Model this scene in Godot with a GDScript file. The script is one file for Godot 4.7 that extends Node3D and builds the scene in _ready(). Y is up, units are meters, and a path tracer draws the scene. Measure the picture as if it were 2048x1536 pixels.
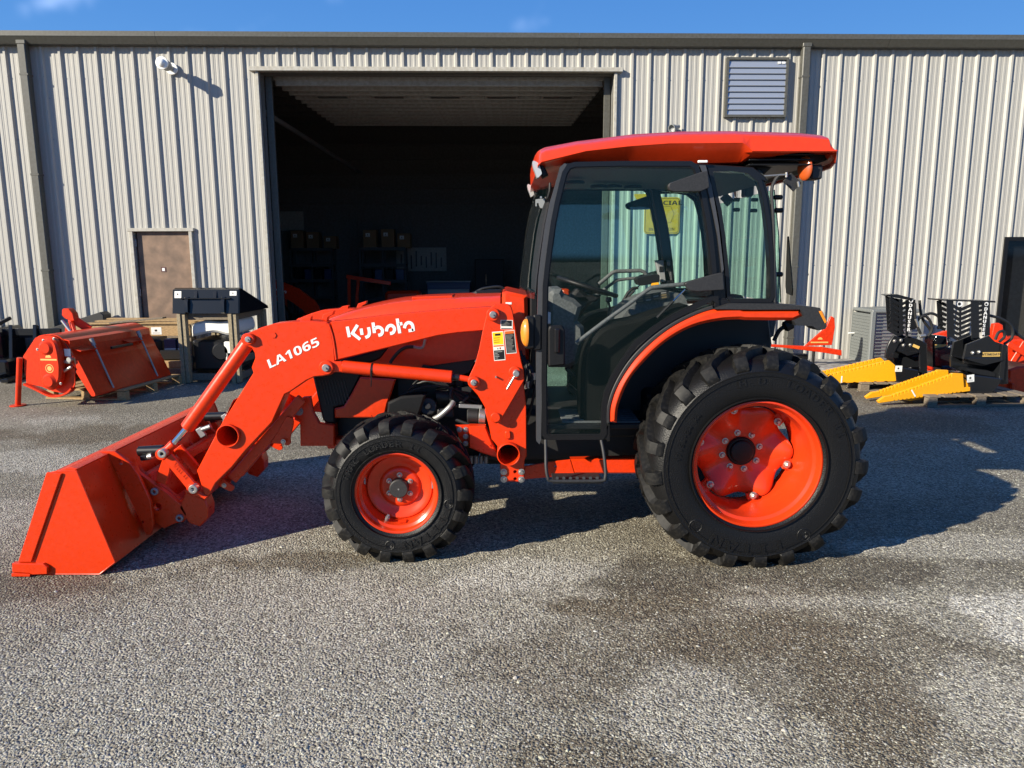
extends Node3D
# A yard in front of a metal shed: an orange loader tractor with a glazed cab, side on, and implements along the wall.
# Units are metres. The camera stands at x = 0, z = 0 and looks along -z; the tractor's own axes are x (rearwards), y (up), z (towards the camera).

class Solid:
	var v := PackedVector3Array()
	var uv := PackedVector2Array()
	var col := PackedColorArray()

	func tri(a: Vector3, b: Vector3, c: Vector3) -> void: # counter-clockwise from outside
		v.append(a)
		v.append(b)
		v.append(c)

	func quad(a: Vector3, b: Vector3, c: Vector3, d: Vector3) -> void:
		tri(a, b, c)
		tri(a, c, d)

	func uvquad(a: Vector3, b: Vector3, c: Vector3, d: Vector3) -> void:
		quad(a, b, c, d)
		uv.append_array([Vector2(0, 1), Vector2(1, 1), Vector2(1, 0), Vector2(0, 1), Vector2(1, 0), Vector2(0, 0)])

	func orient(s: int) -> void:
		var m := Vector3.ZERO
		for i in range(s, v.size()):
			m += v[i]
		m /= maxf(1.0, v.size() - s)
		var vol := 0.0
		for i in range(s, v.size(), 3):
			vol += (v[i] - m).dot((v[i + 1] - m).cross(v[i + 2] - m))
		if vol < 0.0:
			for i in range(s, v.size(), 3):
				var t := v[i + 1]
				v[i + 1] = v[i + 2]
				v[i + 2] = t

	static func area(p: PackedVector2Array) -> float:
		var a := 0.0
		for i in p.size():
			a += p[i].cross(p[(i + 1) % p.size()])
		return a * 0.5

	static func inset(p: PackedVector2Array, d: float) -> PackedVector2Array: # p counter-clockwise
		var r := PackedVector2Array()
		var n := p.size()
		for i in n:
			var e0 := (p[i] - p[(i + n - 1) % n]).normalized()
			var e1 := (p[(i + 1) % n] - p[i]).normalized()
			var n0 := Vector2(-e0.y, e0.x)
			var n1 := Vector2(-e1.y, e1.x)
			var k := n0 + n1
			var q := maxf(0.35, 1.0 + n0.dot(n1))
			r.append(p[i] + k * (d / q))
		return r

	func ext(poly: PackedVector2Array, z0: float, z1: float, bev := 0.0, xf := Transform3D.IDENTITY) -> void:
		var p := PackedVector2Array()
		for q in poly:
			if p.is_empty() or p[p.size() - 1].distance_to(q) > 0.0003:
				p.append(q)
		if p[0].distance_to(p[p.size() - 1]) < 0.0003:
			p.remove_at(p.size() - 1)
		if area(p) < 0.0:
			p.reverse()
		if z1 < z0:
			var t := z0
			z0 = z1
			z1 = t
		var s := v.size()
		var f := inset(p, bev) if bev > 0.0 else p
		var ids := Geometry2D.triangulate_polygon(f)
		if ids.is_empty():
			f = p
			ids = Geometry2D.triangulate_polygon(p)
		for i in range(0, ids.size(), 3):
			var a := f[ids[i]]
			var b := f[ids[i + 1]]
			var c := f[ids[i + 2]]
			if (b - a).cross(c - a) < 0.0:
				var t2 := b
				b = c
				c = t2
			tri(Vector3(a.x, a.y, z1), Vector3(b.x, b.y, z1), Vector3(c.x, c.y, z1))
			tri(Vector3(a.x, a.y, z0), Vector3(c.x, c.y, z0), Vector3(b.x, b.y, z0))
		var n := p.size()
		for i in n:
			var j := (i + 1) % n
			quad(Vector3(p[i].x, p[i].y, z0 + bev), Vector3(p[j].x, p[j].y, z0 + bev), Vector3(p[j].x, p[j].y, z1 - bev), Vector3(p[i].x, p[i].y, z1 - bev))
			if bev > 0.0:
				quad(Vector3(p[i].x, p[i].y, z1 - bev), Vector3(p[j].x, p[j].y, z1 - bev), Vector3(f[j].x, f[j].y, z1), Vector3(f[i].x, f[i].y, z1))
				quad(Vector3(p[j].x, p[j].y, z0 + bev), Vector3(p[i].x, p[i].y, z0 + bev), Vector3(f[i].x, f[i].y, z0), Vector3(f[j].x, f[j].y, z0))
		if xf != Transform3D.IDENTITY:
			for i in range(s, v.size()):
				v[i] = xf * v[i]

	func ext_holes(poly: PackedVector2Array, holes: Array, z0: float, z1: float, bev := 0.0) -> void: # a plate with round holes [middle, radius] right through it
		var p := poly.duplicate()
		if area(p) < 0.0:
			p.reverse()
		if z1 < z0:
			var t := z0
			z0 = z1
			z1 = t
		var f := inset(p, bev) if bev > 0.0 else p
		var m := 24
		var xs := PackedFloat32Array([-99.0, 99.0])
		var rounds := []
		for h in holes:
			xs.append(h[0].x)
			var circle := PackedVector2Array()
			for i in m:
				circle.append(h[0] + Vector2(cos(TAU * i / m), sin(TAU * i / m)) * h[1])
			rounds.append(circle)
		xs.sort()
		for e in xs.size() - 1:
			if xs[e + 1] - xs[e] < 0.0001:
				continue
			var slab := PackedVector2Array([Vector2(xs[e], -99), Vector2(xs[e + 1], -99), Vector2(xs[e + 1], 99), Vector2(xs[e], 99)])
			var bits: Array = Geometry2D.intersect_polygons(f, slab)
			for circle in rounds:
				var next := []
				for q in bits:
					next.append_array(Geometry2D.clip_polygons(q, circle))
				bits = next
			for r in bits:
				var ids := Geometry2D.triangulate_polygon(r)
				for i in range(0, ids.size(), 3):
					var a: Vector2 = r[ids[i]]
					var b: Vector2 = r[ids[i + 1]]
					var c: Vector2 = r[ids[i + 2]]
					if (b - a).cross(c - a) < 0.0:
						var t2 := b
						b = c
						c = t2
					tri(Vector3(a.x, a.y, z1), Vector3(b.x, b.y, z1), Vector3(c.x, c.y, z1))
					tri(Vector3(a.x, a.y, z0), Vector3(c.x, c.y, z0), Vector3(b.x, b.y, z0))
		var n := p.size()
		for i in n:
			var j := (i + 1) % n
			quad(Vector3(p[i].x, p[i].y, z0 + bev), Vector3(p[j].x, p[j].y, z0 + bev), Vector3(p[j].x, p[j].y, z1 - bev), Vector3(p[i].x, p[i].y, z1 - bev))
			if bev > 0.0:
				quad(Vector3(p[i].x, p[i].y, z1 - bev), Vector3(p[j].x, p[j].y, z1 - bev), Vector3(f[j].x, f[j].y, z1), Vector3(f[i].x, f[i].y, z1))
				quad(Vector3(p[j].x, p[j].y, z0 + bev), Vector3(p[i].x, p[i].y, z0 + bev), Vector3(f[i].x, f[i].y, z0), Vector3(f[j].x, f[j].y, z0))
		for circle in rounds:
			for i in m:
				var u: Vector2 = circle[i]
				var w: Vector2 = circle[(i + 1) % m]
				quad(Vector3(w.x, w.y, z0), Vector3(u.x, u.y, z0), Vector3(u.x, u.y, z1), Vector3(w.x, w.y, z1))

	func sleeve(c: Vector2, r: float, ri: float, z0: float, z1: float, seg := 36) -> void: # a hollow tube along z, open at both ends
		lathe(PackedVector2Array([Vector2(ri, z0), Vector2(r, z0), Vector2(r, z1 - 0.003), Vector2(r - 0.003, z1), Vector2(ri + 0.002, z1), Vector2(ri, z1 - 0.002), Vector2(ri, z0)]), seg, Transform3D(Basis.IDENTITY, Vector3(c.x, c.y, 0)))

	func ring(poly: PackedVector2Array, width: float, z0: float, z1: float) -> void: # a frame: the outline and the outline inset by width
		var p := poly.duplicate()
		if area(p) < 0.0:
			p.reverse()
		if z1 < z0:
			var t := z0
			z0 = z1
			z1 = t
		var f := inset(p, width)
		var n := p.size()
		for i in n:
			var j := (i + 1) % n
			var o0 := p[i]
			var o1 := p[j]
			var i0 := f[i]
			var i1 := f[j]
			quad(Vector3(o0.x, o0.y, z1), Vector3(o1.x, o1.y, z1), Vector3(i1.x, i1.y, z1), Vector3(i0.x, i0.y, z1))
			quad(Vector3(o1.x, o1.y, z0), Vector3(o0.x, o0.y, z0), Vector3(i0.x, i0.y, z0), Vector3(i1.x, i1.y, z0))
			quad(Vector3(o0.x, o0.y, z0), Vector3(o1.x, o1.y, z0), Vector3(o1.x, o1.y, z1), Vector3(o0.x, o0.y, z1))
			quad(Vector3(i1.x, i1.y, z0), Vector3(i0.x, i0.y, z0), Vector3(i0.x, i0.y, z1), Vector3(i1.x, i1.y, z1))

	func box(c: Vector3, size: Vector3, bev := 0.0, rot := Basis.IDENTITY) -> void:
		var h := size * 0.5
		var b := minf(bev, minf(h.x, h.y) * 0.45)
		var p: PackedVector2Array
		if b > 0.0:
			p = PackedVector2Array([Vector2(-h.x + b, -h.y), Vector2(h.x - b, -h.y), Vector2(h.x, -h.y + b), Vector2(h.x, h.y - b), Vector2(h.x - b, h.y), Vector2(-h.x + b, h.y), Vector2(-h.x, h.y - b), Vector2(-h.x, -h.y + b)])
		else:
			p = PackedVector2Array([Vector2(-h.x, -h.y), Vector2(h.x, -h.y), Vector2(h.x, h.y), Vector2(-h.x, h.y)])
		ext(p, -h.z, h.z, minf(b, h.z * 0.45), Transform3D(rot, c))

	func bar(a: Vector3, b: Vector3, w: float, t: float, bev := 0.0, up := Vector3.UP) -> void: # a straight bar: w across (in the plane of up), t thick
		var d := b - a
		var x := d.normalized()
		var z := x.cross(up)
		if z.length() < 0.01:
			z = x.cross(Vector3.FORWARD)
		z = z.normalized()
		box((a + b) * 0.5, Vector3(d.length(), w, t), bev, Basis(x, z.cross(x), z))

	func lathe(prof: PackedVector2Array, seg: int, xf := Transform3D.IDENTITY, a0 := 0.0, a1 := TAU) -> void: # (radius, height along z)
		var s := v.size()
		for i in seg:
			var t0 := a0 + (a1 - a0) * i / seg
			var t1 := a0 + (a1 - a0) * (i + 1) / seg
			var c0 := Vector2(cos(t0), sin(t0))
			var c1 := Vector2(cos(t1), sin(t1))
			if i == seg - 1 and is_equal_approx(a1 - a0, TAU):
				c1 = Vector2(cos(a0), sin(a0))
			for k in prof.size() - 1:
				var p := prof[k]
				var q := prof[k + 1]
				var A := Vector3(p.x * c0.x, p.x * c0.y, p.y)
				var B := Vector3(p.x * c1.x, p.x * c1.y, p.y)
				var C := Vector3(q.x * c1.x, q.x * c1.y, q.y)
				var D := Vector3(q.x * c0.x, q.x * c0.y, q.y)
				if p.x > 1e-6:
					tri(A, B, C)
				if q.x > 1e-6:
					tri(A, C, D)
		for i in range(s, v.size()):
			v[i] = xf * v[i]
		orient(s)

	func cyl(a: Vector3, b: Vector3, r: float, seg := 20, bev := 0.0, r2 := -1.0) -> void:
		var d := b - a
		var z := d.normalized()
		var x := z.cross(Vector3.UP if absf(z.y) < 0.9 else Vector3.RIGHT).normalized()
		var l := d.length()
		var e := r if r2 < 0.0 else r2
		var p := PackedVector2Array([Vector2(0, 0), Vector2(r - bev, 0), Vector2(r, bev), Vector2(e, l - bev), Vector2(e - bev, l), Vector2(0, l)]) if bev > 0.0 else PackedVector2Array([Vector2(0, 0), Vector2(r, 0), Vector2(e, l), Vector2(0, l)])
		lathe(p, seg, Transform3D(Basis(x, z.cross(x), z), a))

	func pipe(a: Vector3, b: Vector3, r: float, ri: float, seg := 28) -> void: # open at end b
		var d := b - a
		var z := d.normalized()
		var x := z.cross(Vector3.UP if absf(z.y) < 0.9 else Vector3.RIGHT).normalized()
		var l := d.length()
		lathe(PackedVector2Array([Vector2(0, 0), Vector2(r, 0), Vector2(r, l - 0.003), Vector2(r - 0.003, l), Vector2(ri + 0.002, l), Vector2(ri, l - 0.002), Vector2(ri, 0.01), Vector2(0, 0.01)]), seg, Transform3D(Basis(x, z.cross(x), z), a))

	func tube(pts: PackedVector3Array, r: float, seg := 10, closed := false) -> void:
		var n := pts.size()
		var s := v.size()
		var rings := []
		var up := Vector3.ZERO
		for i in n:
			var d := (pts[(i + 1) % n] if (closed or i < n - 1) else pts[i]) - (pts[(i + n - 1) % n] if (closed or i > 0) else pts[i])
			d = d.normalized()
			if up == Vector3.ZERO:
				up = d.cross(Vector3.UP if absf(d.y) < 0.9 else Vector3.RIGHT).normalized()
			up = (up - d * up.dot(d)).normalized()
			var w := d.cross(up)
			var rr := PackedVector3Array()
			for k in seg:
				var t := TAU * k / seg
				rr.append(pts[i] + (up * cos(t) + w * sin(t)) * r)
			rings.append(rr)
		for i in (n if closed else n - 1):
			var A: PackedVector3Array = rings[i]
			var B: PackedVector3Array = rings[(i + 1) % n]
			for k in seg:
				var l := (k + 1) % seg
				quad(A[k], A[l], B[l], B[k])
		if not closed:
			for k in range(1, seg - 1):
				tri(rings[0][0], rings[0][k + 1], rings[0][k])
				tri(rings[n - 1][0], rings[n - 1][k], rings[n - 1][k + 1])
		orient(s)

	func loft(rows: Array, cap := false, closed := false) -> void: # rows of equally long PackedVector3Arrays
		var s := v.size()
		for i in rows.size() - 1:
			var A: PackedVector3Array = rows[i]
			var B: PackedVector3Array = rows[i + 1]
			var m := A.size()
			for k in (m if closed else m - 1):
				var l := (k + 1) % m
				quad(A[k], A[l], B[l], B[k])
		if cap:
			for e in [0, rows.size() - 1]:
				var R: PackedVector3Array = rows[e]
				var c := Vector3.ZERO
				for q in R:
					c += q
				c /= R.size()
				for k in R.size():
					var l := (k + 1) % R.size()
					if e == 0:
						tri(c, R[l], R[k])
					else:
						tri(c, R[k], R[l])
		orient(s)

	func hex(c: Vector3, axis: Vector3, r: float, h: float, washer := true) -> void:
		cyl(c, c + axis * h, r, 6, h * 0.2)
		if washer:
			cyl(c, c + axis * h * 0.25, r * 1.45, 14)

	func join(o: Solid, xf: Transform3D) -> void:
		for q in o.v:
			v.append(xf * q)

	func mesh(th := 38.0) -> ArrayMesh:
		var n := v.size() / 3
		var fn := PackedVector3Array()
		fn.resize(n)
		for i in n:
			fn[i] = (v[i * 3 + 1] - v[i * 3]).cross(v[i * 3 + 2] - v[i * 3])
		var P := PackedVector3Array()
		var N := PackedVector3Array()
		var U := PackedVector2Array()
		P.resize(n * 3)
		N.resize(n * 3)
		var at := {}
		if th > 0.0:
			for i in v.size():
				var key := Vector3i((v[i] * 5000.0).round())
				if at.has(key):
					at[key].append(i / 3)
				else:
					at[key] = [i / 3]
		var ct := cos(deg_to_rad(th))
		for i in n:
			var f := fn[i].normalized()
			for k in 3:
				var o: int = [0, 2, 1][k]
				var q := v[i * 3 + k]
				var nn := f
				if th > 0.0:
					var sum := Vector3.ZERO
					for t in at[Vector3i((q * 5000.0).round())]:
						if fn[t].normalized().dot(f) > ct:
							sum += fn[t]
					if sum.length() > 1e-12:
						nn = sum.normalized()
				P[i * 3 + o] = q
				N[i * 3 + o] = nn
		var arr := []
		arr.resize(Mesh.ARRAY_MAX)
		arr[Mesh.ARRAY_VERTEX] = P
		arr[Mesh.ARRAY_NORMAL] = N
		if uv.size() == v.size():
			U.resize(uv.size())
			for i in n:
				for k in 3:
					U[i * 3 + [0, 2, 1][k]] = uv[i * 3 + k]
			arr[Mesh.ARRAY_TEX_UV] = U
		var m := ArrayMesh.new()
		m.add_surface_from_arrays(Mesh.PRIMITIVE_TRIANGLES, arr)
		return m


var mats := {}
var tex := {}
var rng := RandomNumberGenerator.new()


func pv(a: Array) -> PackedVector2Array:
	var r := PackedVector2Array()
	for i in range(0, a.size(), 2):
		r.append(Vector2(a[i], a[i + 1]))
	return r


func at_z(p: PackedVector2Array, z: float) -> PackedVector3Array:
	var r := PackedVector3Array()
	for q in p:
		r.append(Vector3(q.x, q.y, z))
	return r


func curve(p: PackedVector2Array, n := 6) -> PackedVector2Array: # a smooth open curve through the points
	var r := PackedVector2Array()
	for i in p.size() - 1:
		var a := p[maxi(0, i - 1)]
		var b := p[i]
		var c := p[i + 1]
		var d := p[mini(p.size() - 1, i + 2)]
		for k in n:
			r.append(b.cubic_interpolate(c, a, d, float(k) / n))
	r.append(p[p.size() - 1])
	return r


func curve3(p: PackedVector3Array, n := 6) -> PackedVector3Array:
	var r := PackedVector3Array()
	for i in p.size() - 1:
		for k in n:
			r.append(p[i].cubic_interpolate(p[i + 1], p[maxi(0, i - 1)], p[mini(p.size() - 1, i + 2)], float(k) / n))
	r.append(p[p.size() - 1])
	return r


func rounded(p: PackedVector2Array, r: float, n := 4) -> PackedVector2Array: # corners rounded off
	var o := PackedVector2Array()
	var m := p.size()
	for i in m:
		var a := p[(i + m - 1) % m]
		var b := p[i]
		var c := p[(i + 1) % m]
		var d := minf(r, minf(a.distance_to(b), b.distance_to(c)) * 0.45)
		var s := b + (a - b).normalized() * d
		var e := b + (c - b).normalized() * d
		for k in n + 1:
			var t := float(k) / n
			o.append(s.lerp(b, t).lerp(b.lerp(e, t), t))
	return o


func disc(c: Vector2, r: float, n := 24, a0 := 0.0, a1 := TAU) -> PackedVector2Array:
	var o := PackedVector2Array()
	for i in n:
		var t := a0 + (a1 - a0) * i / (n if is_equal_approx(a1 - a0, TAU) else n - 1)
		o.append(c + Vector2(cos(t), sin(t)) * r)
	return o


func stroke(p: PackedVector2Array, w: float) -> PackedVector2Array: # a pen line as an outline
	var l := PackedVector2Array()
	var r := PackedVector2Array()
	for i in p.size():
		var d0 := (p[i] - p[maxi(0, i - 1)]).normalized() if i > 0 else (p[1] - p[0]).normalized()
		var d1 := (p[mini(p.size() - 1, i + 1)] - p[i]).normalized() if i < p.size() - 1 else d0
		var n := (Vector2(-d0.y, d0.x) + Vector2(-d1.y, d1.x))
		n = n / maxf(0.5, 1.0 + d0.dot(d1))
		l.append(p[i] + n * w * 0.5)
		r.append(p[i] - n * w * 0.5)
	r.reverse()
	l.append_array(r)
	return l


func ly(p: PackedVector2Array, x: float) -> float: # height of a polyline at x
	if x <= p[0].x:
		return p[0].y
	for i in p.size() - 1:
		if x <= p[i + 1].x:
			return lerpf(p[i].y, p[i + 1].y, (x - p[i].x) / maxf(1e-6, p[i + 1].x - p[i].x))
	return p[p.size() - 1].y


func lin(r: float, g: float, b: float) -> Color:
	return Color(r, g, b).linear_to_srgb()


func numbered(called: String, parent: Node) -> String:
	if not parent.has_node(called):
		return called
	var i := 1
	while parent.has_node("%s_%03d" % [called, i]):
		i += 1
	return "%s_%03d" % [called, i]


func obj(called: String, s: Solid, m: Material, parent: Node, th := 38.0) -> MeshInstance3D:
	var o := MeshInstance3D.new()
	o.mesh = s.mesh(th)
	o.mesh.surface_set_material(0, m)
	o.name = numbered(called, parent)
	parent.add_child(o, true)
	return o


func tag(o: Node, label: String, category := "", group := "", kind := "") -> Node:
	if label:
		o.set_meta("label", label)
	if category:
		o.set_meta("category", category)
	if group:
		o.set_meta("group", group)
	if kind:
		o.set_meta("kind", kind)
	return o


func thing(called: String, label: String, category: String, at := Vector3.ZERO, turn := 0.0, group := "") -> Node3D:
	var o := Node3D.new()
	o.name = numbered(called, self)
	add_child(o, true)
	o.position = at
	o.rotation.y = turn
	tag(o, label, category, group)
	return o


func sub(called: String, parent: Node) -> Node3D: # an empty part that holds sub-parts
	var o := Node3D.new()
	o.name = numbered(called, parent)
	parent.add_child(o, true)
	return o


func copy_of(o: Node3D, parent: Node, t: Transform3D, label := "") -> Node3D:
	var c: Node3D = o.duplicate()
	var base := String(o.name)
	var r := RegEx.create_from_string("_[0-9]{3}$")
	base = r.sub(base, "")
	c.name = numbered(base, parent)
	parent.add_child(c, true)
	c.transform = t
	if label:
		c.set_meta("label", label)
	return c


func lettering(called: String, words: String, cap: float, parent: Node, t: Transform3D, m: Material, stretch := 1.0, depth := 0.002, bold := true) -> MeshInstance3D:
	var f := SystemFont.new()
	f.font_names = PackedStringArray(["Droid Sans"])
	f.font_weight = 700 if bold else 400
	var tm := TextMesh.new()
	tm.text = words
	tm.font = f
	tm.font_size = 64
	tm.pixel_size = cap / (0.714 * 64.0)
	tm.depth = depth
	tm.curve_step = 2.0
	var o := MeshInstance3D.new()
	o.mesh = tm
	tm.material = m
	o.name = numbered(called, parent)
	parent.add_child(o, true)
	o.transform = t * Transform3D(Basis.from_scale(Vector3(stretch, 1, 1)), Vector3.ZERO)
	return o


func noise_tex(key: String, type: int, freq: float, seed_: int, a: Color, b: Color, size := 512, octaves := 4, mid := -1.0) -> NoiseTexture2D:
	if tex.has(key):
		return tex[key]
	var n := FastNoiseLite.new()
	n.noise_type = type
	n.frequency = freq
	n.seed = seed_
	n.fractal_octaves = octaves
	var g := Gradient.new()
	g.set_color(0, a)
	g.set_color(1, b)
	if mid > 0.0:
		g.set_offset(0, mid)
	var t := NoiseTexture2D.new()
	t.width = size
	t.height = size
	t.seamless = true
	t.noise = n
	t.color_ramp = g
	tex[key] = t
	return t


func mat(called: String, c := Color.WHITE, rough := 0.6, metal := 0.0, spec := 0.5) -> StandardMaterial3D:
	if mats.has(called):
		return mats[called]
	var m := StandardMaterial3D.new()
	m.resource_name = called
	m.albedo_color = c
	m.roughness = rough
	m.metallic = metal
	m.metallic_specular = spec
	mats[called] = m
	return m


func tri_map(m: StandardMaterial3D, t: Texture2D, scale: float, world := false) -> StandardMaterial3D:
	m.albedo_texture = t
	m.uv1_triplanar = true
	m.uv1_world_triplanar = world
	m.uv1_scale = Vector3.ONE * scale
	return m


func materials() -> void:
	var speck := noise_tex("speck", FastNoiseLite.TYPE_SIMPLEX, 0.035, 3, Color(0.93, 0.93, 0.93), Color(1, 1, 1))
	var mottle := noise_tex("mottle", FastNoiseLite.TYPE_SIMPLEX_SMOOTH, 0.02, 8, Color(0.62, 0.61, 0.59), Color(1, 1, 1), 512, 6)
	var grime := noise_tex("grime", FastNoiseLite.TYPE_SIMPLEX, 0.03, 21, Color(0.86, 0.84, 0.8), Color(1, 1, 1), 512, 5)
	var rub := noise_tex("rub", FastNoiseLite.TYPE_SIMPLEX, 0.04, 5, Color(0.7, 0.7, 0.7), Color(1, 1, 1), 512, 5)
	var ripple := noise_tex("ripple", FastNoiseLite.TYPE_SIMPLEX, 0.05, 12, Color(0, 0, 0), Color(1, 1, 1), 512, 4)
	var m := tri_map(mat("orange paint", lin(0.66, 0.036, 0.0025), 0.38), speck, 2.0)
	m.roughness_texture = mottle
	m = tri_map(mat("orange panel", lin(0.63, 0.041, 0.0065), 0.28, 0.0, 0.42), speck, 1.2)
	m.clearcoat_enabled = true
	m.clearcoat = 0.22
	m.clearcoat_roughness = 0.08
	m = tri_map(mat("tiller orange", lin(0.68, 0.037, 0.006), 0.32, 0.0, 0.4), grime, 1.0)
	tri_map(mat("black plastic", lin(0.0075, 0.0075, 0.008), 0.5, 0.0, 0.4), rub, 3.0)
	tri_map(mat("grey plastic", lin(0.026, 0.026, 0.027), 0.55), rub, 3.0)
	tri_map(mat("cab trim", lin(0.105, 0.118, 0.118), 0.65), rub, 2.0)
	tri_map(mat("cab frame", lin(0.008, 0.008, 0.0092), 0.26, 0.0, 0.42), speck, 2.0)
	tri_map(mat("pillar grey", lin(0.050, 0.051, 0.056), 0.32), speck, 2.0)
	tri_map(mat("visor grey", lin(0.13, 0.115, 0.105), 0.6), speck, 2.0)
	tri_map(mat("black steel", lin(0.012, 0.012, 0.013), 0.35), rub, 2.0)
	tri_map(mat("black gloss", lin(0.010, 0.011, 0.013), 0.2), speck, 2.0)
	tri_map(mat("engine black", lin(0.015, 0.015, 0.015), 0.55), rub, 5.0)
	m = tri_map(mat("tyre rubber", lin(0.0058, 0.0058, 0.0061), 0.46, 0.0, 0.4), rub, 4.0)
	m.heightmap_enabled = true
	m.heightmap_texture = ripple
	m.heightmap_scale = 0.15
	tri_map(mat("tread rubber", lin(0.025, 0.0233, 0.0205), 0.6, 0.0, 0.4), noise_tex("dust", FastNoiseLite.TYPE_SIMPLEX, 0.022, 31, Color(0.40, 0.41, 0.43), Color(1.0, 0.98, 0.94), 512, 6, 0.42), 3.0)
	tri_map(mat("arch lining", lin(0.006, 0.0065, 0.0065), 0.75, 0.0, 0.22), rub, 3.0)
	mat("zinc", lin(0.52, 0.5, 0.46), 0.38, 0.9)
	mat("chrome", lin(0.75, 0.75, 0.76), 0.08, 1.0)
	mat("dull steel", lin(0.30, 0.30, 0.30), 0.5, 0.7)
	tri_map(mat("white decal", lin(0.80, 0.80, 0.78), 0.4), speck, 4.0)
	tri_map(mat("tan decal", lin(0.65, 0.42, 0.12), 0.4), speck, 4.0)
	tri_map(mat("black decal", lin(0.012, 0.012, 0.012), 0.5), speck, 4.0)
	mat("dim decal", lin(0.35, 0.34, 0.33), 0.5)
	m = mat("dark amber lens", lin(0.42, 0.065, 0.003), 0.1)
	m.clearcoat_enabled = true
	m = mat("amber lens", lin(0.62, 0.20, 0.006), 0.1)
	m.clearcoat_enabled = true
	m.clearcoat = 1.0
	m = mat("red lens", lin(0.4, 0.01, 0.008), 0.1)
	m = mat("clear lens", lin(0.50, 0.51, 0.50), 0.22, 0.3)
	m = mat("cab glass", Color(lin(0.003, 0.034, 0.036), 0.08), 0.0, 0.0, 0.33)
	m.transparency = BaseMaterial3D.TRANSPARENCY_ALPHA
	m = mat("tinted glass", Color(lin(0.47, 0.84, 0.73), 0.0), 0.0, 0.0, 0.33)
	m.refraction_enabled = true
	m.refraction_scale = 0.05
	m = mat("window glass", Color(lin(0.01, 0.011, 0.012), 0.45), 0.0, 0.0, 0.3)
	m.transparency = BaseMaterial3D.TRANSPARENCY_ALPHA
	# the shed
	m = tri_map(mat("wall sheet", lin(0.362, 0.354, 0.326), 0.55), noise_tex("wall streak", FastNoiseLite.TYPE_SIMPLEX, 0.02, 28, Color(0.975, 0.972, 0.966), Color(1, 1, 1), 512, 6), 1.0, true)
	m.uv1_scale = Vector3(1.6, 0.5, 1.6)
	m = tri_map(mat("bronze trim", lin(0.085, 0.085, 0.075), 0.45), grime, 1.0, true)
	tri_map(mat("jamb trim", lin(0.44, 0.43, 0.39), 0.5), grime, 0.7, true)
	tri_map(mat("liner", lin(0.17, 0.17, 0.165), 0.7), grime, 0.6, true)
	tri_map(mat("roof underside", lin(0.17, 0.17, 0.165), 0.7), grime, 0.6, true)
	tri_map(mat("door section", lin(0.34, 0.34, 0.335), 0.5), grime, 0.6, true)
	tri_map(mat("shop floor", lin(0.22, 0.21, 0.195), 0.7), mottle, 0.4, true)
	m = tri_map(mat("concrete", lin(0.40, 0.385, 0.36), 0.85), mottle, 0.7, true)
	mat("louver blade", lin(0.40, 0.43, 0.47), 0.36, 0.55)
	tri_map(mat("sign yellow", lin(0.62, 0.36, 0.02), 0.45), grime, 2.0)
	tri_map(mat("machine yellow", lin(0.80, 0.36, 0.008), 0.35), speck, 2.0)
	tri_map(mat("air unit grey", lin(0.155, 0.168, 0.165), 0.5), speck, 2.0)
	mat("lamp grey", lin(0.22, 0.23, 0.23), 0.45)
	mat("lamp white", lin(0.78, 0.78, 0.74), 0.35)
	var grain := noise_tex("grain", FastNoiseLite.TYPE_SIMPLEX, 0.03, 44, Color(0.62, 0.58, 0.52), Color(1, 1, 1), 512, 5)
	m = tri_map(mat("pale timber", lin(0.52, 0.36, 0.18), 0.75), grain, 1.0)
	m.uv1_scale = Vector3(1.0, 9.0, 9.0)
	m = tri_map(mat("grey timber", lin(0.26, 0.22, 0.17), 0.85), grain, 1.0)
	m.uv1_scale = Vector3(1.2, 9.0, 9.0)
	m = tri_map(mat("worn timber", lin(0.40, 0.345, 0.235), 0.8), grain, 1.0)
	m.uv1_scale = Vector3(9.0, 1.2, 9.0)
	tri_map(mat("cardboard", lin(0.30, 0.19, 0.10), 0.8), grime, 2.0)
	tri_map(mat("cabinet blue", lin(0.03, 0.06, 0.16), 0.4), speck, 2.0)
	tri_map(mat("hose rubber", lin(0.015, 0.015, 0.015), 0.55), rub, 6.0)
	tri_map(mat("seat vinyl", lin(0.03, 0.03, 0.032), 0.6), rub, 4.0)


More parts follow.
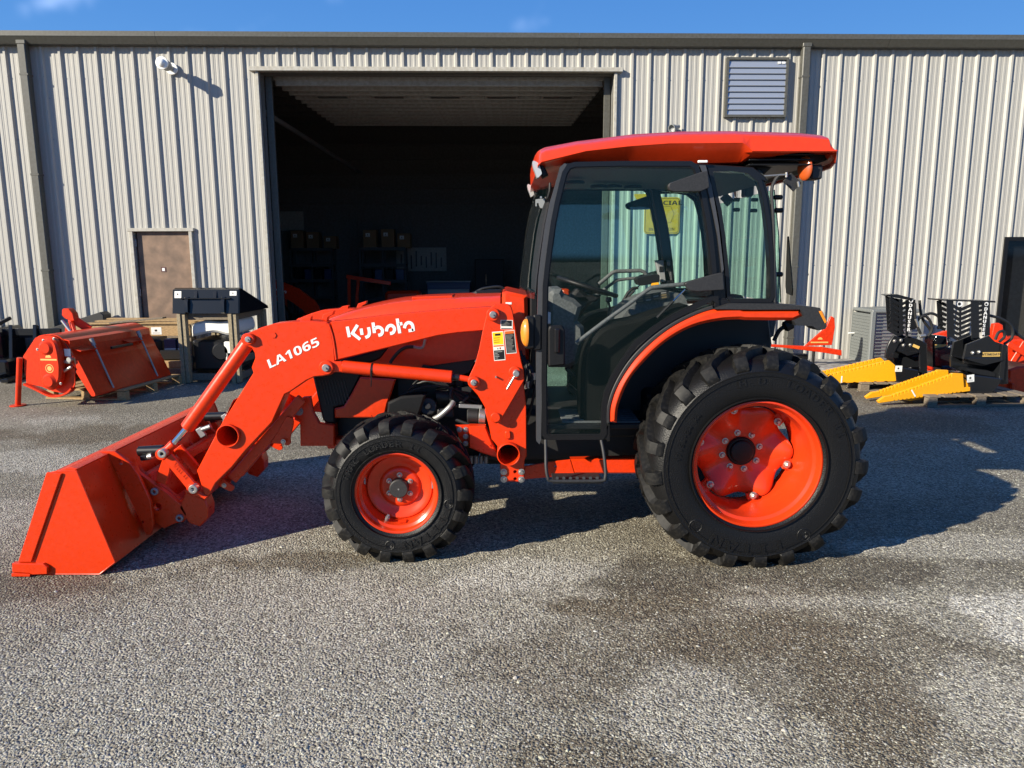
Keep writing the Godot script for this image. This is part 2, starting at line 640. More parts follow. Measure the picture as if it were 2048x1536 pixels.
func label_print(key: String, kind: int) -> StandardMaterial3D: # a printed sticker: blocks and rows of small print
	if mats.has(key):
		return mats[key]
	var im := Image.create(64, 96, false, Image.FORMAT_RGB8)
	var g := RandomNumberGenerator.new()
	g.seed = 90 + kind
	var ink := Color(0.05, 0.05, 0.05)
	match kind:
		0: # black notice with a white band
			im.fill(Color(0.8, 0.8, 0.78))
			im.fill_rect(Rect2i(4, 5, 56, 60), ink)
			for i in 7:
				im.fill_rect(Rect2i(8, 10 + i * 8, 20 + g.randi() % 28, 2), Color(0.6, 0.6, 0.58))
			im.fill_rect(Rect2i(4, 68, 56, 14), Color(0.85, 0.85, 0.82))
			im.fill_rect(Rect2i(4, 84, 56, 8), ink)
		1: # yellow caution
			im.fill(Color(0.85, 0.84, 0.8))
			im.fill_rect(Rect2i(3, 3, 58, 40), Color(0.95, 0.75, 0.05))
			im.fill_rect(Rect2i(16, 7, 32, 7), ink)
			for i in 3:
				im.fill_rect(Rect2i(8, 20 + i * 7, 30 + g.randi() % 16, 2), Color(0.3, 0.25, 0.05))
			im.fill_rect(Rect2i(3, 45, 58, 5), Color(0.85, 0.4, 0.08))
			im.fill_rect(Rect2i(24, 54, 5, 5), ink)
			im.fill_rect(Rect2i(36, 53, 8, 6), Color(0.5, 0.2, 0.1))
			im.fill_rect(Rect2i(3, 62, 58, 31), ink)
			for i in 5:
				im.fill_rect(Rect2i(7, 66 + i * 5, 16 + g.randi() % 30, 2), Color(0.6, 0.6, 0.58))
		2: # black warning with an orange head
			im.fill(Color(0.8, 0.8, 0.77))
			im.fill_rect(Rect2i(3, 3, 58, 90), ink)
			im.fill_rect(Rect2i(3, 3, 58, 11), Color(0.75, 0.35, 0.1))
			for i in 15:
				im.fill_rect(Rect2i(7, 18 + i * 5, 24 + g.randi() % 26, 2), Color(0.5, 0.5, 0.48))
		3: # white sheet
			im.fill(Color(0.86, 0.86, 0.84))
			im.fill_rect(Rect2i(22, 30, 16, 26), Color(0.15, 0.15, 0.15))
			for i in 4:
				im.fill_rect(Rect2i(8, 66 + i * 6, 30 + g.randi() % 18, 2), Color(0.4, 0.4, 0.4))
		4: # control strip
			im.fill(Color(0.10, 0.11, 0.11))
			for i in 12:
				im.fill_rect(Rect2i(4 + (i % 4) * 15, 6 + (i / 4) * 30, 10, 18), Color(0.4, 0.36, 0.25) if i % 3 else Color(0.5, 0.5, 0.48))
	var m := mat(key, Color.WHITE, 0.45)
	m.albedo_texture = ImageTexture.create_from_image(im)
	return m


func sticker(parent: Node, called: String, c: Vector3, w: float, h: float, kind: int, rot := Basis.IDENTITY) -> MeshInstance3D:
	var s := Solid.new()
	var x := rot.x * w * 0.5
	var y := rot.y * h * 0.5
	s.uvquad(c - x - y, c + x - y, c + x + y, c - x + y)
	return obj(called, s, label_print("print %d" % kind, kind), parent, 0.0)


# ---------------------------------------------------------------- the ground

func steps(marks: Array) -> PackedFloat32Array: # [from, step, to, step, to ...]
	var r := PackedFloat32Array([marks[0]])
	var x: float = marks[0]
	for i in range(1, marks.size(), 2):
		var d: float = marks[i]
		var e: float = marks[i + 1]
		while x < e - d * 0.5:
			x += d
			r.append(x)
	return r


var stains: Array = []
var wobble := FastNoiseLite.new()
var blotch := FastNoiseLite.new()


func yard_color(x: float, z: float) -> Color: # the base colour of the chippings here: pale dust, grey stone, dark damp fines
	var a := wobble.get_noise_2d(x * 26.0, z * 26.0)
	var b := wobble.get_noise_2d(x * 90.0 + 300.0, z * 90.0)
	var c := blotch.get_noise_2d(x * 9.0, z * 14.0)
	var k := 0.56 + 0.55 * c + 0.22 * a + 0.12 * b
	var col := Vector3(0.210, 0.180, 0.128).lerp(Vector3(0.56, 0.535, 0.455), clampf(k, 0.0, 1.2))
	for s in stains:
		var d: Vector2 = Vector2(x, z) - s[0]
		d = d.rotated(s[2])
		d /= s[1]
		var r := d.length() + 0.55 * a + 0.34 * b
		var w: float = clampf((1.05 - r) / 0.24, 0.0, 1.0) * s[4]
		col = col.lerp(s[3], w)
	return Color(col.x, col.y, col.z)


func ground() -> void:
	wobble.noise_type = FastNoiseLite.TYPE_SIMPLEX_SMOOTH
	wobble.frequency = 0.05
	wobble.seed = 7
	blotch.noise_type = FastNoiseLite.TYPE_SIMPLEX_SMOOTH
	blotch.frequency = 0.03
	blotch.fractal_octaves = 3
	blotch.seed = 11
	var pale := Vector3(0.72, 0.70, 0.63)
	var grey := Vector3(0.56, 0.535, 0.465)
	var dark := Vector3(0.160, 0.133, 0.092)
	var brown := Vector3(0.225, 0.184, 0.122)
	# [middle, half sizes, turn, colour, strength]
	stains = [
		[Vector2(-1.0, -2.85), Vector2(1.5, 0.85), 0.1, grey, 0.7], [Vector2(0.95, -2.95), Vector2(1.15, 0.70), 0.15, brown, 0.62],
		[Vector2(-2.45, -3.60), Vector2(0.65, 0.18), 0.1, dark, 0.75], [Vector2(-1.15, -3.92), Vector2(0.55, 0.14), 0.12, brown, 0.8],
		[Vector2(1.35, -3.74), Vector2(1.15, 0.24), 0.04, dark, 0.8], [Vector2(0.0, -3.72), Vector2(0.50, 0.20), 0.2, pale, 0.75],
		[Vector2(-0.45, -3.45), Vector2(0.5, 0.16), 0.0, grey, 0.8], [Vector2(0.50, -3.34), Vector2(0.5, 0.11), 0.05, brown, 0.9],
		[Vector2(1.10, -3.05), Vector2(0.48, 0.20), 0.25, brown, 0.95], [Vector2(1.28, -2.50), Vector2(0.24, 0.50), -0.25, brown, 0.9],
		[Vector2(0.66, -2.50), Vector2(0.34, 0.32), 0.0, grey, 0.75], [Vector2(1.55, -3.38), Vector2(0.5, 0.08), 0.0, grey, 0.7], [Vector2(0.25, -2.25), Vector2(0.3, 0.16), 0.0, brown, 0.7],
		[Vector2(2.36, -3.24), Vector2(0.31, 0.27), 0.5, pale, 1.0], [Vector2(2.7, -4.1), Vector2(0.7, 0.2), 0.1, grey, 0.8],
		[Vector2(1.9, -2.55), Vector2(0.3, 0.3), 0.0, grey, 0.6],
		[Vector2(-4.2, -6.0), Vector2(1.3, 0.35), 0.05, pale, 0.6], [Vector2(-3.9, -7.0), Vector2(1.4, 0.40), 0.1, brown, 0.8],
		[Vector2(-4.7, -7.6), Vector2(0.6, 0.14), 0.0, pale, 0.7], [Vector2(-3.0, -6.6), Vector2(0.6, 0.3), 0.2, pale, 0.6],
		[Vector2(-1.2, -5.8), Vector2(0.8, 0.4), 0.0, pale, 0.5], [Vector2(-3.3, -4.7), Vector2(0.9, 0.35), 0.1, grey, 0.8],
		[Vector2(3.6, -7.3), Vector2(1.3, 0.5), 0.0, brown, 0.7], [Vector2(3.9, -9.2), Vector2(0.8, 0.6), 0.0, brown, 0.7],
	]
	var xs := steps([-220.0, 40.0, -20.0, 2.0, -8.0, 0.16, -4.0, 0.045, 4.0, 0.16, 9.0, 2.0, 21.0, 40.0, 220.0])
	var zs := steps([-260.0, 40.0, -20.0, 1.5, -12.5, 0.2, -7.0, 0.06, -1.4, 0.4, 2.0, 4.0, 22.0, 40.0, 222.0])
	var P := PackedVector3Array()
	var N := PackedVector3Array()
	var K := PackedColorArray()
	var I := PackedInt32Array()
	for z in zs:
		for x in xs:
			P.append(Vector3(x, 0.0, z))
			N.append(Vector3.UP)
			K.append(yard_color(x, z))
	var w := xs.size()
	for j in zs.size() - 1:
		for i in w - 1:
			var a := j * w + i
			I.append_array([a, a + 1, a + w + 1, a, a + w + 1, a + w])
	var arr := []
	arr.resize(Mesh.ARRAY_MAX)
	arr[Mesh.ARRAY_VERTEX] = P
	arr[Mesh.ARRAY_NORMAL] = N
	arr[Mesh.ARRAY_COLOR] = K
	arr[Mesh.ARRAY_INDEX] = I
	var am := ArrayMesh.new()
	am.add_surface_from_arrays(Mesh.PRIMITIVE_TRIANGLES, arr)
	var n := FastNoiseLite.new()
	n.noise_type = FastNoiseLite.TYPE_CELLULAR
	n.cellular_return_type = FastNoiseLite.RETURN_CELL_VALUE
	n.frequency = 0.16
	n.cellular_jitter = 1.0
	n.fractal_type = FastNoiseLite.FRACTAL_NONE
	var g := Gradient.new()
	g.offsets = PackedFloat32Array([0.0, 0.3, 0.6, 0.85, 1.0])
	g.colors = PackedColorArray([lin(0.30, 0.28, 0.25), lin(0.52, 0.50, 0.46), lin(0.80, 0.78, 0.74), lin(1, 0.97, 0.91), lin(1, 1, 0.98)])
	var t := NoiseTexture2D.new()
	t.width = 1024
	t.height = 1024
	t.seamless = true
	t.seamless_blend_skirt = 0.06
	t.noise = n
	t.color_ramp = g
	var h := n.duplicate()
	h.cellular_return_type = FastNoiseLite.RETURN_DISTANCE
	var th := NoiseTexture2D.new()
	th.width = 1024
	th.height = 1024
	th.seamless = true
	th.seamless_blend_skirt = 0.06
	th.noise = h
	var m := mat("yard chippings", Color.WHITE, 0.92)
	m.vertex_color_use_as_albedo = true
	m.albedo_texture = t
	m.uv1_triplanar = true
	m.uv1_world_triplanar = true
	m.uv1_scale = Vector3.ONE * 0.55
	m.heightmap_enabled = true
	m.heightmap_texture = th
	m.heightmap_scale = -0.8
	m.detail_enabled = true
	m.detail_blend_mode = BaseMaterial3D.BLEND_MODE_MUL
	m.detail_uv_layer = BaseMaterial3D.DETAIL_UV_2
	m.uv2_triplanar = true
	m.uv2_world_triplanar = true
	m.uv2_scale = Vector3.ONE * 0.31
	m.detail_albedo = noise_tex("yard grain", FastNoiseLite.TYPE_SIMPLEX, 0.08, 77, Color(0.66, 0.65, 0.63), Color(1, 1, 1), 1024, 5)
	var o := MeshInstance3D.new()
	o.name = "ground"
	o.mesh = am
	am.surface_set_material(0, m)
	add_child(o, true)
	tag(o, "grey and brown stone chippings of the yard with damp dark patches", "ground", "", "structure")


func pebble_mesh(sd: int) -> ArrayMesh:
	var g := RandomNumberGenerator.new()
	g.seed = sd
	var s := Solid.new()
	var top := Vector3(g.randf_range(-0.2, 0.2), 0.62, g.randf_range(-0.2, 0.2))
	var rows := []
	for lay in 2:
		var r := PackedVector3Array()
		for k in 6:
			var t := TAU * (k + g.randf_range(-0.3, 0.3)) / 6.0
			var q := (0.62 if lay == 1 else 0.95) * g.randf_range(0.72, 1.12)
			r.append(Vector3(cos(t) * q, (0.42 if lay == 1 else -0.05) + g.randf_range(-0.1, 0.12), sin(t) * q * 0.8))
		rows.append(r)
	var st := s.v.size()
	for k in 6:
		var l := (k + 1) % 6
		s.quad(rows[0][k], rows[0][l], rows[1][l], rows[1][k])
		s.tri(rows[1][k], rows[1][l], top)
	s.orient(st)
	return s.mesh(0.0)


func gravel() -> void:
	var m := tri_map(mat("stone chip", Color.WHITE, 0.85), noise_tex("chip", FastNoiseLite.TYPE_SIMPLEX, 0.05, 9, Color(0.8, 0.79, 0.77), Color(1, 1, 1), 256), 12.0)
	m.vertex_color_use_as_albedo = true
	m.uv1_world_triplanar = true
	var g := RandomNumberGenerator.new()
	g.seed = 404
	for kind in 3:
		var n := [80000, 80000, 60000][kind] as int
		var buf := PackedFloat32Array()
		buf.resize(n * 16)
		var at := 0
		for i in n:
			# nearer ground shows its stones larger, so it carries more of them
			var z := -1.75 - 4.6 * pow(g.randf(), 1.5)
			var half := 0.72 * -z + 0.25
			var x := g.randf_range(-half, half)
			var r := 0.0020 + 0.0042 * pow(g.randf(), 2.4)
			if g.randf() < 0.010:
				r *= 2.2
			if kind == 2 and i > 46000: # grit thrown wider over the yard
				z = -4.0 - 8.0 * pow(g.randf(), 0.8)
				x = g.randf_range(-0.75, 0.75) * -z
				r = 0.003 + 0.007 * pow(g.randf(), 2.5)
			var c := yard_color(x, z)
			var lum := c.r / 0.50
			if g.randf() > clampf(0.10 + 0.90 * lum, 0.15, 1.0):
				r *= 0.45
			var t := g.randf() * TAU
			var sx := r * g.randf_range(0.8, 1.4)
			var sy := r * g.randf_range(0.45, 0.85)
			var tone := 0.17 + 0.52 * pow(g.randf(), 1.2)
			if g.randf() < 0.07:
				tone = g.randf_range(0.55, 0.72)
			var warm := g.randf_range(0.72, 0.95)
			var ct := cos(t)
			var sn := sin(t)
			buf[at] = ct * sx
			buf[at + 1] = 0.0
			buf[at + 2] = sn * r
			buf[at + 3] = x
			buf[at + 4] = 0.0
			buf[at + 5] = sy
			buf[at + 6] = 0.0
			buf[at + 7] = 0.0
			buf[at + 8] = -sn * sx
			buf[at + 9] = 0.0
			buf[at + 10] = ct * r
			buf[at + 11] = z
			var k2 := lerpf(0.75, 1.0, clampf(lum, 0.0, 1.0))
			var own := lerpf(0.75, 0.30, clampf((lum - 0.95) * 3.0, 0.0, 1.0))
			buf[at + 12] = lerpf(c.r, tone * k2, own)
			buf[at + 13] = lerpf(c.g, tone * k2 * lerpf(0.95, 1.0, warm), own)
			buf[at + 14] = lerpf(c.b, tone * k2 * warm, own)
			buf[at + 15] = 1.0
			at += 16
		var mm := MultiMesh.new()
		mm.transform_format = MultiMesh.TRANSFORM_3D
		mm.use_colors = true
		mm.mesh = pebble_mesh(50 + kind)
		mm.mesh.surface_set_material(0, m)
		mm.instance_count = n
		mm.buffer = buf
		var o := MultiMeshInstance3D.new()
		o.multimesh = mm
		o.name = numbered("gravel", self)
		add_child(o, true)
		tag(o, ["loose grey stone chips spread over the near yard", "angular pale stone chips among the near gravel", "small round stone chips lying in the near gravel"][kind], "gravel", "", "stuff")
	# a few larger stones lying loose
	var sm := tri_map(mat("loose stone", lin(0.50, 0.47, 0.42), 0.85), noise_tex("chip", FastNoiseLite.TYPE_SIMPLEX, 0.05, 9, Color(0.8, 0.79, 0.77), Color(1, 1, 1), 256), 8.0)
	var marks := [Vector3(-0.288, 0, -2.745), Vector3(0.009, 0, -2.736), Vector3(0.965, 0, -2.392), Vector3(-0.38, 0, -2.297), Vector3(0.631, 0, -2.938), Vector3(1.332, 0, -2.92), Vector3(-1.065, 0, -2.514), Vector3(0.27, 0, -2.277), Vector3(1.628, 0, -3.044), Vector3(-1.485, 0, -3.232)]
	var words := ["pale pebble left of the centre of the near gravel", "pale angular stone near the middle of the near gravel", "white pebble lying on the brown patch of gravel at lower right", "pale pebble at the bottom edge of the gravel below the front wheel",
		"small pale pebble below the gap between the wheels", "pale pebble below the rear wheel on damp gravel", "dull pebble on the grey gravel below the bucket", "pebble at the very bottom of the gravel below the cab", "pale pebble left of the white streak of dust", "flat pebble on the gravel just below the bucket"]
	for i in marks.size():
		var o := MeshInstance3D.new()
		o.mesh = pebble_mesh(80 + i)
		o.mesh.surface_set_material(0, sm)
		o.name = numbered("pebble", self)
		add_child(o, true)
		var r: float = [0.011, 0.014, 0.012, 0.012, 0.008, 0.009, 0.011, 0.009, 0.008, 0.01][i]
		o.transform = Transform3D(Basis(Vector3.UP, i * 1.3).scaled(Vector3(r, r * 1.1, r)), marks[i])
		tag(o, words[i], "pebble", "loose pebbles on the yard")


# ---------------------------------------------------------------- the shed

const RIB := 0.262
const PHASE := -6.572
var shed: Node3D


func sheet(s: Solid, xa: float, xb: float, y0: float, y1: float, z := 0.0) -> void: # ribbed sheet between two edges
	var pts := PackedVector2Array()
	var prof := pv([-0.036, 0, -0.015, 0.031, 0.015, 0.031, 0.036, 0, 0.072, 0, 0.080, 0.004, 0.106, 0.004, 0.114, 0, 0.148, 0, 0.156, 0.004, 0.182, 0.004, 0.190, 0])
	var k0 := floori((xa - PHASE) / RIB) - 1
	var k1 := ceili((xb - PHASE) / RIB) + 1
	var line := PackedVector2Array()
	for k in range(k0, k1 + 1):
		for q in prof:
			line.append(Vector2(PHASE + k * RIB + q.x, q.y))
	pts.append(Vector2(xa, ly(line, xa)))
	for q in line:
		if q.x > xa + 0.0005 and q.x < xb - 0.0005:
			pts.append(q)
	pts.append(Vector2(xb, ly(line, xb)))
	for i in pts.size() - 1:
		var a := pts[i]
		var b := pts[i + 1]
		s.quad(Vector3(a.x, y0, z + a.y), Vector3(b.x, y0, z + b.y), Vector3(b.x, y1, z + b.y), Vector3(a.x, y1, z + a.y))
	for e in [pts[0], pts[pts.size() - 1]]: # the edge of the lap
		var sgn := -1.0 if e == pts[0] else 1.0
		s.box(Vector3(e.x + sgn * 0.0006, (y0 + y1) * 0.5, z + e.y - 0.008), Vector3(0.0012, y1 - y0, 0.0175))


func build_shed() -> void:
	shed = thing("metal_shed", "long pale grey ribbed metal shed with a wide open overhead door", "building", Vector3(0, 0, -11.64), 0.02849)
	var DL := -3.712
	var DR := 1.545
	var DT := 4.375
	var holes := [[DL, DR, DT], [-5.735, -4.893, 2.077], [7.755, 9.6, 1.95]]
	var xa := PHASE - RIB * 0.5 - RIB * 3.0 * 7.0
	var screws := Solid.new()
	for k in 32:
		var a := xa + k * RIB * 3.0
		var b := a + RIB * 3.0
		var s := Solid.new()
		var zz := 0.0012 * (k % 2)
		var cuts := PackedFloat32Array([a])
		for h in holes:
			for e in [h[0], h[1]]:
				if e > a + 0.001 and e < b - 0.001:
					cuts.append(e)
		cuts.append(b)
		cuts.sort()
		for i in cuts.size() - 1:
			var base := 0.03
			var mid := (cuts[i] + cuts[i + 1]) * 0.5
			for h in holes:
				if mid > h[0] and mid < h[1]:
					base = h[2]
			sheet(s, cuts[i], cuts[i + 1], base, 4.80, zz)
		obj("wall_panel", s, mats["wall sheet"], shed, 0.0)
		for j in 3:
			var sx := a + RIB * (0.5 + j)
			for y in [4.0, 3.42, 2.4, 1.25, 0.3]:
				var hid := false
				for h in holes:
					if sx > h[0] - 0.06 and sx < h[1] + 0.06 and y < h[2] + 0.05:
						hid = true
				if not hid and sx > -9.0 and sx < 9.5:
					screws.hex(Vector3(sx + 0.045, y, zz), Vector3(0, 0, 1), 0.009, 0.007)
					if y == 4.0 or y == 1.25:
						screws.hex(Vector3(sx + 0.012, y + 0.3, zz + 0.031), Vector3(0, 0, 1), 0.008, 0.006, false)
	tag(obj("panel_screw", screws, mats["dull steel"], shed, 0.0), "", "", "", "stuff")
	# the wall behind the sheets, in pieces round the openings
	var core := Solid.new()
	core.box(Vector3((-12 + -5.735) / 2, 2.4, -0.13), Vector3(12 - 5.735, 4.8, 0.2))
	core.box(Vector3((-4.893 + DL) / 2, 2.4, -0.13), Vector3(4.893 + DL, 4.8, 0.2))
	core.box(Vector3((-5.735 - 4.893) / 2, (2.077 + 4.8) / 2, -0.13), Vector3(0.842, 4.8 - 2.077, 0.2))
	core.box(Vector3((DL + DR) / 2, (DT + 4.8) / 2, -0.13), Vector3(DR - DL, 4.8 - DT, 0.2))
	core.box(Vector3((DR + 7.755) / 2, 2.4, -0.13), Vector3(7.755 - DR, 4.8, 0.2))
	core.box(Vector3((7.755 + 9.6) / 2, (1.95 + 4.8) / 2, -0.13), Vector3(9.6 - 7.755, 4.8 - 1.95, 0.2))
	core.box(Vector3((9.6 + 14) / 2, 2.4, -0.13), Vector3(14 - 9.6, 4.8, 0.2))
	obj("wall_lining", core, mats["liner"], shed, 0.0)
	# inside: floor, back and side walls, roof
	var fl := Solid.new()
	fl.box(Vector3(1, -0.09, -5.9), Vector3(26, 0.2, 11.6))
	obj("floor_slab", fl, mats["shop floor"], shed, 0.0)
	var bw := Solid.new()
	bw.box(Vector3(1, 1.55, -11.35), Vector3(25.6, 3.1, 0.3))
	for i in 70:
		bw.box(Vector3(-8.0 + i * 0.23, 1.55, -11.19), Vector3(0.04, 3.08, 0.03))
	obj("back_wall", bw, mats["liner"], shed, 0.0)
	var uw := Solid.new()
	uw.box(Vector3(1, 4.55, -11.4), Vector3(25.6, 2.9, 0.2))
	for i in 5:
		uw.box(Vector3(1, 3.3 + i * 0.42, -11.24), Vector3(25.6, 0.05, 0.12))
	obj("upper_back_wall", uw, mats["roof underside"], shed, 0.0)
	for x in [-11.9, 13.9]:
		var sw := Solid.new()
		sw.box(Vector3(x, 2.95, -5.8), Vector3(0.2, 5.9, 11.0))
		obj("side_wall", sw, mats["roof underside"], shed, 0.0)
	var rf := Solid.new()
	rf.ext(pv([-0.12, 4.80, 11.7, 5.75, 11.7, 5.95, -0.12, 4.878]), -12.2, 14.2, 0.0, Transform3D(Basis(Vector3(0, 0, -1), Vector3.UP, Vector3(1, 0, 0)), Vector3.ZERO))
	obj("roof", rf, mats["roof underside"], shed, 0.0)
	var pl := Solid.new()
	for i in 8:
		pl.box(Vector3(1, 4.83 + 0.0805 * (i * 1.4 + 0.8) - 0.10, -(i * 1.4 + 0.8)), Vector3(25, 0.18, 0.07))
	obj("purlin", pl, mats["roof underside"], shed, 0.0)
	var br := Solid.new()
	br.tube(PackedVector3Array([Vector3(-3.839, 3.919, -0.5), Vector3(-3.978, 4.024, -3.0), Vector3(-3.799, 3.924, -9.0)]), 0.045, 10)
	obj("duct_pipe", br, mats["dull steel"], shed)
	# eaves gutter in lengths
	var cuts2 := [-12.0, -5.109, 1.0, 5.6, 14.0]
	for i in 4:
		var s := Solid.new()
		var p := pv([-0.045, 4.715, -0.125, 4.722, -0.185, 4.812, -0.190, 4.815, -0.190, 4.884, -0.182, 4.884, -0.178, 4.83, -0.12, 4.74, -0.053, 4.735, -0.053, 4.872, -0.045, 4.872])
		s.ext(p, cuts2[i] + 0.002, cuts2[i + 1] - 0.002, 0.0, Transform3D(Basis(Vector3(0, 0, -1), Vector3.UP, Vector3(1, 0, 0)), Vector3.ZERO))
		obj("gutter", s, mats["bronze trim"], shed, 0.0)
	var trim := Solid.new()
	trim.box(Vector3(1, 4.76, 0.040), Vector3(26, 0.10, 0.008))
	obj("eave_trim", trim, mats["bronze trim"], shed, 0.0)
	for u in [-7.029, 4.381]:
		var s := Solid.new()
		s.box(Vector3(u, 2.42, 0.105), Vector3(0.115, 4.60, 0.12), 0.012)
		s.box(Vector3(u, 4.74, 0.10), Vector3(0.135, 0.06, 0.135), 0.008)
		for y in [4.3, 2.9, 1.5, 0.4]:
			s.box(Vector3(u, y, 0.105), Vector3(0.128, 0.03, 0.126), 0.004)
		s.bar(Vector3(u, 0.18, 0.11), Vector3(u, 0.08, 0.26), 0.1, 0.09)
		obj("downspout", s, mats["bronze trim"], shed)
	# overhead door: jambs, head, leaf parked under the roof
	var jb := Solid.new()
	jb.box(Vector3(DL - 0.022, DT * 0.5, -0.02), Vector3(0.044, DT, 0.14), 0.004)
	obj("door_jamb", jb, mats["jamb trim"], shed)
	jb = Solid.new()
	jb.box(Vector3(DR + 0.022, DT * 0.5, -0.02), Vector3(0.044, DT, 0.14), 0.004)
	obj("door_jamb", jb, mats["jamb trim"], shed)
	jb = Solid.new()
	jb.box(Vector3((DL + DR) / 2, DT + 0.03, 0.0), Vector3(DR - DL + 0.24, 0.06, 0.18), 0.004)
	obj("door_head", jb, mats["jamb trim"], shed)
	jb = Solid.new()
	jb.box(Vector3(DL + 0.06, DT * 0.5, -0.26), Vector3(0.1, DT, 0.05), 0.004)
	obj("door_track", jb, mats["bronze trim"], shed)
	jb = Solid.new()
	jb.box(Vector3(DR - 0.06, DT * 0.5, -0.26), Vector3(0.1, DT, 0.05), 0.004)
	obj("door_track", jb, mats["bronze trim"], shed)
	var od := sub("overhead_door", shed)
	for i in 6:
		var z0 := -0.42 - i * 0.80
		var y := 4.36 + i * 0.028
		var s := Solid.new()
		s.box(Vector3((DL + DR) / 2, y + 0.03, z0 - 0.39), Vector3(DR - DL - 0.16, 0.05, 0.78), 0.004)
		for j in 2:
			s.box(Vector3((DL + DR) / 2, y - 0.030 + 0.012 * j, z0 - 0.05 - j * 0.40), Vector3(DR - DL - 0.2, 0.10, 0.05), 0.012)
		if i == 1:
			for j in 5:
				s.box(Vector3(DL + 0.75 + j * 0.95, y - 0.03, z0 - 0.38), Vector3(0.56, 0.044, 0.30), 0.006)
		obj("door_section", s, mats["door section"], od)
		if i == 1:
			for j in 5:
				var p := Solid.new()
				p.box(Vector3(DL + 0.75 + j * 0.95, y - 0.053, z0 - 0.38), Vector3(0.48, 0.008, 0.22))
				obj("door_window", p, mats["window glass"], od)
	for x in [DL + 0.04, DR - 0.04]:
		var s := Solid.new()
		s.bar(Vector3(x, 4.42, -0.3), Vector3(x, 4.6, -5.4), 0.08, 0.05)
		obj("ceiling_track", s, mats["dull steel"], od)
	var tagp := Solid.new()
	for x in [-0.16, -0.10]:
		tagp.box(Vector3(DR - 0.30 + x, 4.478, -5.08), Vector3(0.045, 0.012, 0.10))
	obj("door_notice", tagp, mats["lamp white"], od)
	# entry door
	var ed := sub("entry_door", shed)
	var f := Solid.new()
	var e0 := -5.735
	var e1 := -4.893
	f.box(Vector3(e0 - 0.022, 1.05, 0.0), Vector3(0.05, 2.1, 0.13), 0.004)
	f.box(Vector3(e1 + 0.022, 1.05, 0.0), Vector3(0.05, 2.1, 0.13), 0.004)
	f.box(Vector3((e0 + e1) / 2, 2.10, 0.0), Vector3(e1 - e0 + 0.15, 0.05, 0.14), 0.004)
	obj("door_frame", f, mats["jamb trim"], ed)
	var slab := Solid.new()
	slab.box(Vector3((e0 + e1) / 2 + 0.015, 1.04, -0.028), Vector3(e1 - e0 - 0.04, 2.06, 0.045), 0.002)
	tri_map(mat("tan door", lin(0.26, 0.165, 0.108), 0.55), noise_tex("scuffs", FastNoiseLite.TYPE_SIMPLEX_SMOOTH, 0.012, 61, Color(0.72, 0.73, 0.74), Color(1, 1, 1), 512, 6, 0.15), 0.6)
	obj("door_leaf", slab, mats["tan door"], ed)
	for y in [0.35, 1.1, 1.85]:
		var hg := Solid.new()
		hg.cyl(Vector3(e0 + 0.012, y, 0.0), Vector3(e0 + 0.012, y + 0.11, 0.0), 0.012, 10)
		obj("hinge", hg, mats["dull steel"], ed)
	var knob := Solid.new()
	knob.cyl(Vector3(e1 - 0.09, 0.98, -0.006), Vector3(e1 - 0.09, 0.98, 0.055), 0.03, 16, 0.008)
	obj("knob", knob, mats["dull steel"], ed)
	var st := Solid.new()
	st.box(Vector3(-5.34, 1.504, -0.003), Vector3(0.075, 0.075, 0.003))
	obj("door_sticker", st, tri_map(mat("red sticker", lin(0.09, 0.03, 0.025), 0.5), tex["speck"], 5.0), ed)
	var st2 := Solid.new()
	st2.box(Vector3(-5.34, 1.504, 0.0), Vector3(0.04, 0.045, 0.003))
	obj("door_sticker", st2, mats["white decal"], ed)
	# louvre vent
	var lv := sub("louver_vent", shed)
	var v0 := Vector2(3.215, 3.735)
	var v1 := Vector2(4.150, 4.585)
	var fr := Solid.new()
	fr.ring(pv([v0.x, v0.y, v1.x, v0.y, v1.x, v1.y, v0.x, v1.y]), 0.035, 0.0, 0.085)
	obj("vent_frame", fr, mats["bronze trim"], lv, 0.0)
	var bk := Solid.new()
	bk.box(Vector3((v0.x + v1.x) / 2, (v0.y + v1.y) / 2, 0.036), Vector3(v1.x - v0.x - 0.02, v1.y - v0.y - 0.02, 0.004))
	obj("vent_back", bk, mats["louver blade"], lv, 0.0)
	for i in 9:
		var y := v1.y - 0.055 - (i + 0.5) * (v1.y - v0.y - 0.08) / 9.0
		var s := Solid.new()
		s.box(Vector3((v0.x + v1.x) / 2, y, 0.066), Vector3(v1.x - v0.x - 0.075, 0.088, 0.003), 0.0, Basis(Vector3(1, 0, 0), -0.22))
		s.cyl(Vector3(v0.x + 0.04, y - 0.043, 0.078), Vector3(v1.x - 0.04, y - 0.043, 0.078), 0.006, 8)
		obj("vent_slat", s, mats["louver blade"], lv)
	for x in [-0.145, -0.08]:
		var s := Solid.new()
		s.box(Vector3(v1.x + x, v1.y - 0.075, 0.078), Vector3(0.05, 0.03, 0.002), 0.0, Basis(Vector3(1, 0, 0), -0.22))
		obj("vent_label", s, mats["white decal"], lv)
	# glazed door at the right end
	var gd := sub("glass_door", shed)
	f = Solid.new()
	f.ring(pv([7.755, 0.03, 8.75, 0.03, 8.75, 1.95, 7.755, 1.95]), 0.06, -0.10, 0.035)
	f.ring(pv([8.75, 0.03, 9.6, 0.03, 9.6, 1.95, 8.75, 1.95]), 0.06, -0.10, 0.033)
	obj("door_frame", f, mats["black plastic"], gd, 0.0)
	for x in [8.2525, 9.175]:
		var p := Solid.new()
		p.ext(pv([x - 0.46, 0.08, x + 0.46, 0.08, x + 0.46, 1.9, x - 0.46, 1.9]), -0.07, -0.067)
		obj("door_pane", p, mats["window glass"], gd, 0.0)
	var cn := Solid.new()
	cn.box(Vector3(8.42, 0.9, -0.45), Vector3(0.5, 1.75, 0.25), 0.01)
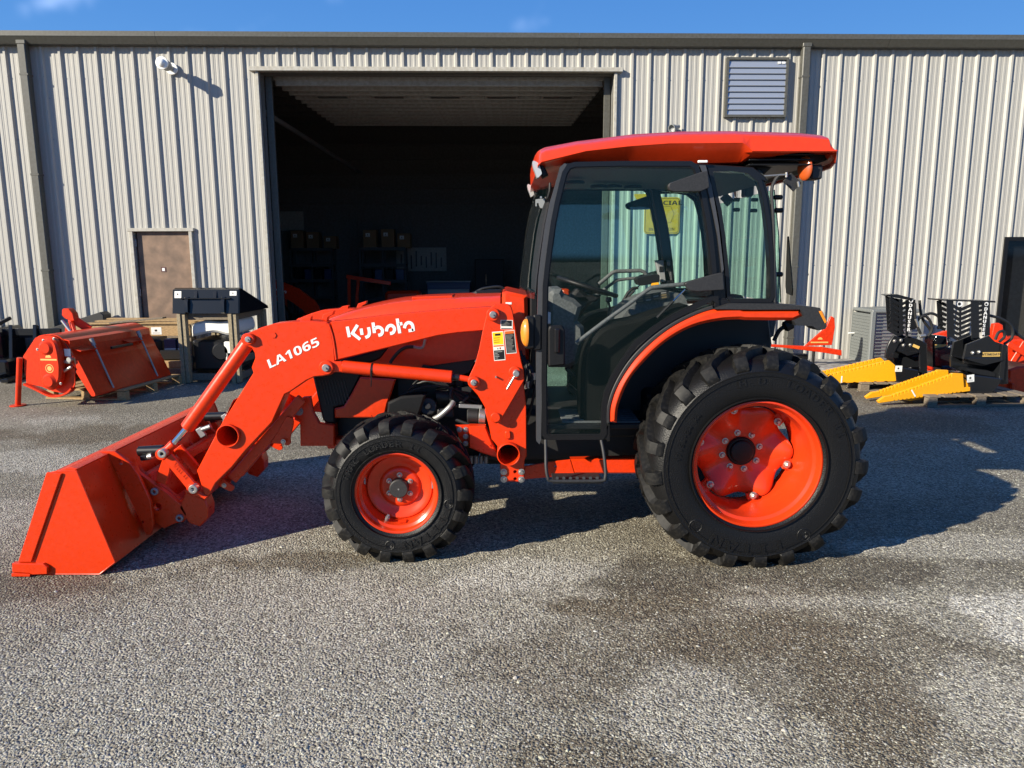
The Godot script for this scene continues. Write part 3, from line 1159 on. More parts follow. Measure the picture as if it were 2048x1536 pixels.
	obj("inner_post", cn, mats["jamb trim"], gd)
	# pale concrete strip along the foot of the wall at the right
	var ap := Solid.new()
	ap.box(Vector3(6.0, 0.012, 0.52), Vector3(5.2, 0.06, 0.98), 0.01)
	var apo := obj("concrete_apron", ap, mats["concrete"], self)
	apo.transform = shed.transform
	tag(apo, "pale concrete strip along the foot of the shed wall", "pavement", "", "structure")


func shed_fittings() -> void:
	var X := shed.transform
	# lamp above the wall at left
	var at := X * Vector3(-4.963, 4.407, 0.0)
	var t := thing("wall_lamp", "grey cylinder lamp on the wall high between the downspout and the overhead door", "wall lamp", at, 0.02849)
	var s := Solid.new()
	s.cyl(Vector3(0, 0, 0.025), Vector3(0, 0, 0.05), 0.085, 24, 0.006)
	obj("base_plate", s, mats["lamp white"], t)
	s = Solid.new()
	s.cyl(Vector3(0, 0, 0.05), Vector3(0, -0.005, 0.2), 0.036, 16)
	obj("arm", s, mats["lamp grey"], t)
	s = Solid.new()
	s.lathe(pv([0, 0.18, 0.055, 0.18, 0.07, 0.20, 0.07, 0.34, 0.078, 0.345, 0.078, 0.37, 0.05, 0.37]), 28)
	obj("lamp_body", s, mats["lamp grey"], t)
	s = Solid.new()
	s.lathe(pv([0.086, 0.355, 0.086, 0.385, 0.060, 0.388, 0.054, 0.405, 0.03, 0.425, 0, 0.43]), 28)
	obj("lens", s, mats["lamp white"], t)
	# small floodlight above the cab roof
	at = X * Vector3(2.49, 3.545, 0.0)
	t = thing("flood_lamp", "small grey bell shaped lamp on the wall just above the tractor roof", "wall lamp", at, 0.02849)
	s = Solid.new()
	s.cyl(Vector3(0, 0, 0.03), Vector3(0, 0, 0.055), 0.05, 18, 0.005)
	s.cyl(Vector3(0, 0, 0.05), Vector3(-0.02, 0.03, 0.11), 0.018, 10)
	obj("base_plate", s, mats["lamp grey"], t)
	s = Solid.new()
	var ax := Vector3(-0.78, -0.30, 0.55).normalized()
	var bx := ax.cross(Vector3.UP).normalized()
	s.lathe(pv([0, 0, 0.028, 0, 0.032, 0.06, 0.062, 0.13, 0.066, 0.165, 0.058, 0.165, 0.052, 0.13, 0, 0.10]), 22, Transform3D(Basis(bx, ax.cross(bx), ax), Vector3(0.03, 0.05, 0.10)))
	obj("lamp_shade", s, mats["lamp grey"], t)
	# inspection sign
	at = X * Vector3(2.319, 2.289, 0.0)
	t = thing("inspection_sign", "yellow square sign on the wall seen through the cab, lettered official inspection", "sign", at, 0.02849)
	var o := rounded(pv([-0.276, -0.276, 0.276, -0.276, 0.276, 0.276, -0.276, 0.276]), 0.06)
	s = Solid.new()
	s.ext(o, 0.035, 0.045, 0.002)
	obj("board", s, mats["sign yellow"], t)
	s = Solid.new()
	s.ring(rounded(pv([-0.262, -0.262, 0.262, -0.262, 0.262, 0.262, -0.262, 0.262]), 0.05), 0.006, 0.0445, 0.0462)
	s.ring(rounded(pv([-0.14, -0.11, 0.14, -0.11, 0.19, 0.03, 0.13, 0.14, -0.13, 0.14, -0.19, 0.03]), 0.02), 0.005, 0.0445, 0.0462)
	obj("printed_line", s, mats["black decal"], t)
	lettering("lettering", "OFFICIAL", 0.062, t, Transform3D(Basis.IDENTITY, Vector3(0, 0.19, 0.0455)), mats["black decal"], 1.6)
	lettering("lettering", "INSPECTION", 0.045, t, Transform3D(Basis.IDENTITY, Vector3(0, -0.205, 0.0455)), mats["black decal"], 1.15, 0.002, false)
	at = X * Vector3(2.019, 2.565, 0.0)
	t = thing("sign_plate", "small yellow plate on the wall above the square yellow sign", "sign", at, 0.02849)
	s = Solid.new()
	s.ext(rounded(pv([-0.10, -0.035, 0.10, -0.035, 0.13, 0.05, -0.15, 0.05]), 0.03), 0.035, 0.042, 0.002)
	obj("board", s, mats["sign yellow"], t)


func inside(called: String, label: String, cat: String, u: float, d: float) -> Node3D:
	return thing(called, label, cat, shed.transform * Vector3(u, 0.012, d), 0.02849)


func shop_contents() -> void: # what stands inside, in the dark
	var X := shed.transform
	var t: Node3D = inside("loader_tractor", "dark orange loader arm of a tractor parked inside the shed at left", "tractor", -4.42, -3.6)
	var s := Solid.new()
	s.ext(rounded(pv([-1.3, 1.52, -0.55, 1.36, 0.20, 1.05, 0.52, 0.80, 0.78, 0.32, 0.52, 0.20, 0.28, 0.62, -0.05, 0.86, -1.3, 1.20]), 0.03), -0.06, 0.06, 0.004)
	obj("loader_arm", s, mats["tiller orange"], t)
	s = Solid.new()
	s.box(Vector3(-1.1, 0.62, -0.7), Vector3(1.6, 0.5, 0.7), 0.08)
	obj("hood", s, mats["orange panel"], t)
	s = Solid.new()
	for x in [-1.5, -0.45]:
		s.cyl(Vector3(x, 0.40, -0.1), Vector3(x, 0.40, -0.38), 0.40, 28, 0.04)
	obj("wheel", s, mats["tyre rubber"], t)
	s = Solid.new()
	s.box(Vector3(0.5, 0.28, -0.6), Vector3(0.5, 0.5, 1.5), 0.05)
	obj("bucket", s, mats["orange paint"], t)
	logo(t, Transform3D(Basis(Vector3(0, 0, 1), -0.36).scaled(Vector3.ONE * 0.82), Vector3(-0.18, 1.02, 0.063)), mats["white decal"])
	t = inside("storage_rack", "steel storage rack against the back wall with cartons on top", "rack", -5.55, -10.7)
	rack(t, 1.2, 1.9)
	t = inside("storage_rack", "second steel rack inside, left of the pegboard, holding cartons", "rack", -3.35, -9.8)
	rack(t, 1.25, 1.9)
	for i in 6:
		var u: float = [-5.95, -5.5, -5.0, -3.7, -3.2, -2.75][i]
		var d := -10.7 if i < 3 else -9.8
		var h: float = [0.52, 0.48, 0.36, 0.5, 0.52, 0.4][i]
		t = thing("carton", ["brown carton at the left end of the rear rack top", "tall brown carton second on the rear rack top", "low brown carton at the right end of the rear rack top", "brown carton with labels at the left end of the middle rack top", "brown carton with a torn label on the middle rack top", "low carton at the right end of the middle rack top"][i], "carton", X * Vector3(u, 1.936, d), 0.02849, "cartons on the racks inside")
		s = Solid.new()
		s.box(Vector3(0, h * 0.5, 0), Vector3(0.36, h, 0.4), 0.004)
		obj("box", s, mats["cardboard"], t)
		sticker(t, "label", Vector3(-0.05, h * 0.72, 0.203), 0.12, 0.1, 3)
	t = inside("tool_chest", "wide blue steel tool chest with drawers inside the shed", "tool chest", -1.45, -8.6)
	s = Solid.new()
	s.box(Vector3(0, 0.55, 0), Vector3(1.15, 0.9, 0.5), 0.01)
	obj("cabinet", s, mats["cabinet blue"], t)
	for i in 6:
		s = Solid.new()
		s.box(Vector3(0, 0.20 + i * 0.14, 0.255), Vector3(1.1, 0.125, 0.02), 0.004)
		s.box(Vector3(0, 0.25 + i * 0.14, 0.275), Vector3(1.05, 0.022, 0.02), 0.004)
		obj("drawer", s, mats["cabinet blue"] if i % 2 else mats["dull steel"], t)
	s = Solid.new()
	s.box(Vector3(0, 1.02, 0), Vector3(1.2, 0.03, 0.55), 0.006)
	obj("worktop", s, mats["dull steel"], t)
	for x in [-0.5, 0.5]:
		s = Solid.new()
		s.cyl(Vector3(x, 0.05, -0.2), Vector3(x, 0.05, 0.2), 0.05, 14)
		obj("caster", s, mats["tyre rubber"], t)
	t = inside("tool_cabinet", "tall black tool cabinet with a chrome handle near the cab side of the shop", "cabinet", -0.35, -9.4)
	s = Solid.new()
	s.box(Vector3(0, 0.8, 0), Vector3(0.8, 1.6, 0.5), 0.012)
	obj("case", s, mats["black plastic"], t)
	s = Solid.new()
	s.tube(PackedVector3Array([Vector3(-0.1, 1.2, 0.26), Vector3(-0.1, 1.2, 0.3), Vector3(-0.1, 0.9, 0.3), Vector3(-0.1, 0.9, 0.26)]), 0.012, 8)
	obj("handle", s, mats["chrome"], t)
	t = inside("engine_hoist", "orange steel hoist frame with a sloping beam inside the shed", "hoist", -3.32, -6.2)
	s = Solid.new()
	s.bar(Vector3(-0.42, 1.22, 0), Vector3(0.62, 1.05, 0), 0.09, 0.06, 0.006)
	obj("beam", s, mats["orange paint"], t)
	for k in 2:
		s = Solid.new()
		s.bar(Vector3(-0.36 + k * 0.22, 1.18, 0.0), Vector3(-0.40 + k * 0.14, 0.0, 0.0), 0.07, 0.06, 0.006)
		obj("post", s, mats["orange paint"], t)
	s = Solid.new()
	s.box(Vector3(0.1, 0.06, 0), Vector3(1.3, 0.1, 0.6), 0.01)
	obj("foot_frame", s, mats["orange paint"], t)
	t = inside("red_machine", "low red machine behind the orange hoist inside", "machine", -2.35, -5.8)
	s = Solid.new()
	s.box(Vector3(0, 0.45, 0), Vector3(0.8, 0.9, 0.6), 0.06)
	obj("housing", s, mats["tiller orange"], t)
	s = Solid.new()
	s.box(Vector3(0.05, 0.62, 0.305), Vector3(0.3, 0.24, 0.02), 0.004)
	obj("panel", s, mats["dull steel"], t)
	t = inside("pegboard", "pale perforated pegboard hung with tools on the back wall", "pegboard", -2.4, -11.05)
	s = Solid.new()
	s.box(Vector3(0, 1.6, 0), Vector3(1.5, 0.7, 0.03))
	obj("board", s, mats["jamb trim"], t)
	for i in 9:
		s = Solid.new()
		s.box(Vector3(-0.6 + i * 0.15, 1.62 - 0.05 * (i % 3), 0.03), Vector3(0.04, 0.28 + 0.06 * (i % 4), 0.02), 0.004)
		obj("hand_tool", s, mats["black steel"], t)
	t = inside("notice_board", "pale notice board on the back wall at the far left", "board", -6.35, -11.1)
	s = Solid.new()
	s.box(Vector3(0, 2.75, 0), Vector3(0.95, 0.55, 0.03), 0.005)
	obj("board", s, mats["jamb trim"], t)
	# seen through the open cab: an orange machine standing in the doorway light
	t = inside("mower_deck", "orange mower standing in the doorway behind the tractor cab", "mower", 1.05, -2.2)
	s = Solid.new()
	s.box(Vector3(0, 0.75, 0), Vector3(0.16, 0.65, 0.5), 0.04)
	s.box(Vector3(-0.05, 0.25, 0), Vector3(0.34, 0.3, 0.8), 0.05)
	obj("housing", s, mats["orange paint"], t)
	s = Solid.new()
	s.cyl(Vector3(0.15, 0.2, 0.3), Vector3(0.15, 0.2, 0.45), 0.2, 24, 0.02)
	obj("wheel", s, mats["tyre rubber"], t)


func rack(t: Node3D, w: float, h: float) -> void:
	for x in [-w * 0.5, 0.0, w * 0.5]:
		var s := Solid.new()
		for z in [-0.22, 0.22]:
			s.box(Vector3(x, h * 0.5, z), Vector3(0.05, h, 0.05))
		obj("upright", s, mats["cab trim"], t)
	for y in [0.5, 1.0, 1.45, h]:
		var s := Solid.new()
		s.box(Vector3(0, y, 0), Vector3(w + 0.05, 0.04, 0.5))
		s.box(Vector3(0, y, 0.255), Vector3(w + 0.05, 0.09, 0.012))
		obj("shelf", s, mats["cab trim"], t)
	for i in 4:
		var s := Solid.new()
		s.box(Vector3(-w * 0.35 + i * w * 0.24, 1.0 + 0.18, 0.0), Vector3(w * 0.18, 0.3, 0.35), 0.01)
		obj("bin", s, mats["cabinet blue"] if i % 2 else mats["black plastic"], t)


func logo(parent: Node, t: Transform3D, m: Material) -> void: # seven-stroke wordmark, 0.4 m long, centred
	var part := sub("wordmark", parent)
	part.transform = t
	var lines := [[-0.182, 0.014, -0.173, -0.044],
		[-0.125, 0.023, -0.155, -0.023, -0.113, -0.057],
		[-0.106, 0.003, -0.102, -0.032],
		[-0.065, 0.01, -0.061, -0.017, -0.066, -0.037, -0.084, -0.047],
		[-0.039, 0.036, -0.033, -0.022],
		[-0.028, 0.003, -0.017, 0.01, -0.003, 0.009, 0.01, -0.002, 0.011, -0.016, 0.004, -0.03, -0.012, -0.035],
		[0.034, -0.013, 0.037, 0.003, 0.046, 0.015, 0.059, 0.02, 0.072, 0.014, 0.079, 0, 0.074, -0.015, 0.065, -0.023, 0.053, -0.025],
		[0.095, 0.057, 0.107, -0.024],
		[0.104, 0.026, 0.123, 0.03],
		[0.134, 0.004, 0.138, 0.019, 0.147, 0.031, 0.16, 0.035, 0.173, 0.029, 0.18, 0.015, 0.183, -0.012],
		[0.156, -0.01, 0.183, -0.006]]
	var first := true
	for l in lines:
		var s := Solid.new()
		var p := pv(l)
		if p.size() > 3:
			p = curve(p, 5)
		s.ext(stroke(p, 0.0172), 0.0, 0.0016)
		obj("letter_stroke", s, m, part, 0.0)


# ---------------------------------------------------------------- the tractor

var tr: Node3D
const NEAR_FAR := [1.0, -1.0]


func flip(p: PackedVector3Array, s: float) -> PackedVector3Array:
	var r := PackedVector3Array()
	for q in p:
		r.append(Vector3(q.x, q.y, q.z * s))
	return r


func tyre(called: String, parent: Node, R: float, half: float, bead: float, ring: float, lugs: int, lw: float, words: Array) -> void:
	# carcass
	var s := Solid.new()
	var rc := R - 0.034
	var prof := PackedVector2Array()
	var outer := pv([bead - 0.006, half * 0.80, bead + 0.004, half * 0.88, bead + 0.03, half * 0.95, lerpf(bead, ring, 0.55), half * 1.0, ring - 0.012, half * 0.985, ring, half * 1.0, ring + 0.008, half * 0.965, lerpf(ring, rc, 0.45), half * 0.90, lerpf(ring, rc, 0.8), half * 0.72, rc - 0.004, half * 0.45, rc, 0.0])
	for q in outer:
		prof.append(Vector2(q.x, q.y))
	for i in range(outer.size() - 2, -1, -1):
		prof.append(Vector2(outer[i].x, -outer[i].y))
	s.lathe(prof, 72)
	for rr in [bead + 0.022, ring - 0.022]:
		s.lathe(pv([rr - 0.003, half * 0.93, rr - 0.0015, half * 1.0 + 0.003, rr + 0.0015, half * 1.0 + 0.003, rr + 0.003, half * 0.93]), 72)
	var o := obj(called, s, mats["tyre rubber"], parent)
	# tread bars: each runs from past the middle of the tread, over the shoulder and down to the ring
	var l := Solid.new()
	var side := curve(pv([rc + 0.034, -0.10, rc + 0.034, 0.16, rc + 0.033, 0.42, rc + 0.030, 0.66, lerpf(ring, rc, 0.86) + 0.028, 0.84, lerpf(ring, rc, 0.5) + 0.020, 0.965, lerpf(ring, rc, 0.22) + 0.010, 1.0, ring + 0.006, 0.985]), 3)
	var base := curve(pv([rc - 0.006, -0.10, rc - 0.006, 0.16, rc - 0.010, 0.42, rc - 0.016, 0.66, lerpf(ring, rc, 0.70), 0.78, lerpf(ring, rc, 0.4), 0.86, lerpf(ring, rc, 0.15), 0.92, ring - 0.004, 0.93]), 3)
	var n := side.size()
	var pitch := TAU / lugs
	var g := RandomNumberGenerator.new()
	g.seed = lugs
	for sgn in [1.0, -1.0]:
		for k in lugs:
			var t0: float = pitch * (k + (0.5 if sgn < 0.0 else 0.0)) + g.randf_range(-0.012, 0.012)
			var rows := []
			for i in n:
				var f := float(i) / (n - 1)
				var ang := t0 + pitch * 0.95 * smoothstep(-0.05, 0.60, f)
				var w := lw * lerpf(0.80, 1.18, f) * (1.0 if i > 0 else 0.8)
				var hw: float = w * 0.5 / R
				var row := PackedVector3Array()
				var sp: Vector2 = side[i]
				var bp: Vector2 = base[i]
				sp += Vector2(g.randf_range(-0.0025, 0.0022), 0.0)
				hw *= g.randf_range(0.93, 1.07)
				for c in [[bp, -1.35], [sp, -1.0], [sp + Vector2(0.0015, 0.0), -0.5], [sp + Vector2(0.0015, 0.0), 0.5], [sp, 1.0], [bp, 1.35]]:
					var a: float = ang + hw * c[1]
					row.append(Vector3(cos(a) * c[0].x, sin(a) * c[0].x, c[0].y * half * sgn))
				rows.append(row)
			l.loft(rows, true)
			# moulding stubs and a little torn flash on the bar tops
			for j in 4:
				var a2 := t0 + pitch * g.randf_range(0.1, 0.9)
				var zz: float = half * g.randf_range(0.05, 0.6) * sgn
				var c0 := Vector3(cos(a2) * (R - 0.005), sin(a2) * (R - 0.005), zz)
				l.cyl(c0, c0 + Vector3(cos(a2), sin(a2), g.randf_range(-0.3, 0.3)) * g.randf_range(0.006, 0.016), 0.0018, 5)
	obj("tread_bars", l, mats["tread rubber"], parent, 14.0)
	# raised lettering round the wall
	for wd in words:
		var txt: String = wd[0]
		var rad: float = wd[1]
		var cap: float = wd[2]
		var step: float = wd[4]
		for i in txt.length():
			var ch := txt[i]
			if ch == " ":
				continue
			var a: float = wd[3] - (i - (txt.length() - 1) * 0.5) * step / rad
			var zz := half * 1.0 + 0.0005
			lettering("raised_letter", ch, cap, parent, Transform3D(Basis(Vector3(0, 0, 1), a - PI * 0.5), Vector3(cos(a) * rad, sin(a) * rad, zz)), mats["tyre rubber"], 1.3, 0.006)
	for wd in words:
		if wd[0] == "TITAN":
			for e in [-1.0, 1.0]:
				var a3: float = wd[3] + e * 3.6 * wd[4] / wd[1]
				var rg := Solid.new()
				rg.tube(at_z(disc(Vector2(cos(a3), sin(a3)) * wd[1], wd[2] * 0.55, 20), half * 0.99), 0.004, 6, true)
				rg.tube(at_z(stroke(disc(Vector2(cos(a3), sin(a3)) * wd[1], wd[2] * 0.25, 10, a3 - 2.0, a3 + 2.0), 0.006), half * 0.99), 0.003, 5)
				obj("raised_emblem", rg, mats["tyre rubber"], parent)


func rear_wheel() -> Node3D:
	var w := sub("rear_wheel", tr)
	tyre("tyre", w, 0.609, 0.222, 0.342, 0.505, 21, 0.064, [["TITAN", 0.462, 0.062, -1.66, 0.088], ["H.D. LOADER II", 0.455, 0.040, 1.10, 0.050], ["17.5L-24 R4", 0.43, 0.022, 2.75, 0.026]])
	var s := Solid.new()
	s.lathe(pv([0.336, 0.176, 0.349, 0.192, 0.346, 0.199, 0.338, 0.201, 0.331, 0.192, 0.325, 0.160, 0.309, 0.150, 0.303, 0.10, 0.303, 0.03, 0.290, 0.0, 0.286, -0.10, 0.300, -0.13, 0.303, -0.18, 0.345, -0.199, 0.345, -0.205, 0.336, -0.18, 0.308, -0.14, 0.297, -0.06, 0.30, 0.0, 0.312, 0.04, 0.318, 0.14]), 96)
	obj("rim", s, mats["orange panel"], w, 30.0)
	# wavy disc
	s = Solid.new()
	var rows := []
	for f in [0.0, 0.30, 0.45, 0.62, 0.80, 0.93, 1.0]:
		var r := PackedVector3Array()
		for i in 96:
			var t := TAU * i / 96.0 + 0.26
			var lobe := 0.5 + 0.5 * cos(6.0 * t)
			var R: float = lerpf(0.246, 0.281, pow(lobe, 0.9)) * f
			var dz: float = 0.0
			if f > 0.32:
				dz = smoothstep(0.32, 1.0, f) * (0.004 + 0.056 * lobe)
			if f > 0.96:
				dz -= 0.010
			r.append(Vector3(cos(t) * R, sin(t) * R, -0.100 + dz))
		rows.append(r)
	s.loft(rows, false, true)
	var back := []
	for q in [rows[6], rows[0]]:
		var r := PackedVector3Array()
		for p in q:
			r.append(p - Vector3(0, 0, 0.014))
		back.append(r)
	s.loft([rows[6], back[0]], false, true)
	s.loft(back, false, true)
	obj("wheel_disc", s, mats["orange panel"], w, 45.0)
	s = Solid.new()
	s.lathe(pv([0.082, -0.102, 0.082, -0.087, 0.076, -0.081, 0.066, -0.081, 0.064, -0.067, 0.056, -0.061, 0, -0.059]), 32)
	obj("hub_cap", s, mats["black plastic"], w)
	s = Solid.new()
	s.cyl(Vector3(0, 0, -0.62), Vector3(0, 0, -0.13), 0.09, 20)
	obj("axle_stub", s, mats["engine black"], w)
	for i in 8:
		var t := TAU * i / 8.0 + 0.22
		s = Solid.new()
		s.hex(Vector3(cos(t) * 0.108, sin(t) * 0.108, -0.100), Vector3(0, 0, 1), 0.0125, 0.020)
		obj("wheel_bolt", s, mats["zinc"], w, 25.0)
	for i in 6:
		var t := TAU * i / 6.0 - 0.26
		s = Solid.new()
		s.hex(Vector3(cos(t) * 0.256, sin(t) * 0.256, -0.046), Vector3(0, 0, 1), 0.0145, 0.028)
		obj("rim_bolt", s, mats["zinc"], w, 25.0)
		s = Solid.new()
		s.bar(Vector3(cos(t) * 0.245, sin(t) * 0.245, -0.070), Vector3(cos(t) * 0.300, sin(t) * 0.300, -0.070), 0.07, 0.022, 0.004, Vector3(0, 0, 1).cross(Vector3(cos(t), sin(t), 0)))
		obj("rim_lug", s, mats["orange panel"], w)
	for i in 4:
		var t := TAU * i / 4.0 + 0.9
		s = Solid.new()
		s.pipe(Vector3(cos(t) * 0.175, sin(t) * 0.175, -0.150), Vector3(cos(t) * 0.175, sin(t) * 0.175, -0.108), 0.017, 0.011, 14)
		obj("disc_ferrule", s, mats["orange panel"], w)
	return w


func front_wheel() -> Node3D:
	var w := sub("front_wheel", tr)
	tyre("tyre", w, 0.418, 0.150, 0.226, 0.330, 18, 0.056, [["TITAN", 0.292, 0.044, -0.95, 0.062], ["TRAC LOADER II", 0.285, 0.032, 1.95, 0.037]])
	var s := Solid.new()
	s.lathe(pv([0.220, 0.112, 0.233, 0.124, 0.231, 0.131, 0.224, 0.133, 0.217, 0.126, 0.212, 0.098, 0.198, 0.088, 0.192, 0.03, 0.184, -0.02, 0.180, -0.10, 0.19, -0.125, 0.228, -0.133, 0.228, -0.139, 0.218, -0.125, 0.196, -0.10, 0.194, -0.02, 0.202, 0.03, 0.21, 0.08]), 80)
	obj("rim", s, mats["orange panel"], w, 30.0)
	s = Solid.new()
	s.lathe(pv([0.192, 0.0, 0.180, 0.012, 0.16, 0.010, 0.145, -0.004, 0.118, -0.008, 0.108, 0.004, 0.09, 0.008, 0, 0.008]), 48)
	obj("wheel_disc", s, mats["orange panel"], w)
	s = Solid.new()
	s.cyl(Vector3(0, 0, 0.0), Vector3(0, 0, 0.052), 0.053, 28, 0.006)
	obj("hub_cap", s, mats["grey plastic"], w)
	s = Solid.new()
	s.cyl(Vector3(0, 0, 0.05), Vector3(0, 0, 0.055), 0.005, 8)
	obj("hub_screw", s, mats["zinc"], w)
	s = Solid.new()
	s.cyl(Vector3(0, 0, -0.5), Vector3(0, 0, -0.03), 0.08, 18)
	obj("axle_stub", s, mats["engine black"], w)
	for i in 6:
		var t := TAU * i / 6.0 + 0.5
		s = Solid.new()
		s.hex(Vector3(cos(t) * 0.068, sin(t) * 0.071, 0.008), Vector3(0, 0, 1), 0.0105, 0.022)
		obj("wheel_bolt", s, mats["zinc"], w, 25.0)
	s = Solid.new()
	var va := -1.95
	s.cyl(Vector3(cos(va) * 0.196, sin(va) * 0.196, 0.05), Vector3(cos(va) * 0.165, sin(va) * 0.165, 0.07), 0.012, 12)
	s.cyl(Vector3(cos(va) * 0.165, sin(va) * 0.165, 0.07), Vector3(cos(va) * 0.150, sin(va) * 0.150, 0.085), 0.006, 8)
	obj("valve", s, mats["dull steel"], w)
	s = Solid.new()
	s.box(Vector3(0.016, -0.183, 0.055), Vector3(0.045, 0.03, 0.004), 0.0, Basis(Vector3(1, 0, 0), -1.3))
	obj("rim_label", s, mats["tiller orange"], w)
	for i in 2:
		var wt := Solid.new()
		var wa: float = [2.85, 0.15][i]
		wt.bar(Vector3(cos(wa) * 0.192, sin(wa) * 0.192 - 0.02, 0.06), Vector3(cos(wa) * 0.192, sin(wa) * 0.192 + 0.03, 0.06), 0.012, 0.008)
		obj("balance_weight", wt, mats["dull steel"], w)
	return w


func build_tractor() -> void:
	tr = thing("loader_tractor", "orange cab tractor with front loader and bucket, parked side on across the yard", "tractor", Vector3(0, 0, -4.65))
	var rw := rear_wheel()
	rw.position = Vector3(1.302, 0.577, 0.655)
	copy_of(rw, tr, Transform3D(Basis(Vector3.UP, PI), Vector3(1.302, 0.577, -0.655)))
	var fw := front_wheel()
	fw.transform = Transform3D(Basis(Vector3(0, 0, 1), 0.0), Vector3(-0.634, 0.398, 0.635))
	copy_of(fw, tr, Transform3D(Basis(Vector3.UP, PI), Vector3(-0.634, 0.398, -0.635)))
	chassis()
	bonnet()
	cab()
	cab_inside()
	fenders()
	loader()
	bucket()


func chassis() -> void:
	var s := Solid.new()
	s.box(Vector3(-0.45, 0.66, 0), Vector3(1.3, 0.30, 0.40), 0.03)
	s.box(Vector3(0.55, 0.58, 0), Vector3(1.5, 0.36, 0.46), 0.04)
	s.box(Vector3(-0.35, 0.88, 0), Vector3(0.75, 0.22, 0.42), 0.03)
	s.cyl(Vector3(-0.634, 0.40, -0.45), Vector3(-0.634, 0.40, 0.45), 0.075, 16)
	s.cyl(Vector3(1.302, 0.585, -0.5), Vector3(1.302, 0.585, 0.5), 0.13, 18)
	obj("transmission_housing", s, mats["engine black"], tr)
	# engine furniture in view between the bonnet and the front wheel
	s = Solid.new()
	s.ext(pv([-0.728, 0.832, -0.654, 0.867, -0.503, 0.881, -0.54, 0.772, -0.566, 0.722, -0.741, 0.723]), 0.30, 0.40, 0.012)
	obj("battery_cover", s, mats["black plastic"], tr)
	s = Solid.new()
	for i in 5:
		s.box(Vector3(-0.42 + i * 0.10, 0.92, 0.20), Vector3(0.06, 0.16, 0.05), 0.01)
	s.cyl(Vector3(-0.461, 0.842, 0.25), Vector3(-0.361, 0.842, 0.25), 0.05, 16, 0.006)
	s.box(Vector3(-0.31, 0.852, 0.25), Vector3(0.16, 0.10, 0.10), 0.015)
	obj("engine_block", s, mats["engine black"], tr)
	s = Solid.new()
	s.tube(curve3(PackedVector3Array([Vector3(-0.463, 0.725, 0.36), Vector3(-0.421, 0.752, 0.38), Vector3(-0.366, 0.802, 0.38), Vector3(-0.345, 0.828, 0.36)])), 0.017, 12)
	obj("radiator_hose", s, mats["dull steel"], tr)
	s = Solid.new()
	for pts in [[Vector3(-0.353, 0.909, 0.34), Vector3(-0.362, 0.863, 0.36), Vector3(-0.335, 0.799, 0.34), Vector3(-0.256, 0.857, 0.33)], [Vector3(-0.336, 0.718, 0.34), Vector3(-0.257, 0.69, 0.35), Vector3(-0.178, 0.682, 0.34)]]:
		s.tube(curve3(PackedVector3Array(pts)), 0.011, 8)
	obj("engine_hose", s, mats["hose rubber"], tr)
	for i in 7:
		s = Solid.new()
		var hx := -0.02 + 0.022 * i
		s.tube(curve3(PackedVector3Array([Vector3(hx, 1.22 - 0.03 * i, 0.36), Vector3(hx + 0.03, 0.98, 0.40 + 0.012 * (i % 3)), Vector3(hx - 0.05 * (i % 2), 0.80, 0.38), Vector3(hx - 0.22 + 0.03 * i, 0.66, 0.34)])), 0.009 + 0.003 * (i % 2), 8)
		obj("hydraulic_hose", s, mats["hose rubber"], tr)
	for i in 4:
		s = Solid.new()
		s.cyl(Vector3(0.02 + 0.035 * i, 0.82 + 0.05 * i, 0.42), Vector3(0.02 + 0.035 * i, 0.86 + 0.05 * i, 0.42), 0.014, 6)
		obj("hose_fitting", s, mats["zinc"], tr, 0.0)
	for i in 5:
		s = Solid.new()
		s.tube(curve3(PackedVector3Array([Vector3(-0.673, 0.855, 0.31) + Vector3(0.03 * i, 0.02 * i, 0), Vector3(-0.498, 0.921, 0.35) + Vector3(0, 0.03 * i, 0), Vector3(-0.334, 0.897, 0.33) + Vector3(0.02 * i, -0.03 * i, 0), Vector3(-0.198, 0.831, 0.3) + Vector3(0, -0.03 * i, 0)])), 0.007, 7)
		obj("wiring", s, mats["hose rubber"], tr)
	s = Solid.new()
	s.cyl(Vector3(-0.507, 0.791, 0.3), Vector3(-0.498, 0.803, 0.36), 0.055, 22, 0.008)
	s.cyl(Vector3(-0.498, 0.803, 0.36), Vector3(-0.496, 0.808, 0.38), 0.02, 12, 0.004)
	obj("fan_pulley", s, mats["engine black"], tr)
	s = Solid.new()
	s.box(Vector3(-0.395, 0.759, 0.34), Vector3(0.10, 0.05, 0.04), 0.008)
	obj("relay_box", s, mats["grey plastic"], tr)
	s = Solid.new()
	s.cyl(Vector3(-0.263, 0.751, 0.4), Vector3(-0.195, 0.751, 0.4), 0.042, 20, 0.006)
	obj("oil_filter", s, mats["engine black"], tr)
	s = Solid.new()
	s.cyl(Vector3(-0.195, 0.751, 0.4), Vector3(-0.154, 0.748, 0.4), 0.045, 20, 0.004)
	obj("filter_cap", s, mats["zinc"], tr)
	s = Solid.new()
	s.bar(Vector3(-0.313, 0.807, 0.37), Vector3(-0.176, 0.799, 0.37), 0.022, 0.02, 0.003)
	obj("bracket_rail", s, mats["dull steel"], tr)
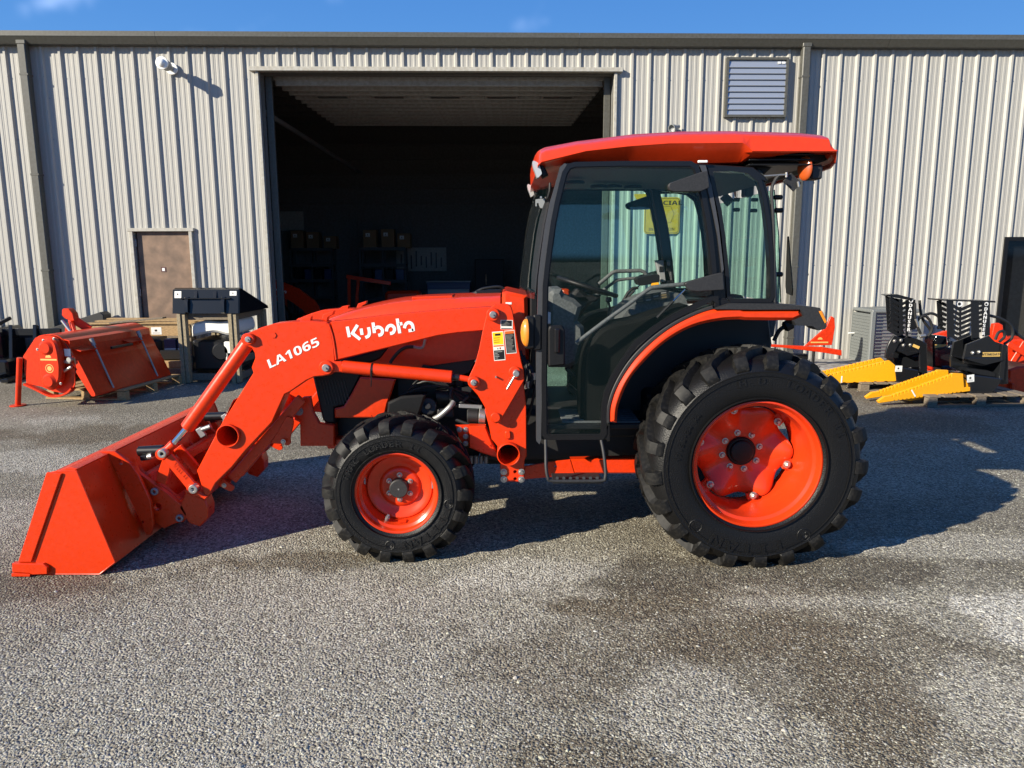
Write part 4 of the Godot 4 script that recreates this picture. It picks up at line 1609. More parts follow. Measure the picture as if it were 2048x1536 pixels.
	for sd in NEAR_FAR:
		# loader sub-frame under the mast
		s = Solid.new()
		s.ext(pv([-0.332, 0.705, -0.25, 0.707, -0.252, 0.586, -0.281, 0.581, -0.31, 0.626]), 0.42 * sd, 0.44 * sd, 0.003)
		s.ext(pv([-0.248, 0.714, -0.153, 0.712, -0.115, 0.61, -0.068, 0.516, -0.097, 0.526, -0.183, 0.556, -0.25, 0.586]), 0.43 * sd, 0.50 * sd, 0.006)
		obj("frame_bracket", s, mats["orange paint"], tr)
		for p in [Vector3(-0.307, 0.681, 0.44), Vector3(-0.271, 0.68, 0.44), Vector3(-0.272, 0.639, 0.44), Vector3(-0.273, 0.596, 0.44)]:
			s = Solid.new()
			s.hex(Vector3(p.x, p.y, 0.44 * sd), Vector3(0, 0, sd), 0.011, 0.014)
			obj("frame_bolt", s, mats["zinc"], tr, 25.0)
		s = Solid.new()
		s.ext_holes(pv([0.07, 0.465, 0.212, 0.491, 0.339, 0.505, 0.364, 0.421, 0.221, 0.4, 0.069, 0.387]), [[Vector2(0.252, 0.464), 0.008], [Vector2(0.252, 0.416), 0.008]], 0.46 * sd, 0.475 * sd, 0.003)
		s.ext(pv([0.339, 0.505, 0.79, 0.514, 0.793, 0.419, 0.364, 0.421]), 0.40 * sd, 0.475 * sd, 0.008)
		obj("side_rail", s, mats["orange paint"], tr)
	s = Solid.new()
	for i in 4:
		s.cyl(Vector3(-0.25, 0.481, 0.3) + Vector3(i * 0.03, 0, 0), Vector3(-0.25, 0.481, 0.3) + Vector3(i * 0.03, -0.045, 0), 0.013, 10)
	obj("oil_cooler_fin", s, mats["dull steel"], tr)
	# nose guard and weight bracket
	s = Solid.new()
	s.ext(pv([-1.242, 0.856, -1.197, 0.861, -1.187, 0.77, -1.151, 0.699, -1.062, 0.683, -1.068, 0.556, -1.272, 0.557, -1.267, 0.71, -1.307, 0.738, -1.275, 0.781]), 0.30, 0.335, 0.006)
	s.ext(pv([-1.242, 0.856, -1.197, 0.861, -1.187, 0.77, -1.151, 0.699, -1.062, 0.683, -1.068, 0.556, -1.272, 0.557, -1.267, 0.71, -1.307, 0.738, -1.275, 0.781]), -0.335, -0.30, 0.006)
	s.box(Vector3(-1.10, 0.70, 0.0), Vector3(0.05, 0.22, 0.62), 0.006)
	s.box(Vector3(-1.02, 0.56, 0.0), Vector3(0.20, 0.06, 0.60), 0.006)
	obj("nose_guard", s, mats["orange paint"], tr)
	for p in [Vector3(-1.269, 0.771, 0.335)]:
		s = Solid.new()
		s.hex(p, Vector3(0, 0, 1), 0.018, 0.012)
		obj("guard_bolt", s, mats["dull steel"], tr, 25.0)
	# foot step hung from the cab
	s = Solid.new()
	s.tube(curve3(PackedVector3Array([Vector3(0.183, 0.682, 0.7), Vector3(0.184, 0.606, 0.72), Vector3(0.185, 0.534, 0.74), Vector3(0.194, 0.483, 0.75), Vector3(0.215, 0.463, 0.75), Vector3(0.353, 0.461, 0.75), Vector3(0.488, 0.463, 0.75), Vector3(0.508, 0.482, 0.75), Vector3(0.508, 0.54, 0.74), Vector3(0.499, 0.62, 0.72), Vector3(0.488, 0.678, 0.7)]), 5), 0.0095, 10)
	obj("step_hoop", s, mats["grey plastic"], tr)
	s = Solid.new()
	s.box(Vector3(0.357, 0.441, 0.66) + Vector3(0, 0.008, 0), Vector3(0.27, 0.012, 0.17), 0.003)
	for i in 7:
		s.cyl(Vector3(0.245, 0.476, 0.745) + Vector3(i * 0.0365, 0, 0), Vector3(0.254, 0.432, 0.6) + Vector3(i * 0.0365, -0.003, 0), 0.009, 8)
	obj("step_tread", s, mats["grey plastic"], tr)
	# rubber stop that peeps out behind the rear tyre
	s = Solid.new()
	s.cyl(Vector3(1.95, 0.84, 0.30), Vector3(1.95, 0.84, 0.40), 0.045, 20, 0.01)
	s.bar(Vector3(1.2, 0.60, 0.34), Vector3(1.95, 0.84, 0.34), 0.05, 0.03, 0.005)
	obj("lift_link", s, mats["black steel"], tr)


func bonnet() -> void:
	var top := pv([-1.155, 1.298, -1.054, 1.328, -0.993, 1.352, -0.852, 1.391, -0.702, 1.42, -0.553, 1.436, -0.354, 1.442, -0.195, 1.446, -0.066, 1.449])
	var low := pv([-1.129, 1.09, -0.977, 1.001, -0.841, 0.971, -0.693, 1, -0.497, 1.039, -0.35, 1.061, -0.213, 1.079, -0.067, 1.086])
	var s := Solid.new()
	var rows := []
	var n := 26
	var x0 := top[0].x - 0.10
	var x1 := top[top.size() - 1].x
	for i in n:
		var f := float(i) / (n - 1)
		var x := lerpf(x0, x1, f)
		var yt := ly(top, x) - (0.05 * pow(maxf(0.0, 1.0 - f * 6.0), 2.0))
		var hw := 0.345 - 0.05 * (1.0 - f) - 0.14 * pow(maxf(0.0, 1.0 - f * 5.0), 2.0)
		var yb := ly(low, x)
		var h := yt - yb
		var r := PackedVector3Array()
		for q in [[1.0, 0.0], [1.0, 0.25], [1.005, 0.50], [1.03, 0.54], [1.02, 0.60], [0.985, 0.78], [0.93, 0.90], [0.84, 0.965], [0.70, 0.99], [0.35, 1.0], [0.0, 1.004]]:
			r.append(Vector3(x, yb + h * q[1], hw * q[0]))
		var m := r.duplicate()
		for k in range(m.size() - 2, -1, -1):
			r.append(Vector3(m[k].x, m[k].y, -m[k].z))
		rows.append(r)
	s.loft(rows, false)
	var face: PackedVector3Array = rows[0]
	for k in range(1, face.size() - 1):
		s.tri(face[0], face[k + 1], face[k])
	obj("bonnet", s, mats["orange panel"], tr, 28.0)
	s = Solid.new()
	s.box(Vector3(-0.472, 1.431, 0.12) + Vector3(0, 0.006, 0), Vector3(0.24, 0.012, 0.22), 0.005, Basis(Vector3(0, 0, 1), 0.03))
	obj("bonnet_scoop", s, mats["orange panel"], tr)
	# cowl between bonnet and cab
	s = Solid.new()
	rows = []
	for e in [[1698, 68, 470], [1720, 64, 470], [1800, 84, 470], [1850, 98, 470]]:
		pass
	var cowl := pv([-0.055, 1.467, -0.031, 1.477, 0.09, 1.45, 0.102, 1.03, -0.058, 1.031])
	s.ext(cowl, -0.355, 0.355, 0.02)
	obj("cowl", s, mats["orange panel"], tr)
	s = Solid.new()
	s.ext(pv([0.106, 1.471, 0.149, 1.451, 0.149, 1.01, 0.106, 1.01]), -0.40, 0.40, 0.008)
	obj("firewall", s, mats["black plastic"], tr)
	s = Solid.new()
	s.box(Vector3(-0.018, 1.407, 0.3555), Vector3(0.035, 0.012, 0.003))
	obj("cowl_sticker", s, mats["white decal"], tr)
	# lower flank: orange fairing in shade, black grille forward of it, black slot along the bonnet edge
	s = Solid.new()
	s.ext(pv([-0.895, 0.976, -0.685, 0.962, -0.717, 0.871, -0.739, 0.816, -0.761, 0.73, -1.056, 0.731, -1.055, 0.787, -1, 0.8, -0.953, 0.872]), 0.31, 0.345, 0.008)
	s.ext(pv([-0.895, 0.976, -0.685, 0.962, -0.717, 0.871, -0.739, 0.816, -0.761, 0.73, -1.056, 0.731, -1.055, 0.787, -1, 0.8, -0.953, 0.872]), -0.345, -0.31, 0.008)
	obj("side_fairing", s, mats["orange panel"], tr)
	s = Solid.new()
	s.ext(pv([-1.179, 0.972, -1.131, 1.061, -1.013, 1.075, -0.718, 1.152, -0.779, 1.079, -0.878, 1.04, -0.895, 0.976, -0.953, 0.872, -1, 0.8, -1.055, 0.787, -1.057, 0.691, -1.109, 0.693, -1.133, 0.711]), -0.325, 0.325, 0.012)
	obj("grille_body", s, mats["black plastic"], tr)
	for i in 9:
		s = Solid.new()
		s.bar(Vector3(-1.139, 0.96, 0.327) + Vector3(i * 0.018, 0, 0), Vector3(-1.107, 0.809, 0.327) + Vector3(i * 0.018, 0, 0), 0.005, 0.006)
		obj("grille_slat", s, mats["grey plastic"], tr, 0.0)
	s = Solid.new()
	s.ext(pv([-0.685, 0.962, -0.684, 1, -0.497, 1.039, -0.213, 1.079, -0.253, 0.998, -0.352, 0.959, -0.548, 0.96]), -0.30, 0.30, 0.0)
	obj("engine_cover", s, mats["engine black"], tr)
	s = Solid.new()
	s.tube(curve3(PackedVector3Array([Vector3(-0.706, 1.068, 0.4), Vector3(-0.686, 1.097, 0.4), Vector3(-0.649, 1.137, 0.41), Vector3(-0.61, 1.16, 0.41), Vector3(-0.567, 1.163, 0.41)])), 0.010, 10)
	obj("grease_hose", s, mats["hose rubber"], tr)
	s = Solid.new()
	s.tube(curve3(PackedVector3Array([Vector3(-0.567, 1.163, 0.41), Vector3(-0.528, 1.157, 0.42), Vector3(-0.507, 1.169, 0.43), Vector3(-0.495, 1.207, 0.44)])), 0.008, 8)
	obj("hose_elbow", s, mats["dull steel"], tr)
	s = Solid.new()
	s.tube(curve3(PackedVector3Array([Vector3(-0.251, 1.433, -0.1), Vector3(-0.187, 1.47, -0.1), Vector3(-0.081, 1.483, -0.1), Vector3(-0.044, 1.464, -0.1)])), 0.010, 8)
	s.tube(curve3(PackedVector3Array([Vector3(-0.278, 1.428, -0.2), Vector3(-0.169, 1.455, -0.2), Vector3(-0.061, 1.438, -0.2)])), 0.012, 8)
	s.bar(Vector3(-0.23, 1.437, -0.1), Vector3(-0.06, 1.441, -0.1), 0.05, 0.2, 0.01)
	obj("wiper", s, mats["black plastic"], tr)


func cab() -> void:
	var S := 0.685
	var door := pv([0.493, 0.719, 0.485, 0.704, 0.205, 0.704, 0.188, 0.716, 0.184, 1.01, 0.186, 1.293]) + pv([0.189, 1.518, 0.2, 1.622, 0.213, 1.726, 0.23, 1.846, 0.25, 1.947, 0.272, 2.039, 0.287, 2.094, 0.304, 2.12, 0.33, 2.128, 0.562, 2.132, 0.923, 2.13, 0.947, 2.115, 0.963, 2.07, 0.987, 1.986, 1.011, 1.885, 1.033, 1.774, 1.05, 1.662, 1.066, 1.532, 1.076, 1.461]) + pv([1.068, 1.467, 1.049, 1.455, 0.967, 1.412, 0.864, 1.362, 0.762, 1.298, 0.659, 1.214, 0.591, 1.115, 0.536, 1.019, 0.504, 0.937, 0.493, 0.865])
	var outline := Solid.inset(door if Solid.area(door) > 0.0 else _rev(door), -0.024)
	var quarter := pv([1.044, 2.101, 1.147, 2.104, 1.225, 2.092, 1.281, 2.05, 1.311, 1.96, 1.341, 1.824, 1.361, 1.687, 1.379, 1.458, 1.372, 1.447, 1.177, 1.448, 1.166, 1.461, 1.149, 1.601, 1.124, 1.774, 1.097, 1.91, 1.064, 2.028])
	var qout := Solid.inset(quarter if Solid.area(quarter) > 0.0 else _rev(quarter), -0.020)
	for sd in NEAR_FAR:
		var d := sub("cab_door", tr)
		var s := Solid.new()
		s.ring(outline, 0.024, (S - 0.018) * sd, (S + 0.014) * sd)
		obj("door_frame", s, mats["cab frame"], d, 30.0)
		s = Solid.new()
		s.ring(Solid.inset(outline, 0.024), 0.007, (S + 0.001) * sd, (S + 0.009) * sd)
		obj("door_seal", s, mats["black plastic"], d, 30.0)
		s = Solid.new()
		if sd > 0.0:
			sheet_of(s, door, S)
			obj("door_glass", s, mats["cab glass"], d, 0.0)
		else:
			s.ext(door, -S - 0.0025, -S + 0.0025)
			obj("door_glass", s, mats["tinted glass"], d, 0.0)
		# hinges at the back edge
		s = Solid.new()
		s.ext(rounded(pv([0.805, 2.027, 0.814, 2.042, 0.969, 2.094, 1.005, 2.102, 1.018, 2.019, 0.977, 1.999, 0.84, 1.996, 0.815, 2.005]), 0.008, 2), (S + 0.012) * sd, (S + 0.055) * sd, 0.003)
		obj("hinge_cover", s, mats["grey plastic"], d)
		s = Solid.new()
		s.ext(rounded(pv([0.908, 1.529, 0.921, 1.538, 1.059, 1.576, 1.106, 1.586, 1.117, 1.496, 0.975, 1.488, 0.933, 1.493]), 0.008, 2), (S + 0.012) * sd, (S + 0.055) * sd, 0.003)
		obj("hinge_cover", s, mats["grey plastic"], d)
		s = Solid.new()
		s.ext(rounded(pv([0.202, 1.309, 0.269, 1.313, 0.284, 1.288, 0.284, 1.098, 0.196, 1.089, 0.194, 1.291]), 0.012), (S + 0.004) * sd, (S + 0.040) * sd, 0.008)
		obj("door_handle", s, mats["black plastic"], d)
		s = Solid.new()
		s.ext(rounded(pv([0.226, 1.297, 0.256, 1.297, 0.254, 1.164, 0.227, 1.164]), 0.010), (S + 0.040) * sd, (S + 0.058) * sd, 0.007)
		obj("handle_grip", s, mats["cab frame"], d)
		s = Solid.new()
		s.tube(flip(curve3(PackedVector3Array([Vector3(0.349, 1.209, 0.655), Vector3(0.492, 1.318, 0.655), Vector3(0.631, 1.419, 0.655), Vector3(0.727, 1.491, 0.655), Vector3(0.768, 1.508, 0.655), Vector3(0.928, 1.524, 0.655)]), 4), sd), 0.0115, 10)
		obj("grab_bar", s, mats["cab trim"], d)
		s = Solid.new()
		s.tube(flip(PackedVector3Array([Vector3(0.787, 1.343, 0.64), Vector3(0.872, 1.433, 0.64)]), sd), 0.009, 8)
		obj("gas_strut", s, mats["black plastic"], d)
		s = Solid.new()
		s.tube(flip(PackedVector3Array([Vector3(0.872, 1.433, 0.64), Vector3(0.933, 1.495, 0.64)]), sd), 0.0045, 8)
		obj("strut_rod", s, mats["chrome"], d)
		# pillars
		s = Solid.new()
		s.ext(pv([0.277, 2.148, 0.253, 2.129, 0.232, 2.049, 0.201, 1.948, 0.177, 1.829, 0.158, 1.692, 0.142, 1.552, 0.137, 1.367]) + pv([0.131, 1.165, 0.133, 0.67, 0.15, 0.651, 0.159, 0.678]) + pv([0.169, 1.367, 0.178, 1.517, 0.2, 1.692, 0.232, 1.897, 0.269, 2.066, 0.296, 2.137]), 0.625 * sd, 0.682 * sd, 0.014)
		obj("front_pillar", s, mats["pillar grey"], tr, 50.0)
		s = Solid.new()
		s.ext(pv([0.962, 2.126, 1.019, 2.126, 1.049, 2.029, 1.094, 1.826, 1.132, 1.601, 1.144, 1.496, 1.149, 1.394, 1.078, 1.394, 1.082, 1.461, 1.069, 1.549, 1.054, 1.662, 1.035, 1.783, 1.011, 1.911, 0.986, 2.013]), 0.60 * sd, 0.684 * sd, 0.006)
		obj("middle_pillar", s, mats["cab frame"], tr)
		s = Solid.new()
		s.ext(pv([0.972, 2.133, 1.003, 2.133, 1.04, 2.028, 1.085, 1.825, 1.121, 1.601, 1.113, 1.585, 1.082, 1.774, 1.044, 1.927, 1.004, 2.062]), 0.68 * sd, 0.697 * sd, 0.006)
		obj("pillar_trim", s, mats["pillar grey"], tr)
		s = Solid.new()
		s.ext(pv([1.282, 2.079, 1.32, 2.052, 1.349, 1.969, 1.386, 1.773, 1.406, 1.6, 1.422, 1.413, 1.384, 1.413, 1.376, 1.6, 1.359, 1.756, 1.33, 1.927, 1.308, 2.011]), 0.60 * sd, 0.684 * sd, 0.006)
		obj("rear_pillar", s, mats["cab frame"], tr)
		s = Solid.new()
		s.ring(qout, 0.020, (S - 0.012) * sd, (S + 0.006) * sd)
		obj("quarter_frame", s, mats["cab frame"], tr, 30.0)
		s = Solid.new()
		if sd > 0.0:
			sheet_of(s, quarter, S)
			obj("quarter_glass", s, mats["cab glass"], tr, 0.0)
		else:
			s.ext(quarter, -S - 0.0025, -S + 0.0025)
			obj("quarter_glass", s, mats["tinted glass"], tr, 0.0)
		# rails over and under the glass
		s = Solid.new()
		s.ext(pv([0.273, 2.149, 0.962, 2.146, 1.023, 2.141, 1.257, 2.126, 1.325, 2.075, 1.331, 2.05, 1.295, 2.063, 1.233, 2.1, 1.024, 2.114, 0.963, 2.135, 0.306, 2.132]), 0.58 * sd, 0.674 * sd, 0.004)
		obj("roof_rail", s, mats["cab frame"], tr)
		s = Solid.new()
		s.ext(pv([1.08, 1.447, 1.146, 1.446, 1.167, 1.432, 1.421, 1.431, 1.434, 1.392, 1.082, 1.39]), 0.56 * sd, 0.688 * sd, 0.004)
		obj("window_sill", s, mats["cab frame"], tr)
		# sill under the door and the cab side behind it
		s = Solid.new()
		s.ext(pv([0.17, 0.698, 0.501, 0.694, 0.528, 0.766, 0.537, 0.766, 0.54, 0.67, 0.523, 0.667, 0.516, 0.679, 0.177, 0.679]), 0.60 * sd, 0.692 * sd, 0.004)
		obj("door_sill", s, mats["cab frame"], tr)
		# black gasket strip along the fender
		s = Solid.new()
		var strip := curve(pv([0.515, 0.771, 0.517, 0.865, 0.554, 0.984, 0.625, 1.109, 0.718, 1.213, 0.834, 1.305, 0.96, 1.373, 1.07, 1.412]))
		var strip2 := curve(pv([0.534, 0.771, 0.536, 0.865, 0.573, 0.979, 0.648, 1.103, 0.744, 1.207, 0.858, 1.298, 0.982, 1.362, 1.078, 1.393]))
		strip2.reverse()
		s.ext(strip + strip2, 0.60 * sd, 0.700 * sd, 0.004)
		obj("fender_gasket", s, mats["grey plastic"], tr)
	# windscreen, bowed forward
	var edge := pv([0.272, 2.129, 0.231, 2.045, 0.201, 1.944, 0.177, 1.825, 0.158, 1.687, 0.142, 1.548, 0.137, 1.447])
	var s := Solid.new()
	var rows := []
	for q in edge:
		var r := PackedVector3Array()
		for i in 11:
			var f := float(i) / 10.0 * 2.0 - 1.0
			r.append(Vector3(q.x - 0.015 - 0.075 * (1.0 - f * f), q.y, 0.665 * f))
		rows.append(r)
	s.loft(rows)
	obj("windscreen", s, mats["cab glass"], tr)
	# rear window
	s = Solid.new()
	s.ext(pv([1.395, 2.017, 1.401, 2.017, 1.439, 1.775, 1.47, 1.419, 1.464, 1.419, 1.433, 1.775]), -0.60, 0.60)
	obj("rear_glass", s, mats["tinted glass"], tr, 0.0)
	for p in [Vector3(1.412, 1.978, 0.6), Vector3(1.42, 1.91, 0.6), Vector3(1.438, 1.572, 0.6), Vector3(1.677, 2.054, -0.6), Vector3(1.675, 1.981, -0.6), Vector3(1.545, 2.053, -0.58), Vector3(1.548, 1.986, -0.58)]:
		s = Solid.new()
		s.cyl(p - Vector3(0.014, 0, 0), p + Vector3(0.03, 0, 0), 0.013, 12, 0.003)
		obj("glass_knob", s, mats["black plastic"], tr)
	s = Solid.new()
	s.tube(curve3(PackedVector3Array([Vector3(1.395, 2.081, 0.66), Vector3(1.378, 2.058, 0.66), Vector3(1.361, 2.003, 0.67), Vector3(1.373, 1.858, 0.68), Vector3(1.391, 1.643, 0.68), Vector3(1.406, 1.411, 0.68)])), 0.009, 8)
	obj("antenna_cable", s, mats["grey plastic"], tr)
	# dark triangle plate behind the rear window
	s = Solid.new()
	s.ext(rounded(pv([-0.19, 0.0, -0.16, -0.04, 0.16, -0.04, 0.19, 0.0, 0.03, 0.30, -0.03, 0.30]), 0.01), 0.0, 0.006, 0.001, Transform3D(Basis(Vector3(0.25, 0, -0.968), Vector3(-0.08, 0.99, 0), Vector3(0.968, 0.08, 0.25)), Vector3(1.635, 1.485, 0.25)))
	obj("rear_sign_plate", s, mats["black plastic"], tr, 0.0)
	# roof
	var top := pv([0.14, 2.15, 0.147, 2.184, 0.159, 2.204, 0.185, 2.217, 0.348, 2.247, 0.649, 2.283, 0.906, 2.296, 1.164, 2.297, 1.509, 2.287, 1.647, 2.274, 1.665, 2.239, 1.677, 2.216])
	var cre := pv([0.138, 2.134, 0.157, 2.153, 0.387, 2.206, 0.6, 2.228, 0.813, 2.242, 1.187, 2.243, 1.207, 2.233, 1.241, 2.203, 1.659, 2.201])
	var bot := pv([0.141, 2.137, 0.178, 2.138, 0.396, 2.151, 0.971, 2.152, 1.215, 2.158, 1.253, 2.171, 1.265, 2.201, 1.691, 2.203])
	rows = []
	var xs := PackedFloat32Array()
	for q in top:
		xs.append(q.x)
	for q in cre:
		xs.append(q.x)
	xs.append(lerpf(cre[5].x, cre[6].x, 0.5))
	xs.sort()
	for x in xs:
		if x > top[top.size() - 1].x:
			break
		var yt := ly(top, x)
		var yc := ly(cre, x)
		var yb := ly(bot, x)
		var r := PackedVector3Array()
		for q in [[0.0, yb - 0.01], [0.50, yb - 0.005], [0.615, yb], [0.665, lerpf(yb, yc, 0.55)], [0.694, yc - 0.006], [0.700, yc], [0.697, yc + 0.006], [0.662, yt - 0.012], [0.645, yt], [0.55, yt + 0.028], [0.35, yt + 0.045], [0.0, yt + 0.05]]:
			var bow := 0.018 * (1.0 - pow(q[0] / 0.7, 2.0)) * clampf(1.0 - (x - xs[0]) / 0.35, 0.0, 1.0)
			r.append(Vector3(x - bow, q[1] - (0.03 * clampf(1.0 - (x - xs[0]) / 0.12, 0.0, 1.0) if q[0] < 0.55 and q[1] < yb else 0.0), q[0]))
		var m := r.duplicate()
		for k in range(m.size() - 2, 0, -1):
			r.append(Vector3(m[k].x, m[k].y, -m[k].z))
		rows.append(r)
	s = Solid.new()
	s.loft(rows, true, true)
	obj("cab_roof", s, mats["orange panel"], tr, 22.0)
	# tail of the roof: a drooping lip across the back
	s = Solid.new()
	rows = []
	var lip := pv([1.665, 2.203, 1.678, 2.208, 1.696, 2.178, 1.71, 2.152, 1.704, 2.127, 1.694, 2.13, 1.693, 2.152, 1.68, 2.173, 1.664, 2.195])
	for w in [-0.692, -0.68, -0.64, -0.56, -0.4, 0.0, 0.4, 0.56, 0.64, 0.68, 0.692]:
		var k := 1.0 - pow(absf(w) / 0.695, 16.0)
		var r := PackedVector3Array()
		for q in lip:
			var p := lip[1].lerp(q, k)
			r.append(Vector3(p.x + 0.03 * (1.0 - pow(w / 0.7, 2.0)) - 0.004, p.y, w))
		rows.append(r)
	s.loft(rows, true, true)
	obj("roof_tail", s, mats["orange panel"], tr, 25.0)
	# dark underside with vents behind the cab
	s = Solid.new()
	s.ext(pv([1.274, 2.176, 1.285, 2.206, 1.704, 2.212, 1.699, 2.178, 1.642, 2.156, 1.395, 2.137, 1.353, 2.098, 1.326, 2.107, 1.284, 2.15]), -0.56, 0.56, 0.01)
	for i in 3:
		s.box(Vector3(1.413, 2.191, 0.6) + Vector3(0, -0.025 * i, 0.0), Vector3(0.34, 0.008, 0.09), 0.002)
	obj("roof_underside", s, mats["black plastic"], tr)
	s = Solid.new()
	s.ext(pv([1.661, 2.193, 1.683, 2.176, 1.696, 2.154, 1.696, 2.141, 1.683, 2.142, 1.675, 2.164, 1.653, 2.186]), -0.60, 0.20, 0.003)
	obj("rear_visor", s, mats["visor grey"], tr)
	# ceiling lining
	s = Solid.new()
	s.ext(pv([0.293, 2.16, 0.977, 2.153, 1.321, 2.12, 1.367, 2.069, 1.351, 2.053, 1.261, 2.095, 0.978, 2.125, 0.302, 2.134]), -0.60, 0.60, 0.01)
	obj("headliner", s, mats["cab trim"], tr)
	for p in [Vector3(0.556, 2.162, -0.15), Vector3(0.64, 2.118, -0.15), Vector3(0.774, 2.112, -0.2), Vector3(0.379, 2.151, 0.1)]:
		s = Solid.new()
		var y := Vector2(0.639, 2.207).y
		s.cyl(Vector3(p.x, 2.115, p.z), Vector3(p.x, 2.095, p.z), 0.06, 22, 0.006)
		obj("ceiling_vent", s, mats["black plastic"], tr)
	# lamps at the front of the roof
	for sd in NEAR_FAR:
		s = Solid.new()
		s.ext(rounded(pv([0.11, 2.158, 0.118, 2.164, 0.144, 2.151, 0.161, 2.098, 0.142, 2.079, 0.135, 2.078, 0.123, 2.112, 0.116, 2.128]), 0.006), 0.585 * sd, 0.665 * sd, 0.008)
		obj("work_lamp", s, mats["clear lens"], tr)
		s = Solid.new()
		s.ext(pv([0.15, 2.165, 0.181, 2.126, 0.196, 2.093, 0.167, 2.079, 0.157, 2.093, 0.152, 2.13]), 0.57 * sd, 0.645 * sd, 0.008)
		obj("lamp_housing", s, mats["black plastic"], tr)
		if sd > 0.0:
			s = Solid.new()
			s.ext(pv([0.129, 1.969, 0.152, 1.972, 0.176, 1.972, 0.177, 1.954, 0.164, 1.922, 0.152, 1.926, 0.146, 1.94, 0.145, 1.949, 0.135, 1.949, 0.136, 1.933, 0.128, 1.933, 0.128, 1.961]), 0.64 * sd, 0.648 * sd, 0.001)
			obj("mirror_bracket", s, mats["lamp grey"], tr)
			s = Solid.new()
			s.tube(flip(curve3(PackedVector3Array([Vector3(0.181, 1.979, 0.64), Vector3(0.19, 1.974, 0.65), Vector3(0.201, 2.01, 0.66), Vector3(0.203, 2.052, 0.66)])), sd), 0.007, 8)
			obj("bracket_stay", s, mats["black plastic"], tr)
			s = Solid.new()
			s.cyl(Vector3(0.156, 1.978, 0.66) * Vector3(1, 1, sd), Vector3(0.155, 1.977, 0.68) * Vector3(1, 1, sd), 0.006, 8)
			obj("bracket_bolt", s, mats["zinc"], tr)
		# hazard lamp on the loader side of the cab
		s = Solid.new()
		s.box((Vector3(0.097, 1.271, 0.69)) * Vector3(1, 1, sd), Vector3(0.055, 0.175, 0.05), 0.010)
		s.box((Vector3(0.137, 1.271, 0.69)) * Vector3(1, 1, sd), Vector3(0.045, 0.19, 0.03), 0.008)
		obj("signal_housing", s, mats["black plastic"], tr)
		s = Solid.new()
		var c: Vector3 = Vector3(0.074, 1.272, 0.705) * Vector3(1, 1, sd)
		lens_dome(s, c + Vector3(0.006, 0, 0), Vector3(-1, 0, 0.25 * sd).normalized(), 0.076, 0.042, 0.034)
		obj("turn_signal", s, mats["amber lens"], tr)
		# amber lamp on a stalk under the roof tail
		s = Solid.new()
		s.box((Vector3(1.617, 2.107, 0.56)) * Vector3(1, 1, sd), Vector3(0.06, 0.075, 0.10), 0.008)
		obj("signal_housing", s, mats["grey plastic"], tr)
		s = Solid.new()
		s.bar((Vector3(1.461, 2.083, 0.6)) * Vector3(1, 1, sd), (Vector3(1.52, 2.029, 0.6)) * Vector3(1, 1, sd), 0.06, 0.012, 0.002)
		obj("lamp_bracket", s, mats["grey plastic"], tr)
		s = Solid.new()
		c = Vector3(1.555, 2.126, 0.6) * Vector3(1, 1, sd)
		lens_dome(s, c, Vector3(-0.9, -0.05, 0.42 * sd).normalized(), 0.064, 0.050, 0.022)
		obj("rear_signal", s, mats["dark amber lens"], tr)
		s = Solid.new()
		s.cyl((Vector3(1.334, 2.085, 0.62)) * Vector3(1, 1, sd), (Vector3(1.457, 2.094, 0.62)) * Vector3(1, 1, sd), 0.006, 10)
		s.cyl((Vector3(1.45, 2.104, 0.62)) * Vector3(1, 1, sd), (Vector3(1.452, 2.079, 0.62)) * Vector3(1, 1, sd), 0.007, 10)
		s.cyl((Vector3(1.514, 2.057, 0.62)) * Vector3(1, 1, sd), (Vector3(1.521, 2.031, 0.62)) * Vector3(1, 1, sd), 0.007, 10)
		obj("lamp_stalk", s, mats["zinc"], tr)
	var lp := Solid.new()
	lp.box(Vector3(0.987, 2.151, 0.7), Vector3(0.05, 0.012, 0.01), 0.002)
	obj("roof_clip", lp, mats["lamp white"], tr)


func lens_dome(s: Solid, c: Vector3, n: Vector3, a: float, b: float, h: float) -> void: # an oval lens: a tall, b wide, h deep along n
	var x := n.cross(Vector3.UP).normalized()
	var y := x.cross(n)
	var rows := []
	for i in 7:
		var f := float(i) / 6.0
		var r := PackedVector3Array()
		for k in 28:
			var t := TAU * k / 28.0
			var q := sqrt(maxf(0.0, 1.0 - f * f)) if i > 0 else 1.0
			r.append(c + (x * cos(t) * b + y * sin(t) * a) * maxf(q, 0.02) + n * h * f)
		rows.append(r)
	s.loft(rows, true, true)


func _rev(p: PackedVector2Array) -> PackedVector2Array:
	var r := p.duplicate()
	r.reverse()
	return r


func sheet_of(s: Solid, poly: PackedVector2Array, z: float) -> void: # one flat pane
	var ids := Geometry2D.triangulate_polygon(poly)
	for i in range(0, ids.size(), 3):
		var a := poly[ids[i]]
		var b := poly[ids[i + 1]]
		var c := poly[ids[i + 2]]
		if (b - a).cross(c - a) < 0.0:
			s.tri(Vector3(a.x, a.y, z), Vector3(c.x, c.y, z), Vector3(b.x, b.y, z))
		else:
			s.tri(Vector3(a.x, a.y, z), Vector3(b.x, b.y, z), Vector3(c.x, c.y, z))


